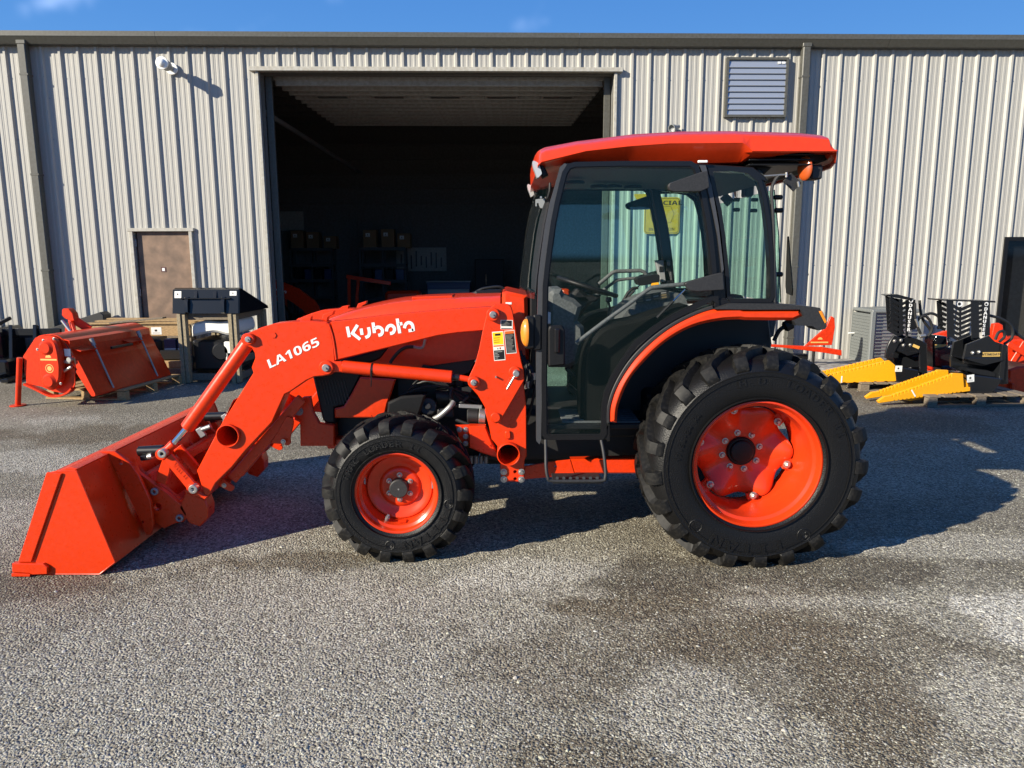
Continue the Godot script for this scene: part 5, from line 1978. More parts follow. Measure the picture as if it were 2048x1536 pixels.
func cab_inside() -> void:
	var s := Solid.new()
	s.box(Vector3(0.50, 0.735, 0), Vector3(0.66, 0.03, 1.24), 0.004)
	s.box(Vector3(0.98, 0.80, 0), Vector3(0.40, 0.18, 0.9), 0.02)
	obj("cab_floor", s, mats["black plastic"], tr)
	s = Solid.new()
	for i in 7:
		s.box(Vector3(0.50, 0.754, 0.58 - i * 0.055), Vector3(0.44, 0.010, 0.024), 0.004)
	obj("floor_mat", s, mats["cab trim"], tr)
	s = Solid.new()
	s.ext(pv([0.22, 1.456, 0.245, 1.48, 0.297, 1.484, 0.314, 1.448, 0.375, 1.423, 0.418, 1.383, 0.393, 1.293, 0.43, 1.26, 0.439, 1.195, 0.411, 1.096, 0.399, 1.038, 0.346, 1.011, 0.222, 1.012]), -0.24, 0.24, 0.025)
	obj("dashboard", s, mats["cab trim"], tr)
	s = Solid.new()
	s.bar(Vector3(0.36, 1.334, 0), Vector3(0.46, 1.447, 0), 0.13, 0.14, 0.02)
	s.ext(pv([0.383, 1.423, 0.408, 1.435, 0.554, 1.435, 0.522, 1.399, 0.465, 1.387, 0.424, 1.391]), -0.07, 0.07, 0.01)
	obj("steering_column", s, mats["black plastic"], tr)
	s = Solid.new()
	var c := Vector3(0.472, 1.486, 0)
	var ax := Vector3(0.30, 0.954, 0)
	var e1 := Vector3(0.954, -0.30, 0)
	var ring := PackedVector3Array()
	for i in 40:
		var t := TAU * i / 40.0
		ring.append(c + (e1 * cos(t) + Vector3(0, 0, 1) * sin(t)) * 0.188)
	s.tube(ring, 0.014, 10, true)
	for k in 3:
		var t := TAU * k / 3.0 + 0.5
		s.cyl(c - ax * 0.02, c + (e1 * cos(t) + Vector3(0, 0, 1) * sin(t)) * 0.182, 0.012, 8)
	s.cyl(c - ax * 0.04, c + ax * 0.005, 0.05, 18, 0.008)
	obj("steering_wheel", s, mats["black plastic"], tr)
	# seat, its back folded forward
	s = Solid.new()
	s.ext(rounded(pv([0.619, 1.209, 0.649, 1.304, 0.695, 1.367, 0.789, 1.42, 0.898, 1.453, 1.016, 1.458, 1.05, 1.381, 1.02, 1.342, 0.864, 1.272, 0.746, 1.209]), 0.04), -0.24, 0.24, 0.05)
	obj("seat", s, mats["cab trim"], tr)
	s = Solid.new()
	s.ext(rounded(pv([0.688, 1.354, 0.718, 1.366, 0.842, 1.316, 0.835, 1.285, 0.782, 1.278, 0.719, 1.308]), 0.02), 0.20, 0.30, 0.015)
	obj("armrest", s, mats["cab trim"], tr)
	sticker(tr, "control_label", Vector3(0.83, 1.434, 0.262), 0.20, 0.045, 4, Basis(Vector3(0, 0, 1), 0.16))
	s = Solid.new()
	s.tube(PackedVector3Array([Vector3(0.558, 1.422, 0.35), Vector3(0.568, 1.381, 0.35), Vector3(0.558, 1.321, 0.35), Vector3(0.562, 1.184, 0.35)]), 0.007, 8)
	obj("gear_lever", s, mats["black plastic"], tr)
	s = Solid.new()
	s.cyl(Vector3(0.562, 1.411, 0.35), Vector3(0.56, 1.44, 0.35), 0.018, 12, 0.005)
	obj("lever_knob", s, mats["black plastic"], tr)
	s = Solid.new()
	s.tube(PackedVector3Array([Vector3(0.617, 1.479, -0.62), Vector3(0.708, 1.557, -0.62), Vector3(0.735, 1.568, -0.62), Vector3(0.909, 1.573, -0.62), Vector3(0.937, 1.56, -0.62), Vector3(0.95, 1.542, -0.62)]), 0.014, 10)
	obj("hand_rail", s, mats["cab trim"], tr)
	s = Solid.new()
	s.ext(rounded(pv([0.848, 1.513, 0.863, 1.53, 0.978, 1.554, 1.001, 1.547, 1.002, 1.494, 0.865, 1.473]), 0.02), -0.55, -0.40, 0.015)
	obj("control_box", s, mats["black plastic"], tr)
	s = Solid.new()
	s.ext(pv([1.008, 1.643, 1.113, 1.651, 1.134, 1.502, 1.049, 1.489]), -0.66, -0.60, 0.006)
	obj("pillar_panel", s, mats["lamp grey"], tr)
	for q in [Vector3(1.051, 1.582, -0.598), Vector3(1.101, 1.587, -0.598)]:
		s = Solid.new()
		s.box(q, Vector3(0.03, 0.04, 0.006), 0.002)
		obj("rocker_switch", s, mats["black plastic"], tr)
	s = Solid.new()
	s.tube(PackedVector3Array([Vector3(0.73, 1.354, -0.3), Vector3(0.771, 1.432, -0.3), Vector3(0.805, 1.462, -0.3), Vector3(0.84, 1.466, -0.3)]), 0.01, 8)
	obj("loader_lever", s, mats["black plastic"], tr)
	s = Solid.new()
	s.cyl(Vector3(0.814, 1.505, 0.3), Vector3(0.859, 1.511, 0.3), 0.012, 10, 0.003)
	obj("yellow_knob", s, mats["machine yellow"], tr)
	# red and white things by the pedals
	s = Solid.new()
	s.box(Vector3(0.219, 1.31, 0.2), Vector3(0.03, 0.07, 0.06), 0.004)
	obj("paper_tag", s, mats["white decal"], tr)
	s = Solid.new()
	s.box(Vector3(0.251, 1.298, 0.2), Vector3(0.04, 0.035, 0.06), 0.006)
	obj("red_switch", s, mats["red lens"], tr)
	s = Solid.new()
	s.bar(Vector3(0.34, 0.897, 0.2), Vector3(0.405, 0.84, 0.2), 0.03, 0.10, 0.006)
	s.bar(Vector3(0.331, 1.009, 0.2), Vector3(0.375, 0.957, 0.2), 0.03, 0.08, 0.006)
	obj("pedal", s, mats["black plastic"], tr)
	for sd in NEAR_FAR: # inner wheel arch
		s = Solid.new()
		var a := curve(pv([0.388, 0.932, 0.392, 1.053, 0.415, 1.157, 0.483, 1.256, 0.57, 1.302, 0.686, 1.325, 0.831, 1.368, 0.976, 1.404]), 4)
		var b := pv([1.05, 1.367, 0.834, 1.273, 0.69, 1.156, 0.605, 1.008, 0.556, 0.842, 0.552, 0.659, 0.391, 0.659])
		s.ext(a + b, 0.28 * sd, 0.54 * sd, 0.02)
		obj("wheel_arch", s, mats["arch lining"], tr)


func fenders() -> void:
	for sd in NEAR_FAR:
		var f := sub("fender", tr)
		var outer := curve(pv([0.537, 0.783, 0.54, 0.869, 0.577, 0.983, 0.652, 1.106, 0.747, 1.21, 0.861, 1.299, 0.997, 1.367, 1.1, 1.395, 1.212, 1.402])) + pv([1.234, 1.39, 1.367, 1.391, 1.527, 1.39, 1.547, 1.355, 1.495, 1.332])
		var inner := curve(pv([0.571, 0.779, 0.579, 0.876, 0.633, 1.012, 0.728, 1.132, 0.837, 1.23, 0.965, 1.3, 1.103, 1.332, 1.215, 1.339])) + pv([1.237, 1.335, 1.37, 1.333])
		inner.reverse()
		var s := Solid.new()
		s.ext(outer + inner, 0.655 * sd, 0.722 * sd, 0.016)
		obj("fender_band", s, mats["orange panel"], f, 35.0)
		s = Solid.new()
		s.ext(pv([1.07, 1.395, 1.135, 1.417, 1.154, 1.424, 1.416, 1.42, 1.54, 1.409, 1.629, 1.399, 1.673, 1.302, 1.663, 1.286, 1.629, 1.279, 1.596, 1.303, 1.511, 1.306, 1.492, 1.331, 1.545, 1.355, 1.525, 1.391, 1.277, 1.391]), 0.60 * sd, 0.730 * sd, 0.012)
		obj("fender_cap", s, mats["grey plastic"], f)
		s = Solid.new()
		s.ext(pv([1.623, 1.381, 1.641, 1.384, 1.673, 1.323, 1.66, 1.317]), 0.62 * sd, 0.735 * sd, 0.004)
		obj("tail_lamp", s, mats["amber lens"], f)
		s = Solid.new()
		var rows := []
		for q in curve(pv([0.553, 0.78, 0.557, 0.867, 0.595, 0.981, 0.669, 1.104, 0.765, 1.207, 0.877, 1.294, 1.007, 1.361, 1.103, 1.387, 1.216, 1.395])) + pv([1.371, 1.382, 1.539, 1.381]):
			rows.append(PackedVector3Array([Vector3(q.x, q.y, 0.25 * sd), Vector3(q.x, q.y, 0.70 * sd), Vector3(q.x + 0.006, q.y - 0.012, 0.70 * sd), Vector3(q.x + 0.006, q.y - 0.012, 0.25 * sd)]))
		s.loft(rows, false, true)
		obj("fender_liner", s, mats["black plastic"], f)
	var w := Solid.new()
	w.ext(pv([0.586, 0.581, 0.59, 0.776, 0.658, 0.936, 0.78, 1.093, 0.962, 1.249, 1.191, 1.326, 1.355, 1.348]) + pv([1.528, 1.319, 1.557, 1.151, 1.526, 1, 1.249, 0.941, 1.142, 0.592]), -0.25, 0.25, 0.01)
	obj("rear_body", w, mats["engine black"], tr)
	w = Solid.new()
	w.ext(pv([1.527, 1.296, 1.592, 1.295, 1.582, 1.195, 1.524, 1.155]), -0.5, 0.2, 0.004)
	obj("rear_mount", w, mats["cab trim"], tr)
	w = Solid.new()
	w.tube(curve3(PackedVector3Array([Vector3(1.548, 1.176, 0.3), Vector3(1.575, 1.235, 0.3), Vector3(1.612, 1.264, 0.3)])), 0.013, 8)
	w.cyl(Vector3(1.603, 1.255, 0.3), Vector3(1.65, 1.282, 0.3), 0.032, 14, 0.008)
	obj("work_lamp_rear", w, mats["black plastic"], tr)


func pin(parent: Node, c: Vector3, r: float, out: float, sd: float) -> void: # a welded boss with a pin head and a grease nipple
	var s := Solid.new()
	var z := Vector3(0, 0, sd)
	s.cyl(c, c + z * out, r, 24, 0.004)
	obj("pin_boss", s, mats["orange paint"], parent)
	s = Solid.new()
	s.cyl(c + z * out, c + z * (out + 0.010), r * 0.52, 18, 0.003)
	s.cyl(c + z * (out + 0.009), c + z * (out + 0.018), r * 0.14, 8)
	obj("pin", s, mats["dull steel"], parent)


func loader() -> void:
	for sd in NEAR_FAR:
		var arm := sub("loader_arm", tr)
		var Z := 0.57
		# knee plate and lower leg
		var knee := pv([-1.467, 1.253, -1.443, 1.269, -1.382, 1.293, -1.312, 1.314, -1.215, 1.323, -1.11, 1.326, -1.023, 1.321, -1.01, 1.31, -0.996, 1.26, -0.985, 1.186, -0.983, 1.102, -0.989, 1.056, -1.011, 1.026, -1.055, 1.019, -1.102, 1.015, -1.149, 0.994, -1.198, 0.961, -1.246, 0.929, -1.274, 0.916]) + pv([-1.354, 0.756, -1.514, 0.593, -1.596, 0.498, -1.698, 0.401, -1.739, 0.332, -1.766, 0.314, -1.801, 0.475, -1.634, 0.762, -1.565, 0.886]) + pv([-1.629, 0.765, -1.526, 0.917, -1.443, 1.039, -1.451, 1.069, -1.44, 1.095, -1.427, 1.123, -1.429, 1.151, -1.444, 1.179, -1.466, 1.188, -1.478, 1.211])
		var s := Solid.new()
		s.ext_holes(knee, [[Vector2(-1.604, 0.683), 0.060]], 0.445 * sd, Z * sd, 0.006)
		obj("lower_boom", s, mats["orange paint"], arm)
		var rear := pv([-1.002, 1.322, -0.914, 1.33, -0.711, 1.354, -0.528, 1.37, -0.372, 1.384, -0.253, 1.392, -0.125, 1.399, -0.061, 1.393, -0.053, 1.283, -0.159, 1.27, -0.301, 1.258, -0.412, 1.242, -0.699, 1.174, -0.839, 1.141, -0.969, 1.11, -0.978, 1.113, -0.981, 1.185, -0.99, 1.259])
		s = Solid.new()
		s.ext(rear, 0.455 * sd, (Z - 0.006) * sd, 0.005)
		obj("upper_boom", s, mats["orange paint"], arm)
		s = Solid.new()
		s.tube(flip(curve3(PackedVector3Array([Vector3(-1.013, 1.313, 0.566), Vector3(-0.994, 1.25, 0.566), Vector3(-0.984, 1.176, 0.566), Vector3(-0.979, 1.111, 0.566)])), sd), 0.0055, 8)
		obj("weld_bead", s, mats["orange paint"], arm)
		# tabs on the top edge
		s = Solid.new()
		s.ext(pv([-1.199, 1.317, -1.165, 1.341, -1.121, 1.348, -1.129, 1.319]), 0.46 * sd, 0.50 * sd, 0.003)
		s.ext(pv([-1.067, 1.332, -1.055, 1.359, -0.995, 1.378, -1.001, 1.357, -1.03, 1.342, -1.036, 1.318]), 0.455 * sd, 0.50 * sd, 0.003)
		obj("hose_guard", s, mats["orange paint"], arm)
		# torque tube through the lower leg
		s = Solid.new()
		var tc := Vector2(-1.604, 0.683)
		s.sleeve(tc, 0.066, 0.0585, minf(0.40 * sd, 0.592 * sd), maxf(0.40 * sd, 0.592 * sd))
		obj("cross_tube_end", s, mats["orange paint"], arm)
		pin(arm, Vector3(-1.45, 1.23, 0.57 * sd), 0.032, 0.026, sd)
		pin(arm, Vector3(-1.03, 1.07, 0.57 * sd), 0.040, 0.026, sd)
		pin(arm, Vector3(-1.821, 0.375, 0.57 * sd), 0.028, 0.022, sd)
		s = Solid.new()
		s.cyl(Vector3(-1.318, 1.25, 0.57 * sd), Vector3(-1.318, 1.25, 0.575 * sd), 0.017, 6)
		obj("hose_clamp_nut", s, mats["orange paint"], arm, 0.0)
		# tilt cylinder along the front of the knee
		var tcyl := sub("tilt_cylinder", tr)
		s = Solid.new()
		s.cyl(Vector3(-1.466, 1.219, 0.53 * sd), Vector3(-1.854, 0.717, 0.53 * sd), 0.040, 26, 0.005)
		s.cyl(Vector3(-1.464, 1.225, 0.48 * sd), Vector3(-1.464, 1.225, 0.57 * sd), 0.036, 20, 0.004)
		obj("barrel", s, mats["orange paint"], tcyl)
		s = Solid.new()
		s.cyl(Vector3(-1.854, 0.717, 0.53 * sd), Vector3(-1.94, 0.623, 0.53 * sd), 0.018, 18)
		obj("rod", s, mats["chrome"], tcyl)
		s = Solid.new()
		s.cyl(Vector3(-1.935, 0.63, 0.53 * sd), Vector3(-1.981, 0.584, 0.53 * sd), 0.026, 16, 0.004)
		s.cyl(Vector3(-1.997, 0.571, 0.495 * sd), Vector3(-1.997, 0.571, 0.575 * sd), 0.033, 20, 0.004)
		obj("rod_eye", s, mats["orange paint"], tcyl)
		s = Solid.new()
		s.pipe(Vector3(-1.977, 0.584, 0.565 * sd), Vector3(-1.977, 0.584, 0.605 * sd), 0.025, 0.010, 18)
		obj("rod_pin", s, mats["zinc"], tcyl)
		# links from the leg to the carrier
		var lk := sub("bucket_link", tr)
		s = Solid.new()
		s.bar(Vector3(-1.965, 0.56, 0.56 * sd), Vector3(-1.83, 0.369, 0.56 * sd), 0.062, 0.022, 0.006)
		s.cyl(Vector3(-1.83, 0.369, 0.54 * sd), Vector3(-1.83, 0.369, 0.585 * sd), 0.034, 20, 0.004)
		obj("link_bar", s, mats["orange paint"], lk)
		s = Solid.new()
		s.pipe(Vector3(-1.815, 0.377, 0.572 * sd), Vector3(-1.815, 0.377, 0.612 * sd), 0.026, 0.010, 18)
		obj("link_pin", s, mats["zinc"], lk)
		if sd > 0.0:
			lettering("cast_mark", "VIII II", 0.028, lk, Transform3D(Basis(Vector3(0, 1, 0), 0.0) * Basis(Vector3(0, 0, 1), -0.89), Vector3(-1.894, 0.476, 0.572)), mats["orange paint"], 1.0, 0.004)
		s = Solid.new()
		s.ext(pv([-2.004, 0.545, -1.957, 0.53, -1.968, 0.461, -2.003, 0.381, -2.054, 0.402, -2.051, 0.431]), 0.49 * sd, 0.54 * sd, 0.006)
		s.bar(Vector3(-1.956, 0.583, 0.45 * sd), Vector3(-1.842, 0.432, 0.45 * sd), 0.06, 0.02, 0.004)
		obj("guide_link", s, mats["orange paint"], lk)
		# foot of the leg
		s = Solid.new()
		s.ext(pv([-1.85, 0.387, -1.748, 0.322, -1.765, 0.305, -1.835, 0.329, -1.881, 0.352]), 0.50 * sd, 0.578 * sd, 0.004)
		s.ext(pv([-1.885, 0.343, -1.778, 0.297, -1.765, 0.247, -1.77, 0.186, -1.82, 0.13, -1.881, 0.151, -1.932, 0.247]), 0.44 * sd, 0.545 * sd, 0.006)
		obj("leg_foot", s, mats["orange paint"], arm)
		# parking stand folded along the leg
		var stand := sub("parking_stand", tr)
		s = Solid.new()
		s.bar(Vector3(-1.656, 0.382, 0.43 * sd), Vector3(-1.218, 0.868, 0.43 * sd), 0.060, 0.03, 0.004)
		s.bar(Vector3(-1.621, 0.408, 0.40 * sd), Vector3(-1.325, 0.746, 0.40 * sd), 0.05, 0.04, 0.004)
		obj("stand_leg", s, mats["orange paint"], stand)
		s = Solid.new()
		s.ext(rounded(pv([-1.733, 0.361, -1.701, 0.401, -1.632, 0.35, -1.636, 0.328, -1.659, 0.32]), 0.012), 0.46 * sd, 0.475 * sd, 0.002)
		s.ext(rounded(pv([-1.412, 0.606, -1.38, 0.65, -1.306, 0.768, -1.269, 0.753, -1.27, 0.719, -1.295, 0.63, -1.291, 0.605, -1.306, 0.59, -1.335, 0.6]), 0.012), 0.44 * sd, 0.455 * sd, 0.002)
		obj("stand_plate", s, mats["orange paint"], stand)
		for q in [Vector2(-1.69, 0.358), Vector2(-1.328, 0.621)]:
			s = Solid.new()
			s.hex(Vector3(q.x, q.y, 0.475 * sd), Vector3(0, 0, sd), 0.010, 0.010)
			obj("stand_bolt", s, mats["zinc"], stand, 25.0)
		# mast: a bracket fixed to the frame, and a proud plate over it that carries the boom
		var mast := sub("loader_mast", tr)
		var br := pv([-0.154, 0.822, -0.132, 0.735, -0.117, 0.656, -0.079, 0.608, -0.07, 0.528, -0.065, 0.406, 0.068, 0.402, 0.068, 0.527, 0.081, 0.555, 0.08, 0.836, 0.067, 0.961, 0.031, 1.069, -0.061, 1.008])
		s = Solid.new()
		s.ext_holes(br, [[Vector2(-0.021, 0.575), 0.060], [Vector2(0.015, 0.463), 0.010], [Vector2(0.015, 0.421), 0.010]], 0.50 * sd, 0.575 * sd, 0.004)
		obj("mast_base", s, mats["orange paint"], mast)
		var post := pv([-0.113, 1.4, -0.094, 1.416, -0.057, 1.42, -0.02, 1.418, -0.004, 1.408, 0.006, 1.377, 0.02, 1.295, 0.038, 1.183, 0.052, 1.107, 0.064, 1.061, 0.068, 1, -0.062, 0.777, -0.077, 0.758, -0.096, 0.756, -0.113, 0.768, -0.13, 0.813, -0.189, 0.917, -0.243, 0.979, -0.245, 1.002, -0.233, 1.028, -0.202, 1.093, -0.179, 1.176, -0.159, 1.273, -0.139, 1.355])
		s = Solid.new()
		s.ext(rounded(post, 0.006, 2), 0.575 * sd, 0.625 * sd, 0.004)
		obj("mast_plate", s, mats["orange paint"], mast)
		s = Solid.new()
		s.ext(pv([-0.117, 1.39, -0.059, 1.411, -0.004, 1.399, 0.032, 1.181, -0.031, 1.024, -0.185, 1.158]), 0.42 * sd, 0.452 * sd, 0.004)
		obj("inner_mast_plate", s, mats["orange paint"], mast)
		pin(mast, Vector3(-0.101, 1.365, 0.625 * sd), 0.036, 0.03, sd)
		pin(mast, Vector3(-0.209, 0.994, 0.625 * sd), 0.033, 0.03, sd)
		s = Solid.new()
		s.cyl(Vector3(0.016, 1.046, 0.62 * sd), Vector3(0.016, 1.046, 0.645 * sd), 0.034, 22, 0.004)
		s.cyl(Vector3(-0.092, 0.793, 0.62 * sd), Vector3(-0.092, 0.793, 0.640 * sd), 0.028, 22, 0.004)
		s.ext(rounded(pv([-0.043, 0.703, -0.009, 0.707, -0.007, 0.659, -0.04, 0.655]), 0.02), 0.57 * sd, 0.59 * sd, 0.005)
		obj("mast_boss", s, mats["orange paint"], mast)
		s = Solid.new()
		s.cyl(Vector3(0.023, 1.046, 0.645 * sd), Vector3(0.023, 1.046, 0.69 * sd), 0.018, 18, 0.003)
		obj("lock_pin", s, mats["dull steel"], mast)
		s = Solid.new()
		s.cyl(Vector3(0.024, 1.05, 0.682 * sd), Vector3(-0.028, 0.959, 0.682 * sd), 0.0062, 10, 0.002)
		obj("pin_handle", s, mats["zinc"], mast)
		s = Solid.new()
		s.cyl(Vector3(-0.088, 1.022, 0.62 * sd), Vector3(-0.088, 1.022, 0.65 * sd), 0.005, 8)
		obj("stop_peg", s, mats["zinc"], mast)
		s = Solid.new()
		var t2 := Vector2(-0.021, 0.575)
		s.sleeve(t2, 0.066, 0.0585, minf(0.40 * sd, 0.62 * sd), maxf(0.40 * sd, 0.62 * sd))
		obj("cross_tube_end", s, mats["orange paint"], mast)
		for q in [Vector2(-0.049, 0.463), Vector2(0.051, 0.463), Vector2(-0.049, 0.419), Vector2(0.051, 0.418)]:
			s = Solid.new()
			s.hex(Vector3(q.x, q.y, 0.575 * sd), Vector3(0, 0, sd), 0.013, 0.014)
			obj("mast_bolt", s, mats["zinc"], mast, 25.0)
		# lift cylinder from the knee to the mast
		var lc := sub("lift_cylinder", tr)
		s = Solid.new()
		s.cyl(Vector3(-0.946, 1.071, 0.56 * sd), Vector3(-0.335, 1.01, 0.56 * sd), 0.0355, 26, 0.004)
		s.bar(Vector3(-1.032, 1.073, 0.56 * sd), Vector3(-0.944, 1.071, 0.56 * sd), 0.06, 0.03, 0.006)
		obj("barrel", s, mats["orange paint"], lc)
		s = Solid.new()
		s.cyl(Vector3(-0.335, 1.01, 0.56 * sd), Vector3(-0.296, 1.006, 0.56 * sd), 0.020, 18)
		obj("gland", s, mats["black steel"], lc)
		s = Solid.new()
		s.cyl(Vector3(-0.296, 1.006, 0.56 * sd), Vector3(-0.222, 0.993, 0.56 * sd), 0.017, 16)
		obj("rod_end", s, mats["orange paint"], lc)
		s = Solid.new()
		var cl := Vector2(-0.78, 1.053)
		s.cyl(Vector3(cl.x - 0.006, cl.y, 0.56 * sd), Vector3(cl.x + 0.006, cl.y - 0.001, 0.56 * sd), 0.0375, 26)
		s.tube(PackedVector3Array([Vector3(cl.x, cl.y, 0.598 * sd), Vector3(cl.x, cl.y - 0.05, 0.598 * sd), Vector3(cl.x - 0.005, cl.y - 0.09, 0.59 * sd)]), 0.003, 6)
		obj("cable_tie", s, mats["black plastic"], lc)
		if sd > 0.0:
			logo(arm, Transform3D(Basis.IDENTITY, Vector3(-0.727, 1.281, 0.5642)), mats["white decal"])
			lettering("model_mark", "LA1065", 0.047, arm, Transform3D(Basis(Vector3(0, 0, 1), 0.425) * Basis(Vector3(1, 0, 0), Vector3(0.12, 1, 0), Vector3(0, 0, 1)), Vector3(-1.215, 1.15, 0.571)), mats["white decal"], 1.46, 0.002)
			sticker(mast, "notice_label", Vector3(-0.028, 1.308, 0.6262), 0.066, 0.050, 0, Basis(Vector3(0, 0, 1), -0.02))
			sticker(mast, "caution_label", Vector3(-0.072, 1.191, 0.6262), 0.062, 0.160, 1, Basis(Vector3(0, 0, 1), 0.07))
			sticker(mast, "warning_label", Vector3(-0.008, 1.213, 0.6262), 0.056, 0.128, 2, Basis(Vector3(0, 0, 1), 0.09))
	# tubes that join the two arms
	var s2 := Solid.new()
	var ta := Vector2(-1.604, 0.683)
	s2.sleeve(ta, 0.0645, 0.060, -0.44, 0.44)
	var tb := Vector2(-0.021, 0.575)
	s2.sleeve(tb, 0.0645, 0.060, -0.495, 0.495)
	obj("cross_tube", s2, mats["orange paint"], tr)


func bucket() -> void:
	var b := sub("bucket", tr)
	var W := 0.915
	var side := pv([-2.428, 0.569, -2.377, 0.581, -2.276, 0.58, -2.121, 0.072, -2.213, 0.003, -2.572, 0.007, -2.646, 0.026, -2.647, 0.054])
	for sd in NEAR_FAR:
		var s := Solid.new()
		s.ext(side, (W - 0.010) * sd, W * sd, 0.002)
		obj("side_plate", s, mats["orange paint"], b)
		s = Solid.new()
		s.tube(flip(PackedVector3Array([Vector3(-2.375, 0.577, 0.912), Vector3(-2.278, 0.576, 0.912), Vector3(-2.125, 0.073, 0.912), Vector3(-2.214, 0.005, 0.912), Vector3(-2.481, 0.007, 0.912)]), sd), 0.0045, 6)
		obj("weld_bead", s, mats["orange paint"], b)
		s = Solid.new()
		s.ext(pv([-2.43, 0.569, -2.424, 0.575, -2.35, 0.567, -2.563, 0.08, -2.634, 0.08]), W * sd, (W + 0.012) * sd, 0.003)
		obj("side_edge", s, mats["orange paint"], b)
		s = Solid.new()
		s.ext(pv([-2.66, 0.077, -2.497, 0.074, -2.474, 0.055, -2.479, 0.016, -2.56, 0.013, -2.572, 0.022, -2.665, 0.028]), (W - 0.012) * sd, (W + 0.022) * sd, 0.003)
		s.ext(pv([-2.666, 0.024, -2.567, 0.018, -2.569, 0.004, -2.668, 0.005]), (W - 0.016) * sd, (W + 0.026) * sd, 0.002)
		obj("corner_block", s, mats["orange paint"], b)
		# hook plates on the back
		s = Solid.new()
		s.ext_holes(pv([-2.342, 0.588, -2.316, 0.601, -2.243, 0.599, -2.165, 0.533, -2.127, 0.471, -2.093, 0.384, -2.067, 0.305, -2.063, 0.166, -2.084, 0.104, -2.109, 0.101, -2.131, 0.177, -2.244, 0.483, -2.283, 0.565, -2.33, 0.572]), [[Vector2(-2.213, 0.535), 0.013], [Vector2(-2.119, 0.181), 0.008]], 0.575 * sd, 0.60 * sd, 0.003)
		obj("hook_plate", s, mats["orange paint"], b)
		# carrier of the loader
		var cr := sub("bucket_carrier", tr)
		s = Solid.new()
		s.ext_holes(pv([-2.18, 0.536, -2.147, 0.458, -1.997, 0.338, -1.913, 0.258, -1.891, 0.207, -1.911, 0.162, -1.965, 0.152, -2.03, 0.121, -2.084, 0.163, -2.095, 0.258, -2.092, 0.299, -2.152, 0.428]), [[Vector2(-2.055, 0.253), 0.024]], 0.515 * sd, 0.545 * sd, 0.003)
		s.ext(pv([-2.26, 0.495, -2.226, 0.413, -2.07, 0.289, -1.983, 0.206, -1.96, 0.154, -1.981, 0.107, -2.036, 0.097, -2.104, 0.064, -2.16, 0.108, -2.172, 0.207]), 0.33 * sd, 0.36 * sd, 0.003)
		obj("carrier_plate", s, mats["orange paint"], cr)
		for q in [Vector2(-2.061, 0.348), Vector2(-1.93, 0.187)]:
			s = Solid.new()
			s.pipe(Vector3(q.x, q.y, 0.525 * sd), Vector3(q.x, q.y, 0.562 * sd), 0.022, 0.010, 20)
			obj("carrier_pin", s, mats["dull steel"], cr)
		s = Solid.new()
		s.bar(Vector3(-2.148, 0.532, 0.50 * sd), Vector3(-2.095, 0.54, 0.50 * sd), 0.03, 0.03, 0.004)
		s.cyl(Vector3(-2.175, 0.564, 0.47 * sd), Vector3(-2.024, 0.573, 0.47 * sd), 0.030, 14, 0.005)
		obj("latch_spring", s, mats["black steel"], cr)
		s = Solid.new()
		s.cyl(Vector3(-2.109, 0.537, 0.50 * sd), Vector3(-2.08, 0.547, 0.50 * sd), 0.018, 12, 0.003)
		obj("latch_fitting", s, mats["zinc"], cr)
		s = Solid.new()
		s.bar(Vector3(-1.934, 0.639, 0.2 * sd), Vector3(-1.902, 0.586, 0.2 * sd), 0.04, 0.02, 0.004)
		s.cyl(Vector3(-1.914, 0.628, 0.2 * sd), Vector3(-1.856, 0.651, 0.2 * sd), 0.015, 10, 0.003)
		obj("latch_lever", s, mats["dull steel"], cr)
	# shell: floor, back and top swept across the width
	var line := pv([-2.656, 0.004, -2.221, 0, -2.131, 0.068, -2.285, 0.573, -2.387, 0.574])
	var s := Solid.new()
	s.ext(stroke(line, 0.012), -W + 0.011, W - 0.011, 0.001)
	obj("shell", s, mats["orange paint"], b)
	s = Solid.new()
	s.ext(pv([-2.391, 0.574, -2.319, 0.597, -2.277, 0.588, -2.284, 0.572, -2.365, 0.563]), -W + 0.004, W - 0.004, 0.006)
	obj("top_beam", s, mats["orange paint"], b)
	s = Solid.new()
	s.ext(pv([-2.683, -0.005, -2.681, 0.006, -2.462, 0.003, -2.463, -0.006]), -W, W, 0.001)
	obj("cutting_edge", s, mats["orange paint"], b)
	s = Solid.new()
	s.bar(Vector3(-2.033, 0.19, -0.5), Vector3(-2.033, 0.19, 0.5), 0.09, 0.09, 0.01)
	s.bar(Vector3(-2.131, 0.403, -0.5), Vector3(-2.131, 0.403, 0.5), 0.07, 0.05, 0.01)
	obj("carrier_beam", s, mats["orange paint"], tr)
	for z in [-0.55, -0.2, 0.2]:
		s = Solid.new()
		s.ext(pv([-2.461, 0.478, -2.414, 0.483, -2.212, 0.016, -2.275, -0.044, -2.302, -0.024]), z - 0.006, z + 0.006)
		obj("back_rib", s, mats["orange paint"], b)


# ---------------------------------------------------------------- implements along the wall

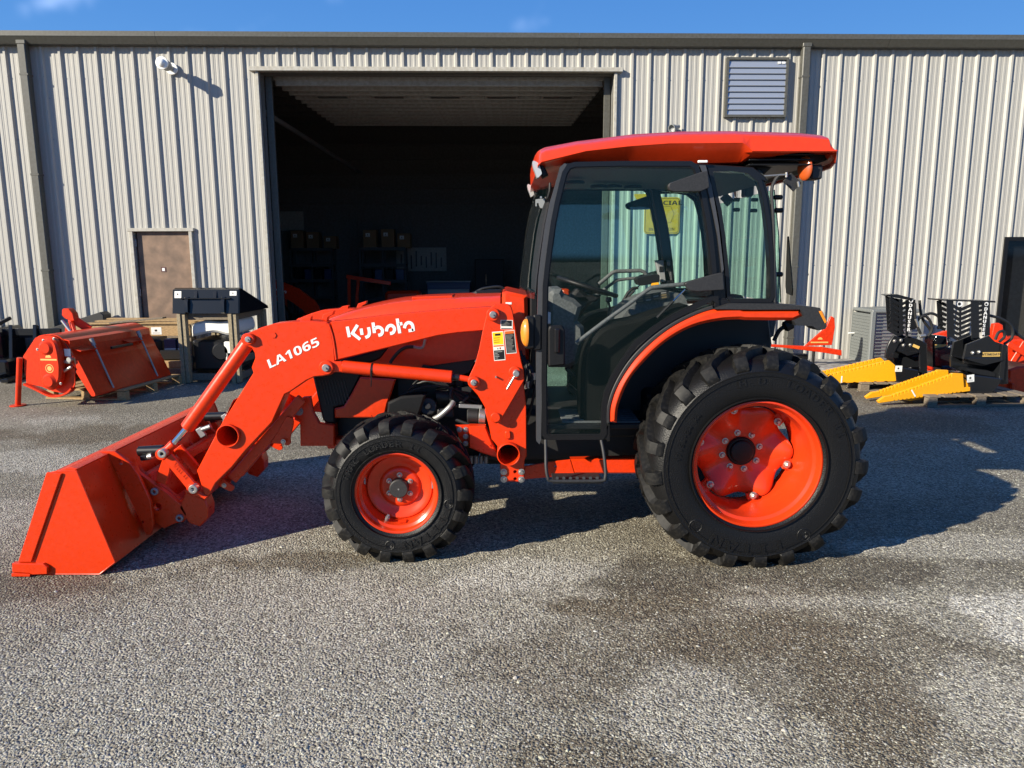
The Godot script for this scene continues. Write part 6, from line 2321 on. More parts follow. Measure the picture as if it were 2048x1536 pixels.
func pallet(label: String, at: Vector3, turn: float, lx: float, lz: float, m: Material, h := 0.13) -> Node3D: # x along the runners, origin at the middle
	var t := thing("pallet", label, "pallet", at, turn, "wooden pallets under the implements")
	var n := int(lx / 0.16)
	for i in n:
		var s := Solid.new()
		var x := -lx * 0.5 + (i + 0.5) * lx / n
		s.box(Vector3(x, h - 0.011 + 0.001 * (i % 2), 0.004 * (i % 3)), Vector3(lx / n * 0.78, 0.02, lz), 0.002)
		obj("deck_board", s, m, t, 0.0)
	for z in [-lz * 0.5 + 0.03, 0.0, lz * 0.5 - 0.03]:
		for k in 3:
			var s := Solid.new()
			s.box(Vector3((k - 1) * (lx * 0.5 - 0.06), 0.02 + (h - 0.045) * 0.5, z), Vector3(0.11, h - 0.045, 0.08), 0.003)
			obj("block", s, m, t, 0.0)
		var r := Solid.new()
		r.box(Vector3(0, 0.0105, z), Vector3(lx, 0.018, 0.09), 0.002)
		obj("skid_board", r, m, t, 0.0)
	return t


func tiller() -> void:
	var t := thing("rotary_tiller", "orange rotary tiller on a pallet at the left, its red rear flap facing right", "tiller", Vector3(-4.74, 0, -8.28), -0.1253)
	var far := -1.52
	var s := Solid.new()
	s.ext(pv([-0.581, 0.813, -0.493, 0.818, -0.43, 0.807, -0.343, 0.762, -0.287, 0.684, -0.226, 0.585, -0.22, 0.464, -0.237, 0.262, -0.27, 0.2, -0.397, 0.157, -0.526, 0.175, -0.653, 0.224, -0.847, 0.262, -0.844, 0.415, -0.849, 0.577, -0.671, 0.79]), -0.012, 0.0, 0.002)
	obj("side_plate", s, mats["tiller orange"], t)
	s = Solid.new()
	s.ext(pv([-0.581, 0.813, -0.493, 0.818, -0.43, 0.807, -0.343, 0.762, -0.287, 0.684, -0.226, 0.585, -0.22, 0.464, -0.237, 0.262, -0.27, 0.2, -0.397, 0.157, -0.526, 0.175, -0.653, 0.224, -0.847, 0.262, -0.844, 0.415, -0.849, 0.577, -0.671, 0.79]), far, far + 0.012, 0.002)
	obj("side_plate", s, mats["tiller orange"], t)
	s = Solid.new()
	s.ext(rounded(pv([-0.525, 0.762, -0.467, 0.796, -0.391, 0.801, -0.343, 0.754, -0.322, 0.635, -0.317, 0.476, -0.338, 0.336, -0.392, 0.249, -0.451, 0.203, -0.515, 0.212, -0.585, 0.266, -0.587, 0.472, -0.57, 0.672]), 0.03), 0.0, 0.10, 0.022)
	obj("chain_case", s, mats["tiller orange"], t)
	for q in [Vector3(-0.469, 0.689, 0.1), Vector3(-0.474, 0.31, 0.1)]:
		s = Solid.new()
		s.cyl(Vector3(q.x, q.y, 0.09), Vector3(q.x, q.y, 0.125), 0.085, 26, 0.012, 0.07)
		obj("bearing_boss", s, mats["tiller orange"], t)
	for q in [Vector3(-0.493, 0.775, 0.1), Vector3(-0.362, 0.794, 0.1), Vector3(-0.576, 0.671, 0.1), Vector3(-0.336, 0.287, 0.1)]:
		s = Solid.new()
		s.hex(Vector3(q.x, q.y, 0.0 if q.x < -1.0 else 0.098), Vector3(0, 0, 1), 0.011, 0.012)
		obj("bolt", s, mats["zinc"], t, 25.0)
	s = Solid.new()
	var lp := Vector2(-0.452, 0.556)
	s.box(Vector3(lp.x, lp.y, 0.1005), Vector3(0.20, 0.018, 0.003))
	s.ext(disc(lp + Vector2(0, 0.022), 0.035, 16, 0.0, PI), 0.099, 0.102)
	var lq := lp - Vector2(0, 0.10)
	s.ring(disc(lq, 0.05, 24), 0.008, 0.099, 0.102)
	s.ext(disc(lq, 0.028, 18), 0.099, 0.102)
	obj("maker_emblem", s, mats["tan decal"], t, 0.0)
	s = Solid.new()
	s.ext(stroke(curve(pv([-0.847, 0.26, -0.711, 0.203, -0.543, 0.129, -0.422, 0.131, -0.319, 0.169, -0.258, 0.221]), 4), 0.022), -0.03, 0.05, 0.002)
	obj("skid_shoe", s, mats["tiller orange"], t)
	# hood swept along the width, and the hinged rear flap
	s = Solid.new()
	var hood := curve(pv([-0.764, 0.659, -0.672, 0.78, -0.58, 0.819, -0.449, 0.822, -0.357, 0.783, -0.28, 0.694, -0.223, 0.585, -0.2, 0.525]), 4)
	s.ext(stroke(hood, 0.010), far, -0.012, 0.001)
	obj("hood", s, mats["tiller orange"], t)
	s = Solid.new()
	s.ext(stroke(pv([-0.347, 0.775, -0.273, 0.754, -0.269, 0.684]), 0.012), far, -0.02, 0.001)
	obj("hood_flange", s, mats["tiller orange"], t)
	s = Solid.new()
	s.ext(stroke(pv([-0.2, 0.525, -0.161, 0.455, -0.091, 0.31, -0.015, 0.139, -0.03, 0.125]), 0.008), far, -0.006, 0.001)
	obj("rear_flap", s, mats["tiller orange"], t)
	s = Solid.new()
	s.ext(pv([-0.202, 0.543, -0.169, 0.536, -0.133, 0.466, 0.001, 0.159, -0.001, 0.134, -0.028, 0.125, -0.051, 0.133, -0.204, 0.394]), -0.006, 0.004, 0.001)
	obj("flap_edge", s, mats["tiller orange"], t)
	for z in [-0.30, -1.18]:
		s = Solid.new()
		s.ext(pv([-0.251, 0.669, -0.152, 0.641, -0.155, 0.63, -0.252, 0.657]), z - 0.02, z + 0.26, 0.001)
		s.ext(pv([-0.251, 0.665, -0.157, 0.638, -0.206, 0.585]), z - 0.02, z - 0.01, 0.001)
		obj("flap_bracket", s, mats["tiller orange"], t)
		s = Solid.new()
		var a := Vector2(-0.209, 0.755)
		var c := Vector2(-0.02, 0.164)
		s.cyl(Vector3(a.x, a.y, z), Vector3(c.x, c.y, z - 0.05), 0.012, 10)
		s.cyl(Vector3(a.x, a.y, z), Vector3(a.x, a.y, z).lerp(Vector3(c.x, c.y, z - 0.05), 0.14), 0.024, 12)
		obj("flap_rod", s, mats["dull steel"], t)
	s = Solid.new()
	s.bar(Vector3(-0.144, 0.616, -0.55), Vector3(-0.144, 0.616, -0.95), 0.03, 0.03, 0.004)
	obj("flap_chain", s, mats["black steel"], t)
	s = Solid.new()
	s.box(Vector3(-0.288, 0.626, 0.004), Vector3(0.075, 0.085, 0.002))
	obj("paper_label", s, mats["white decal"], t)
	s = Solid.new()
	s.cyl(Vector3(-0.334, 0.417, 0.03), Vector3(-0.236, 0.469, 0.03), 0.018, 12, 0.003)
	s.cyl(Vector3(-0.248, 0.55, 0.0), Vector3(-0.248, 0.55, 0.05), 0.030, 14, 0.004)
	s.box(Vector3(-0.284, 0.524, 0.02), Vector3(0.08, 0.035, 0.03), 0.004)
	s.cyl(Vector3(-0.383, 0.462, 0.05), Vector3(-0.329, 0.463, 0.05), 0.01, 8)
	obj("adjuster_pin", s, mats["zinc"], t)
	# parking leg
	s = Solid.new()
	var l0 := Vector2(-0.875, 0.562)
	var l1 := Vector2(-0.967, 0.121)
	s.cyl(Vector3(l0.x, l0.y, 0.02), Vector3(l1.x, 0.015, 0.02), 0.03, 16)
	s.cyl(Vector3(l1.x, 0.0, 0.02), Vector3(l1.x, 0.014, 0.02), 0.085, 20, 0.003)
	s.bar(Vector3(l0.x + 0.02, 0.40, -0.01), Vector3(l0.x + 0.12, 0.40, -0.03), 0.10, 0.02, 0.003)
	obj("parking_leg", s, mats["tiller orange"], t)
	# hitch mast
	s = Solid.new()
	s.ext(pv([-0.828, 1.059, -0.808, 1.075, -0.744, 1.075, -0.692, 1.017, -0.677, 0.926, -0.726, 0.925, -0.804, 0.957, -0.837, 0.994]), -0.76, -0.66, 0.006)
	s.bar(Vector3(-0.757, 0.963, -0.71), Vector3(-0.587, 0.808, -0.80), 0.10, 0.05, 0.006)
	s.bar(Vector3(-0.771, 0.941, -0.71), Vector3(-0.659, 0.791, -0.62), 0.07, 0.04, 0.006)
	s.ext(pv([-0.764, 0.853, -0.698, 0.801, -0.707, 0.726, -0.779, 0.757]), -0.64, -0.60, 0.004)
	obj("hitch_mast", s, mats["tiller orange"], t)
	s = Solid.new()
	s.cyl(Vector3(-0.796, 0.936, -0.6), Vector3(-0.682, 0.788, -0.6), 0.018, 12, 0.003)
	obj("drive_shaft", s, mats["zinc"], t)
	s = Solid.new()
	s.cyl(Vector3(-0.62, 0.26, far + 0.05), Vector3(-0.62, 0.26, -0.03), 0.06, 16)
	for i in 14:
		var a2 := i * 1.1
		var z2 := -0.12 - i * 0.095
		s.bar(Vector3(-0.62, 0.26, z2), Vector3(-0.62 + cos(a2) * 0.20, 0.26 + sin(a2) * 0.17, z2), 0.04, 0.012)
	obj("tine_rotor", s, mats["black steel"], t)
	pallet("pale new pallet under the orange rotary tiller", Vector3(-5.05, 0, -9.35), -0.1253, 1.05, 1.20, mats["pale timber"])


func crates() -> void:
	# open crate behind the tiller
	var t := thing("open_crate", "open crate of pale boards packed with dark parts, behind the tiller", "crate", Vector3(-5.22, 0, -10.72), 0.02)
	var hw := 0.72
	var hd := 0.50
	var top := 0.77
	for x in [-hw, hw]:
		for z in [-hd, hd]:
			var s := Solid.new()
			s.box(Vector3(x - 0.025, top * 0.5, z), Vector3(0.045, top, 0.085), 0.003)
			s.box(Vector3(x + 0.025, top * 0.5 - 0.02, z - 0.02), Vector3(0.045, top - 0.04, 0.085), 0.003)
			obj("post", s, mats["grey timber"] if x > 0.0 else mats["pale timber"], t, 0.0)
	for z in [-hd, hd]:
		var s := Solid.new()
		s.box(Vector3(0, top - 0.08, z + 0.055 * signf(z)), Vector3(hw * 2.0 + 0.1, 0.14, 0.022), 0.002)
		obj("front_rail", s, mats["pale timber"], t, 0.0)
		s = Solid.new()
		s.box(Vector3(0, 0.10, z + 0.055 * signf(z)), Vector3(hw * 2.0 + 0.1, 0.12, 0.022), 0.002)
		obj("bottom_rail", s, mats["grey timber"], t, 0.0)
	for x in [-hw, hw]:
		var s := Solid.new()
		s.box(Vector3(x + 0.06 * signf(x), top - 0.06, 0), Vector3(0.022, 0.14, hd * 2.0), 0.002)
		obj("side_rail", s, mats["grey timber"], t, 0.0)
		s = Solid.new()
		s.box(Vector3(x + 0.06 * signf(x), 0.10, 0), Vector3(0.022, 0.14, hd * 2.0), 0.002)
		obj("side_rail", s, mats["grey timber"], t, 0.0)
	for i in 3:
		var s := Solid.new()
		s.box(Vector3(0, top + 0.012, -0.34 + i * 0.33), Vector3(hw * 2.0 + 0.12, 0.02, 0.14), 0.002, Basis(Vector3(0, 0, 1), 0.01 * (i - 1)))
		obj("top_board", s, mats["pale timber"], t, 0.0)
	var lb := Solid.new()
	lb.box(Vector3(-0.02, top + 0.05, 0.36), Vector3(0.75, 0.022, 0.12), 0.002, Basis(Vector3(0, 0, 1), 0.09))
	obj("loose_board", lb, mats["grey timber"], t, 0.0)
	sticker(t, "shipping_label", Vector3(hw - 0.40, top - 0.08, hd + 0.068), 0.14, 0.10, 3)
	for i in 2:
		var s := Solid.new()
		s.box(Vector3(-0.1 + i * 0.85 - 0.30, 0.20, 0.05), Vector3(0.62, 0.10, 0.8), 0.01)
		obj("deck_board", s, mats["pale timber"], t, 0.0)
	var names := ["black gearbox with fittings packed in the open crate", "pair of blue boxes standing in the open crate", "grey box on top of the dark parts in the open crate", "black hoses coiled inside the open crate"]
	var base := t.position
	var o := thing("gearbox", names[0], "gearbox", base + Vector3(0.0, 0.25, 0.05))
	var s2 := Solid.new()
	s2.box(Vector3(0, 0.16, 0), Vector3(0.5, 0.32, 0.5), 0.05)
	s2.cyl(Vector3(-0.1, 0.30, 0.1), Vector3(-0.1, 0.48, 0.1), 0.10, 18, 0.01)
	s2.cyl(Vector3(0.0, 0.15, 0.2), Vector3(0.0, 0.15, 0.40), 0.09, 18, 0.01)
	obj("case", s2, mats["black steel"], o)
	s2 = Solid.new()
	s2.hex(Vector3(0.12, 0.2, 0.25), Vector3(0, 0, 1), 0.03, 0.03)
	obj("fitting", s2, mats["zinc"], o)
	o = thing("blue_boxes", names[1], "boxes", base + Vector3(0.47, 0.25, 0.20))
	for k in 2:
		s2 = Solid.new()
		s2.box(Vector3(-0.09 + k * 0.19, 0.22, 0.0), Vector3(0.17, 0.15, 0.2), 0.008)
		obj("box", s2, mats["cabinet blue"], o)
	s2 = Solid.new()
	s2.box(Vector3(0, 0.08, 0), Vector3(0.42, 0.13, 0.34), 0.01)
	obj("tray", s2, mats["black steel"], o)
	o = thing("grey_box", names[2], "box", base + Vector3(0.50, 0.555, 0.15))
	s2 = Solid.new()
	s2.box(Vector3(-0.02, 0.06, 0.0), Vector3(0.30, 0.12, 0.22), 0.006)
	obj("box", s2, mats["grey timber"], o)
	o = thing("hose_coil", names[3], "hose", base + Vector3(-0.45, 0.26, 0.25))
	s2 = Solid.new()
	for k in 4:
		s2.tube(at_z(disc(Vector2(0.02 * k, 0.17), 0.16 - 0.01 * k, 22), 0.04 * k), 0.016, 8, true)
	obj("coil", s2, mats["hose rubber"], o)
	# taller crate with a black bucket on top
	t = thing("tall_crate", "tall grey timber crate carrying the black bucket, beside the entry door", "crate", Vector3(-4.05, 0, -10.42), -0.03)
	hw = 0.345
	hd = 0.52
	top = 0.94
	for x in [-hw, hw]:
		for z in [-hd, hd]:
			var s := Solid.new()
			s.box(Vector3(x - 0.028, top * 0.5, z), Vector3(0.05, top, 0.09), 0.003)
			s.box(Vector3(x + 0.028, top * 0.5, z - 0.015), Vector3(0.05, top - 0.02, 0.09), 0.003)
			obj("post", s, mats["worn timber"], t, 0.0)
	for y in [0.08, 0.30, 0.90]:
		for z in ([-hd, hd] if y != 0.30 else [-hd]):
			var s := Solid.new()
			s.box(Vector3(0, y, z - 0.06 * signf(z)), Vector3(hw * 2.0 - 0.05, 0.09, 0.022), 0.002)
			obj("cross_rail", s, mats["grey timber"], t, 0.0)
		for x in [-hw, hw]:
			var s := Solid.new()
			s.box(Vector3(x, y, 0), Vector3(0.022, 0.09, hd * 2.0 - 0.1), 0.002)
			obj("cross_rail", s, mats["grey timber"], t, 0.0)
	base = t.position
	o = thing("packed_machine", "dark machine with white wrapping inside the tall crate", "machine", base + Vector3(0, 0.12, 0))
	s2 = Solid.new()
	s2.box(Vector3(-0.02, 0.24, 0), Vector3(0.62, 0.42, 0.7), 0.03)
	s2.cyl(Vector3(0.1, 0.30, 0.34), Vector3(0.1, 0.30, 0.46), 0.12, 20, 0.02)
	obj("body", s2, mats["black steel"], o)
	s2 = Solid.new()
	s2.ext(curve(pv([-0.30, 0.50, -0.28, 0.66, -0.10, 0.72, 0.10, 0.70, 0.30, 0.72, 0.33, 0.56, 0.20, 0.52, 0.0, 0.56, -0.30, 0.50]), 4), -0.30, 0.40, 0.03)
	obj("wrapping", s2, mats["lamp white"], o)
	s2 = Solid.new()
	s2.tube(PackedVector3Array([Vector3(0.15, 0.02, 0.44), Vector3(0.19, 0.28, 0.45)]), 0.012, 8)
	s2.box(Vector3(0.20, 0.36, 0.45), Vector3(0.09, 0.16, 0.02), 0.015)
	obj("crank_handle", s2, mats["lamp white"], o)
	o = thing("steel_bucket", "black steel bucket lying upside down on the tall crate", "bucket", Vector3(-4.06, 0.945, -10.40), -0.03)
	var side := pv([0.52, 0.0, 0.46, 0.31, 0.40, 0.33, -0.55, 0.04, -0.58, 0.0])
	var R := Transform3D(Basis(Vector3(0, 0, -1), Vector3.UP, Vector3(1, 0, 0)), Vector3.ZERO)
	var R2 := Transform3D(Basis(Vector3(0, 0, 1), Vector3.UP, Vector3(-1, 0, 0)), Vector3.ZERO)
	s2 = Solid.new()
	s2.ext(stroke(side, 0.014), -0.44, 0.44, 0.001, R2)
	obj("shell", s2, mats["black gloss"], o)
	for x in [-0.445, 0.445]:
		s2 = Solid.new()
		s2.ext(side, -0.006 - x, 0.006 - x, 0.001, R2)
		obj("end_plate", s2, mats["black gloss"], o)
	for x in [-0.24, 0.25]:
		s2 = Solid.new()
		s2.ext(pv([0.525, 0.0, 0.56, 0.02, 0.545, 0.15, 0.50, 0.22, 0.49, 0.22]), x - 0.025, x + 0.025, 0.002, R2)
		obj("back_rib", s2, mats["black gloss"], o)
	for x in [-0.13, 0.13]:
		s2 = Solid.new()
		s2.ext(pv([0.49, 0.20, 0.51, 0.20, 0.475, 0.30, 0.465, 0.30]), x - 0.02, x + 0.02, 0.002, R2)
		obj("lip_gusset", s2, mats["black gloss"], o)
	s2 = Solid.new()
	s2.box(Vector3(0, 0.20, 0.50), Vector3(0.68, 0.014, 0.05), 0.002)
	obj("hitch_bar", s2, mats["black gloss"], o)
	var tilt := Basis(Vector3(1, 0, 0), -0.19)
	sticker(o, "paper_label", Vector3(-0.375, 0.25, 0.484), 0.09, 0.09, 3, tilt)
	sticker(o, "paper_label", Vector3(0.37, 0.265, 0.481), 0.09, 0.06, 3, tilt)
	# dark attachments at the far left
	o = thing("black_rotary_cutter", "flat black attachment with a white figure seven, at the left edge", "attachment", Vector3(-8.15, 0, -10.9), 0.06)
	s2 = Solid.new()
	s2.box(Vector3(0, 0.44, 0), Vector3(1.5, 0.50, 0.7), 0.06)
	s2.box(Vector3(0.1, 0.14, 0.1), Vector3(1.7, 0.24, 0.9), 0.03)
	obj("deck", s2, mats["black gloss"], o)
	s2 = Solid.new()
	for i in 5:
		s2.bar(Vector3(-0.6 + i * 0.28, 0.66, 0.2), Vector3(-0.35 + i * 0.26, 0.86 - 0.05 * (i % 3), -0.1), 0.05, 0.05, 0.008)
	s2.tube(curve3(PackedVector3Array([Vector3(-0.5, 0.7, 0.2), Vector3(-0.2, 0.92, 0.1), Vector3(0.2, 0.85, 0.2), Vector3(0.6, 0.66, 0.25)])), 0.025, 8)
	obj("linkage", s2, mats["black steel"], o)
	s2 = Solid.new()
	s2.box(Vector3(-0.1, 0.77, 0.3), Vector3(0.2, 0.05, 0.12), 0.01)
	obj("grey_cap", s2, mats["grey plastic"], o)
	lettering("number", "7", 0.13, o, Transform3D(Basis.IDENTITY, Vector3(0.32, 0.46, 0.354)), mats["lamp white"])
	o = thing("fork_frame", "black upright fork frame standing between the seven and the tiller", "attachment", Vector3(-7.05, 0, -10.75), 0.05)
	s2 = Solid.new()
	for x in [-0.22, 0.12]:
		s2.bar(Vector3(x, 0.0, 0.1), Vector3(x - 0.02, 0.72, -0.05), 0.10, 0.05, 0.006)
		s2.box(Vector3(x, 0.04, 0.45), Vector3(0.10, 0.05, 0.8), 0.006)
	for y in [0.22, 0.62]:
		s2.box(Vector3(0, y, -0.05), Vector3(0.9, 0.10, 0.05), 0.006)
	obj("frame", s2, mats["black gloss"], o)
	o = thing("ramp_panel", "dark grey sloping steel panel behind the tiller by the downspout", "panel", Vector3(-6.75, 0, -11.25), 0.04)
	s2 = Solid.new()
	s2.ext(pv([-0.75, 0.55, -0.35, 0.60, 0.55, 0.88, 0.60, 0.84, 0.60, 0.52, -0.70, 0.50]), -0.12, 0.12, 0.01)
	s2.box(Vector3(0, 0.25, 0), Vector3(0.9, 0.5, 0.3), 0.02)
	obj("panel", s2, mats["grey plastic"], o)


func saw(a: Vector2, b: Vector2, n: int, depth: float) -> PackedVector2Array: # a toothed edge
	var r := PackedVector2Array()
	var nn := Vector2(-(b - a).y, (b - a).x).normalized() * depth
	for i in n:
		var p := a.lerp(b, float(i) / n)
		var q := a.lerp(b, (i + 0.62) / n)
		var w := a.lerp(b, (i + 0.78) / n)
		r.append(p)
		r.append(q)
		r.append(w - nn)
		r.append(a.lerp(b, (i + 0.9) / n) - nn)
	r.append(b)
	return r


func chevrons(t: Node3D, called: String, a: Vector3, b: Vector3, c: Vector3, n: int, pitch: float) -> void: # rows of V bars from a down to b and up to c
	for i in n:
		var s := Solid.new()
		var dy := Vector3(0, -pitch * i, 0)
		s.bar(a + dy, b + dy, 0.034, 0.008)
		s.bar(b + dy, c + dy, 0.034, 0.008)
		obj(called, s, mats["black gloss"], t, 0.0)


func stacked_word(t: Node3D, words: String, at: Vector3, cap: float, turn: Basis) -> void:
	var plate := Solid.new()
	plate.ext(disc(Vector2.ZERO, cap * 0.62, 20), 0.0, 0.002, 0.0, Transform3D(turn, at + Vector3(0, cap * 1.55, 0)))
	obj("emblem_disc", plate, mats["white decal"], t, 0.0)
	var dot := Solid.new()
	dot.ext(disc(Vector2(-cap * 0.1, -cap * 0.05), cap * 0.36, 16), 0.002, 0.004, 0.0, Transform3D(turn, at + Vector3(0, cap * 1.55, 0)))
	obj("emblem_dot", dot, mats["black decal"], t, 0.0)
	for i in words.length():
		lettering("letter", words[i], cap, t, Transform3D(turn, at + Vector3(0, -i * cap * 1.28, 0)), mats["white decal"], 1.25)


func pullers() -> void:
	# the front one
	var t := thing("tree_puller", "black tree puller with a pair of yellow toothed jaws, on the nearer pallet", "tree puller", Vector3(5.21, 0, -8.25), 0.0605, "tree pullers on pallets")
	for d in [0.0, -0.26]:
		var s := Solid.new()
		s.ext(pv([-1.083, 0.033, -1.1, 0.056, -1.026, 0.109]) + saw(Vector2(-0.968, 0.115), Vector2(-0.275, 0.35), 17, 0.026) + pv([-0.253, 0.362, -0.136, 0.356, -0.107, 0.198, -0.032, 0.202, -0.027, 0.156]) + saw(Vector2(-0.097, 0.148), Vector2(-0.917, 0.055), 17, 0.010), d - 0.022, d + 0.022, 0.004)
		obj("jaw", s, mats["machine yellow"], t)
	var s := Solid.new()
	s.ext(pv([-0.776, 0.059, -0.047, 0.221, -0.041, 0.163, -0.704, 0.046]), -0.245, -0.015, 0.002)
	s.box(Vector3(-0.063, 0.228, -0.13), Vector3(0.08, 0.14, 0.24), 0.02)
	obj("jaw_web", s, mats["machine yellow"], t)
	s = Solid.new()
	s.bar(Vector3(-0.722, 0.179, 0.024), Vector3(-0.671, 0.104, 0.024), 0.014, 0.004)
	obj("jaw_tag", s, mats["white decal"], t)
	s = Solid.new()
	s.ext(pv([-0.108, 0.345, 0.01, 0.338, 0.331, 0.293, 0.293, 0.214, 0.231, 0.135, 0.106, 0.1, -0.031, 0.104, -0.043, 0.219]), -0.30, 0.03, 0.01)
	obj("jaw_root", s, mats["black gloss"], t)
	sticker(t, "safety_label", Vector3(-0.051, 0.303, 0.032), 0.085, 0.085, 3, Basis(Vector3(0, 0, 1), 0.12))
	s = Solid.new()
	s.ext(pv([-0.1, 0.511, -0.082, 0.675, 0.177, 0.773, 0.255, 0.705, 0.413, 0.658, 0.468, 0.222, 0.402, 0.21, 0.362, 0.505]), -0.08, -0.05, 0.006)
	obj("body_plate", s, mats["black gloss"], t)
	s = Solid.new()
	s.ext(pv([-0.017, 0.49, 0.443, 0.485, 0.455, 0.38, 0.23, 0.406, -0.012, 0.444]), -0.20, -0.16, 0.006)
	s.ext(pv([-0.052, 0.377, 0.095, 0.329, 0.424, 0.278, 0.421, 0.307, 0.209, 0.379, -0.007, 0.405]), -0.22, -0.06, 0.006)
	obj("rear_plate", s, mats["black gloss"], t)
	s = Solid.new()
	s.ext(pv([-0.099, 0.505, -0.082, 0.675, 0.177, 0.773, 0.255, 0.705, 0.413, 0.658, 0.468, 0.222, 0.404, 0.21, 0.384, 0.287, 0.06, 0.332, -0.087, 0.391]), -0.30, -0.27, 0.006)
	s.box(Vector3(0.353, 0.447, -0.02) + Vector3(0, 0, -0.15), Vector3(0.06, 0.45, 0.30), 0.006)
	s.ext(pv([-0.095, 0.519, -0.055, 0.532, 0.347, 0.511, 0.349, 0.493, 0.142, 0.445, -0.051, 0.498]), -0.28, -0.01, 0.004)
	obj("body", s, mats["black gloss"], t)
	s = Solid.new()
	s.box(Vector3(0.233, 0.562, -0.047), Vector3(0.225, 0.05, 0.004))
	obj("name_band", s, mats["tan decal"], t)
	lettering("lettering", "INTIMIDATOR", 0.026, t, Transform3D(Basis.IDENTITY, Vector3(0.231, 0.562, -0.0445)), mats["black decal"], 1.15)
	for q in [Vector3(-0.004, 0.583, -0.05), Vector3(0.07, 0.592, -0.05)]:
		s = Solid.new()
		s.hex(q, Vector3(0, 0, 1), 0.014, 0.026)
		obj("bolt", s, mats["zinc"], t, 25.0)
	# cylinder guard with chevron slots
	var g := sub("guard", t)
	s = Solid.new()
	s.ext(pv([-0.432, 1.188, 0.202, 1.165, 0.213, 1.151, 0.204, 1.145, -0.413, 1.172]), -0.30, -0.05, 0.001)
	obj("top_plate", s, mats["black gloss"], g)
	for q in [[Vector3(-0.339, 1.164, -0.22), Vector3(-0.292, 0.864, -0.22), 0.10], [Vector3(-0.317, 1.173, -0.06), Vector3(-0.271, 0.766, -0.06), 0.14], [Vector3(-0.198, 1.173, -0.06), Vector3(-0.155, 0.753, -0.06), 0.035], [Vector3(-0.027, 1.163, -0.06), Vector3(0.02, 0.752, -0.06), 0.16], [Vector3(0.094, 1.156, -0.05), Vector3(0.136, 0.774, -0.05), 0.165]]:
		s = Solid.new()
		s.bar(q[0], q[1], q[2] * 0.55, 0.010)
		obj("guard_post", s, mats["black gloss"], g, 0.0)
	chevrons(g, "guard_bar", Vector3(-0.283, 1.118, -0.06), Vector3(-0.187, 1.067, -0.06), Vector3(-0.052, 1.124, -0.06), 7, 0.0545)
	chevrons(g, "guard_bar", Vector3(0.006, 1.13, -0.06), Vector3(0.04, 1.136, -0.06), Vector3(0.08, 1.145, -0.06), 7, 0.052)
	chevrons(g, "guard_bar", Vector3(-0.317, 1.135, -0.2), Vector3(-0.283, 1.12, -0.2), Vector3(-0.244, 1.105, -0.2), 6, 0.0545)
	stacked_word(g, "DANUSER", Vector3(0.1, 1.075, -0.044), 0.036, Basis.IDENTITY)
	s = Solid.new()
	s.ext(disc(Vector2.ZERO, 0.032, 20), 0.0, 0.002, 0.0, Transform3D(Basis.IDENTITY, Vector3(-0.202, 1.134, -0.054)))
	obj("emblem_disc", s, mats["white decal"], g, 0.0)
	s = Solid.new()
	s.ext(disc(Vector2(-0.008, 0.0), 0.018, 16), 0.002, 0.004, 0.0, Transform3D(Basis.IDENTITY, Vector3(-0.202, 1.134, -0.054)))
	obj("emblem_dot", s, mats["black decal"], g, 0.0)
	s = Solid.new()
	for pts in [[Vector3(0.188, 0.999, -0.1), Vector3(0.31, 0.965, -0.1), Vector3(0.434, 0.901, -0.1), Vector3(0.485, 0.822, -0.1), Vector3(0.477, 0.731, -0.1), Vector3(0.401, 0.675, -0.1)], [Vector3(0.252, 0.728, -0.05), Vector3(0.279, 0.806, -0.05), Vector3(0.335, 0.823, -0.05), Vector3(0.354, 0.76, -0.05), Vector3(0.302, 0.704, -0.05)], [Vector3(0.473, 0.897, -0.15), Vector3(0.581, 0.782, -0.15), Vector3(0.684, 0.712, -0.15)]]:
		s.tube(curve3(PackedVector3Array(pts), 8), 0.016, 8)
	obj("hose", s, mats["hose rubber"], t)
	pallet("grey weathered pallet under the nearer tree puller", Vector3(5.22, 0, -8.42), 0.0605, 1.25, 0.62, mats["grey timber"])
	# the one behind, turned a little
	t = thing("tree_puller", "black tree puller with one yellow toothed jaw, beside the air unit", "tree puller", Vector3(4.95, 0, -9.15), -0.0505, "tree pullers on pallets")
	for d in [0.0, -0.24]:
		s = Solid.new()
		s.ext(pv([-0.841, 0.094]) + saw(Vector2(-0.961, 0.205), Vector2(-0.301, 0.368), 14, 0.026) + pv([-0.241, 0.38, -0.166, 0.322, -0.135, 0.123]) + saw(Vector2(-0.159, 0.115), Vector2(-0.794, 0.092), 5, 0.008), d - 0.022, d + 0.022, 0.004)
		obj("jaw", s, mats["machine yellow"], t)
	s = Solid.new()
	s.ext(pv([-0.706, 0.091, -0.171, 0.208, -0.108, 0.119]), -0.22, -0.02, 0.002)
	obj("jaw_web", s, mats["machine yellow"], t)
	s = Solid.new()
	s.bar(Vector3(-0.809, 0.181, 0.024), Vector3(-0.81, 0.098, 0.024), 0.014, 0.004)
	obj("jaw_tag", s, mats["white decal"], t)
	s = Solid.new()
	s.ext(pv([-0.177, 0.312, -0.073, 0.29, 0.118, 0.259, 0.13, 0.19, 0.078, 0.089, -0.017, 0.057, -0.133, 0.063, -0.145, 0.138]), -0.28, 0.03, 0.01)
	obj("jaw_root", s, mats["black gloss"], t)
	sticker(t, "safety_label", Vector3(-0.127, 0.279, 0.034), 0.085, 0.075, 3)
	s = Solid.new()
	s.ext(curve(pv([-0.277, 0.403, -0.269, 0.51, -0.238, 0.61, -0.19, 0.691]), 4) + curve(pv([-0.066, 0.648, -0.126, 0.573, -0.164, 0.472, -0.174, 0.384]), 4), -0.06, -0.02, 0.005)
	obj("curved_arm", s, mats["black gloss"], t)
	s = Solid.new()
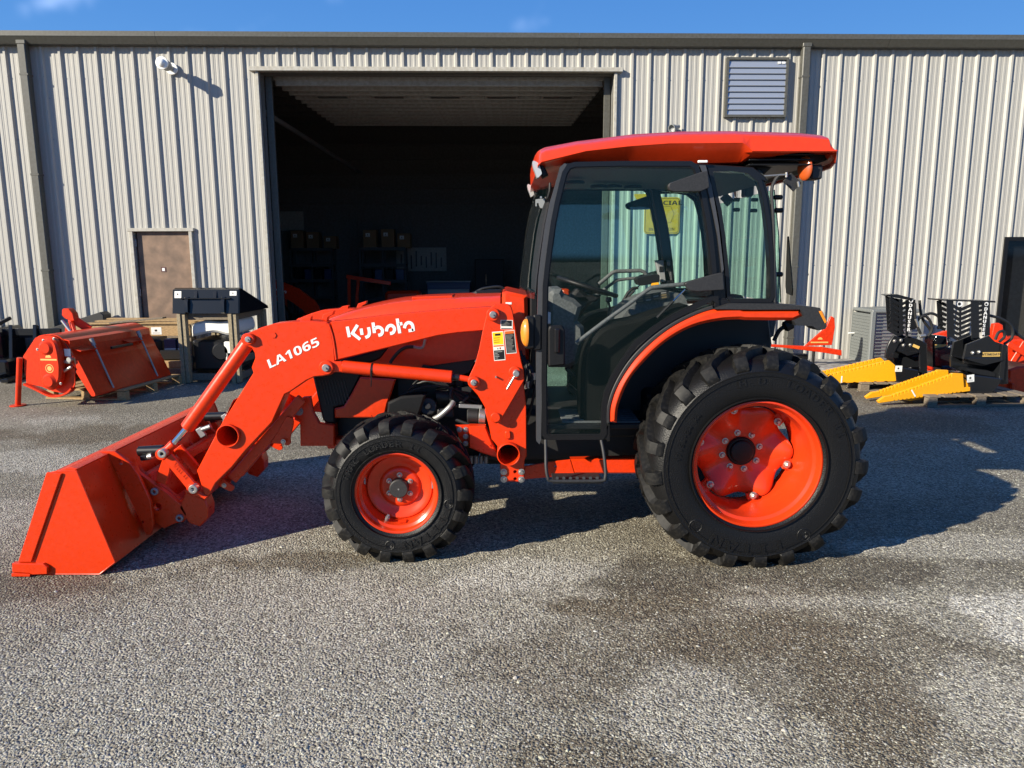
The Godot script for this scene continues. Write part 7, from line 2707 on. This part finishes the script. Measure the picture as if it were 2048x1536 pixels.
	s.ext(pv([-0.164, 0.481, -0.15, 0.582, -0.012, 0.682, 0.137, 0.632, 0.229, 0.582, 0.27, 0.177, 0.177, 0.176, 0.144, 0.479, -0.021, 0.492]), -0.07, -0.04, 0.006)
	obj("body_plate", s, mats["black gloss"], t)
	s = Solid.new()
	s.ext(pv([-0.116, 0.382, 0.192, 0.421, 0.205, 0.269, -0.002, 0.268, -0.109, 0.29]), -0.18, -0.14, 0.006)
	obj("rear_plate", s, mats["black gloss"], t)
	s = Solid.new()
	s.ext(pv([-0.164, 0.481, -0.15, 0.582, -0.012, 0.682, 0.137, 0.632, 0.229, 0.582, 0.27, 0.177, 0.177, 0.176, 0.161, 0.29, -0.04, 0.28, -0.145, 0.302]), -0.27, -0.24, 0.006)
	s.ext(pv([-0.143, 0.5, 0.101, 0.492, 0.139, 0.476, -0.003, 0.431]), -0.24, -0.02, 0.004)
	obj("body", s, mats["black gloss"], t)
	s = Solid.new()
	s.box(Vector3(0.096, 0.548, -0.037), Vector3(0.085, 0.035, 0.004), 0.0, Basis(Vector3(0, 0, 1), -0.4))
	obj("name_band", s, mats["tan decal"], t)
	for q in [Vector3(-0.182, 0.62, -0.018), Vector3(-0.105, 0.628, -0.018), Vector3(-0.059, 0.564, -0.038), Vector3(0.023, 0.568, -0.038)]:
		s = Solid.new()
		s.hex(q, Vector3(0, 0, 1), 0.015, 0.014)
		obj("bolt", s, mats["zinc"], t, 25.0)
	g = sub("guard", t)
	s = Solid.new()
	s.ext(pv([-0.342, 1.191, -0.294, 1.199, -0.211, 1.201, -0.003, 1.145, -0.043, 1.128, -0.286, 1.172]), -0.16, 0.02, 0.001)
	obj("top_plate", s, mats["black gloss"], g)
	for q in [[Vector3(-0.277, 1.167, 0), Vector3(-0.225, 0.73, 0), 0.03], [Vector3(-0.16, 1.142, 0), Vector3(-0.12, 0.706, 0), 0.035], [Vector3(-0.037, 1.13, 0), Vector3(-0.004, 0.761, 0), 0.11], [Vector3(-0.085, 1.13, 0), Vector3(-0.046, 0.687, 0), 0.03]]:
		s = Solid.new()
		s.bar(q[0], q[1], q[2], 0.010)
		obj("guard_post", s, mats["black gloss"], g, 0.0)
	chevrons(g, "guard_bar", Vector3(-0.275, 1.136, 0), Vector3(-0.154, 1.069, 0), Vector3(-0.083, 1.106, 0), 7, 0.062)
	s = Solid.new()
	s.ext(pv([-0.286, 1.172, -0.073, 1.125, -0.031, 0.681, -0.228, 0.736]), -0.14, -0.13)
	obj("back_plate", s, mats["black gloss"], g)
	stacked_word(g, "DANUSER", Vector3(-0.035, 1.063, 0.007), 0.039, Basis.IDENTITY)
	s = Solid.new()
	for pts in [[Vector3(0.119, 1.118, -0.1), Vector3(0.144, 0.976, -0.1), Vector3(0.19, 0.864, -0.1), Vector3(0.286, 0.739, -0.1), Vector3(0.257, 0.652, -0.1)], [Vector3(0.076, 0.781, -0.05), Vector3(0.098, 0.881, -0.05), Vector3(0.172, 0.93, -0.05), Vector3(0.251, 0.856, -0.05), Vector3(0.273, 0.744, -0.05), Vector3(0.209, 0.645, -0.05)], [Vector3(0.208, 0.928, -0.15), Vector3(0.303, 0.953, -0.15), Vector3(0.392, 0.91, -0.15), Vector3(0.425, 0.822, -0.15), Vector3(0.394, 0.76, -0.15)], [Vector3(0.014, 1.093, 0), Vector3(0.043, 0.885, 0), Vector3(0.118, 0.712, 0)]]:
		s.tube(curve3(PackedVector3Array(pts), 8), 0.017, 8)
	obj("hose", s, mats["hose rubber"], t)
	s = Solid.new()
	s.cyl(Vector3(0.042, 0.897, 0), Vector3(0.081, 0.798, 0), 0.02, 10, 0.004)
	s.cyl(Vector3(0.11, 0.675, 0), Vector3(0.18, 0.693, 0), 0.02, 10, 0.004)
	obj("coupling", s, mats["zinc"], t)
	pallet("weathered pallet under the tree puller beside the air unit", Vector3(4.95, 0, -9.15) + Vector3(-0.05, 0, -0.25), -0.0505, 1.1, 0.70, mats["grey timber"], 0.11)
	# a third one, partly hidden between them
	t = thing("tree_puller", "black tree puller half hidden behind the nearer one, with a plain tan band", "tree puller", Vector3(5, 0, -9.6), -0.0, "tree pullers on pallets")
	s = Solid.new()
	s.ext(pv([0.506, 0.559, 0.544, 0.637, 0.688, 0.624, 0.715, 0.48, 0.82, 0.466, 0.894, 0.243, 0.874, 0.183, 0.742, 0.19, 0.648, 0.217, 0.544, 0.218]), -0.25, -0.02, 0.02)
	obj("body", s, mats["black gloss"], t)
	s = Solid.new()
	s.box(Vector3(0.607, 0.498, -0.015), Vector3(0.15, 0.05, 0.006))
	obj("name_band", s, mats["tan decal"], t)
	s = Solid.new()
	s.tube(curve3(PackedVector3Array([Vector3(0.689, 0.611, 0), Vector3(0.68, 0.538, 0.05), Vector3(0.62, 0.486, 0.05), Vector3(0.56, 0.467, 0)])), 0.016, 8)
	s.bar(Vector3(0.695, 0.548, 0), Vector3(0.998, 0.505, 0), 0.05, 0.05, 0.006)
	obj("hose", s, mats["hose rubber"], t)
	s = Solid.new()
	s.ext(pv([0.616, 0.211, 0.726, 0.23, 0.899, 0.19, 0.876, 0.157, 0.677, 0.191]), -0.10, 0.05, 0.01)
	s.box(Vector3(0.815, 0.041, -0.1), Vector3(0.35, 0.40, 0.2), 0.02)
	obj("jaw_root", s, mats["black gloss"], t)
	s = Solid.new()
	for i in 6:
		s.box(Vector3(0.841, 0.454, 0.01) + Vector3(0.0, -0.048 * i, 0.0), Vector3(0.07, 0.022, 0.004), 0.0, Basis(Vector3(0, 0, 1), 0.7))
	obj("hazard_stripe", s, mats["tiller orange"], t, 0.0)
	# orange implements behind the pullers
	t = thing("orange_cutter", "bright orange implement with crossed struts far behind the nearer puller, by the glass door", "implement", Vector3(6.9, 0, -10.3), -0.0)
	s = Solid.new()
	s.ext(pv([0.016, 0.488, 0.14, 0.504, 0.404, 0.514, 0.468, -0.043, 0.06, -0.042]), -0.5, 0.0, 0.02)
	obj("deck", s, mats["tiller orange"], t)
	for q in [[Vector3(0.021, 0.093, 0.09), Vector3(0.22, 0.483, 0.09)], [Vector3(-0.039, 0.46, 0.12), Vector3(0.218, 0.32, 0.12)], [Vector3(0.037, 0.187, 0.06), Vector3(0.293, 0.27, 0.06)]]:
		s = Solid.new()
		s.bar(q[0], q[1], 0.07, 0.02, 0.006)
		obj("guard_strut", s, mats["orange paint"], t)
	s = Solid.new()
	s.ext(pv([-0.012, 0.526, 0.006, 0.698, 0.075, 0.712, 0.136, 0.683, 0.154, 0.583, 0.067, 0.526]), -0.36, -0.28, 0.01)
	s.ext(pv([-0.012, 0.526, 0.154, 0.583, 0.337, 0.41, 0.347, 0.323, 0.022, 0.411]), -0.36, -0.28, 0.01)
	obj("hitch_mast", s, mats["tiller orange"], t)
	s = Solid.new()
	s.box(Vector3(0.111, 0.137, 0.01), Vector3(0.05, 0.15, 0.02), 0.003)
	obj("skid_end", s, mats["dull steel"], t)
	t = thing("orange_tiller_hood", "low dark orange machine on the right end of the nearer pallet", "implement", Vector3(6, 0, -8.62), -0.0)
	s = Solid.new()
	s.ext(pv([-0.139, 0.338, -0.038, 0.374, 0.149, 0.385, 0.192, 0.015, -0.107, 0.04, -0.13, 0.148]), -0.5, 0.0, 0.02)
	obj("hood", s, mats["tiller orange"], t)
	s = Solid.new()
	s.cyl(Vector3(-0.119, 0.208, 0), Vector3(-0.153, 0.196, 0), 0.035, 14, 0.006)
	s.box(Vector3(-0.093, 0.115, 0.02), Vector3(0.04, 0.12, 0.04), 0.006)
	obj("skid_end", s, mats["tiller orange"], t)
	t = thing("orange_blade_frame", "narrow orange plate of an implement seen between the two pullers", "implement", Vector3(5.9, 0, -10.7), -0.0)
	s = Solid.new()
	s.ext(pv([0.148, 0.447, 0.221, 0.519, 0.431, 0.591, 0.441, 0.489, 0.239, 0.403, 0.268, 0.007, 0.178, 0.037]), -0.10, -0.02, 0.006)
	s.box(Vector3(0.346, -0.099, -0.2), Vector3(0.3, 0.30, 0.3), 0.01)
	obj("plate", s, mats["tiller orange"], t)
	# air conditioner
	t = thing("air_conditioner", "grey outdoor air conditioning unit with louvred sides, against the wall", "air conditioner", Vector3(5.83, 0.04, -11.52), 0.02849)
	s = Solid.new()
	s.box(Vector3(0, 0.40, 0), Vector3(0.60, 0.78, 0.46), 0.02)
	obj("coil", s, mats["dull steel"], t)
	s = Solid.new()
	s.box(Vector3(0, 0.80, 0), Vector3(0.80, 0.05, 0.68), 0.015)
	s.cyl(Vector3(0, 0.825, 0), Vector3(0, 0.835, 0), 0.26, 28, 0.004)
	obj("lid", s, mats["air unit grey"], t)
	for x in [-0.375, 0.375]:
		for z in [-0.315, 0.315]:
			s = Solid.new()
			s.box(Vector3(x, 0.40, z), Vector3(0.07, 0.78, 0.06), 0.01)
			obj("corner_post", s, mats["air unit grey"], t)
	for i in 15:
		s = Solid.new()
		s.box(Vector3(-0.385, 0.06 + i * 0.048, 0), Vector3(0.012, 0.044, 0.58), 0.0, Basis(Vector3(0, 0, 1), 0.16))
		obj("louvre", s, mats["air unit grey"], t, 0.0)
	for i in 14:
		s = Solid.new()
		s.box(Vector3(0.0, 0.07 + i * 0.051, 0.322), Vector3(0.68, 0.012, 0.008))
		obj("grille_wire", s, mats["air unit grey"], t, 0.0)
	s = Solid.new()
	s.box(Vector3(0.0, 0.02, 0), Vector3(0.80, 0.04, 0.68), 0.004)
	obj("base_pan", s, mats["air unit grey"], t)
	s = Solid.new()
	s.cyl(Vector3(-0.48, 0.42, -0.2), Vector3(-0.39, 0.42, -0.2), 0.012, 8)
	s.box(Vector3(-0.42, 0.58, -0.33), Vector3(0.07, 0.20, 0.05), 0.006)
	obj("disconnect_box", s, mats["lamp white"], t)
	# orange three-point implement half hidden by the rear tyre
	t = thing("orange_rake", "orange implement with a triangular hitch plate, behind the rear tyre", "implement", Vector3(4.7, 0, -11), 0.0)
	s = Solid.new()
	s.ext(pv([0.024, 0.764, 0.049, 0.783, 0.088, 0.76, 0.106, 0.622, 0.079, 0.356, -0.317, 0.345, -0.273, 0.386, -0.023, 0.623]), -0.02, 0.02, 0.004)
	obj("hitch_plate", s, mats["tiller orange"], t)
	s = Solid.new()
	s.ext(pv([-0.955, 0.38, -0.651, 0.359, -0.079, 0.328, -0.074, 0.248, -0.648, 0.321, -0.953, 0.342]), -0.04, 0.04, 0.005)
	s.ext(pv([-0.088, 0.335, 0.212, 0.282, 0.218, 0.2, -0.082, 0.251]), -0.02, 0.06, 0.005)
	obj("beam", s, mats["tiller orange"], t)
	s = Solid.new()
	s.box(Vector3(-0.112, 0.398, 0.022), Vector3(0.26, 0.02, 0.003))
	s.ext(disc(Vector2(-0.105, 0.439), 0.035, 14, 0.0, PI), 0.02, 0.024)
	obj("maker_emblem", s, mats["tan decal"], t, 0.0)
	s = Solid.new()
	s.cyl(Vector3(-0.18, 0.271, 0), Vector3(Vector2(-0.181, 0.137).x, 0.0, 0.0), 0.022, 12)
	s.cyl(Vector3(-0.916, 0.36, 0), Vector3(Vector2(-0.916, 0.36).x, 0.0, 0.0), 0.022, 12)
	s.box(Vector3(Vector2(-0.651, 0.359).x, 0.10, -0.2), Vector3(0.9, 0.2, 0.12), 0.01)
	obj("parking_leg", s, mats["black steel"], t)


func sky_cover() -> ImageTexture: # thin streaks of cirrus
	var n := FastNoiseLite.new()
	n.noise_type = FastNoiseLite.TYPE_SIMPLEX_SMOOTH
	n.seed = 15
	n.frequency = 1.0
	n.fractal_octaves = 5
	n.domain_warp_enabled = true
	n.domain_warp_amplitude = 0.4
	n.domain_warp_frequency = 1.5
	var im := Image.create(1024, 512, false, Image.FORMAT_RGBA8)
	for y in 512:
		var e := (0.5 - (y + 0.5) / 512.0) * PI
		for x in 1024:
			var a := (x + 0.5) / 1024.0 * TAU
			var c := 0.0
			if e > 0.0:
				var d := Vector3(cos(e) * cos(a), sin(e), cos(e) * sin(a))
				var p := Vector2(d.x, d.z) / (d.y + 0.25)
				p = p.rotated(0.9)
				var az := wrapf(a + 0.58, -PI, PI) # most of the wisps stand over the left end of the shed
				var near := exp(-pow(az / 0.22, 2.0)) * exp(-pow((e - 0.34) / 0.16, 2.0))
				c = clampf(n.get_noise_2d(p.x * 1.6 + 4.0, p.y * 4.2) * 1.3 - 0.62 + 1.05 * near, 0.0, 0.7) * smoothstep(0.02, 0.2, e)
			im.set_pixel(x, y, Color(0.9, 0.93, 1.0, c))
	return ImageTexture.create_from_image(im)


func _ready() -> void:
	# camera
	var cam := Camera3D.new()
	cam.name = "camera"
	cam.transform = Transform3D(Basis(Vector3(0.999991, -0.004129, 0.000708), Vector3(0.004189, 0.985603, -0.169026), Vector3(-0.000000, 0.169027, 0.985611)), Vector3(0, 1.67, 0))
	cam.fov = 54.851
	cam.near = 0.05
	cam.far = 900.0
	add_child(cam)
	cam.current = true
	# sky, exposure
	var env := Environment.new()
	var sky := Sky.new()
	var sm := ProceduralSkyMaterial.new()
	sm.sky_top_color = lin(0.03, 0.165, 0.56)
	sm.sky_horizon_color = lin(0.25, 0.60, 1.08)
	sm.sky_curve = 0.16
	sm.ground_bottom_color = Color(0.30, 0.28, 0.26)
	sm.ground_horizon_color = Color(0.42, 0.42, 0.42)
	sm.sky_cover = sky_cover()
	sm.sky_cover_modulate = Color(1, 1, 1, 0.6)
	sm.sun_angle_max = 12.0
	sky.sky_material = sm
	env.background_mode = Environment.BG_SKY
	env.sky = sky
	env.background_energy_multiplier = 0.55
	env.tonemap_mode = Environment.TONE_MAPPER_LINEAR
	env.tonemap_exposure = 1.9
	env.sdfgi_enabled = true
	env.ssao_enabled = true
	env.ssil_enabled = true
	var we := WorldEnvironment.new()
	we.name = "environment"
	we.environment = env
	add_child(we)
	# sun: low, from the left in front of the shed
	var sun := DirectionalLight3D.new()
	sun.name = "sun"
	sun.light_energy = 1.6
	sun.light_color = Color(1.0, 0.96, 0.88)
	sun.light_angular_distance = 0.53
	sun.shadow_enabled = true
	add_child(sun)
	sun.look_at_from_position(Vector3.ZERO, Vector3(1.90, -1.0, -1.27), Vector3.UP)
	rng.seed = 5
	materials()
	ground()
	build_shed()
	build_tractor()
	shed_fittings()
	tiller()
	crates()
	pullers()
	shop_contents()
	gravel()
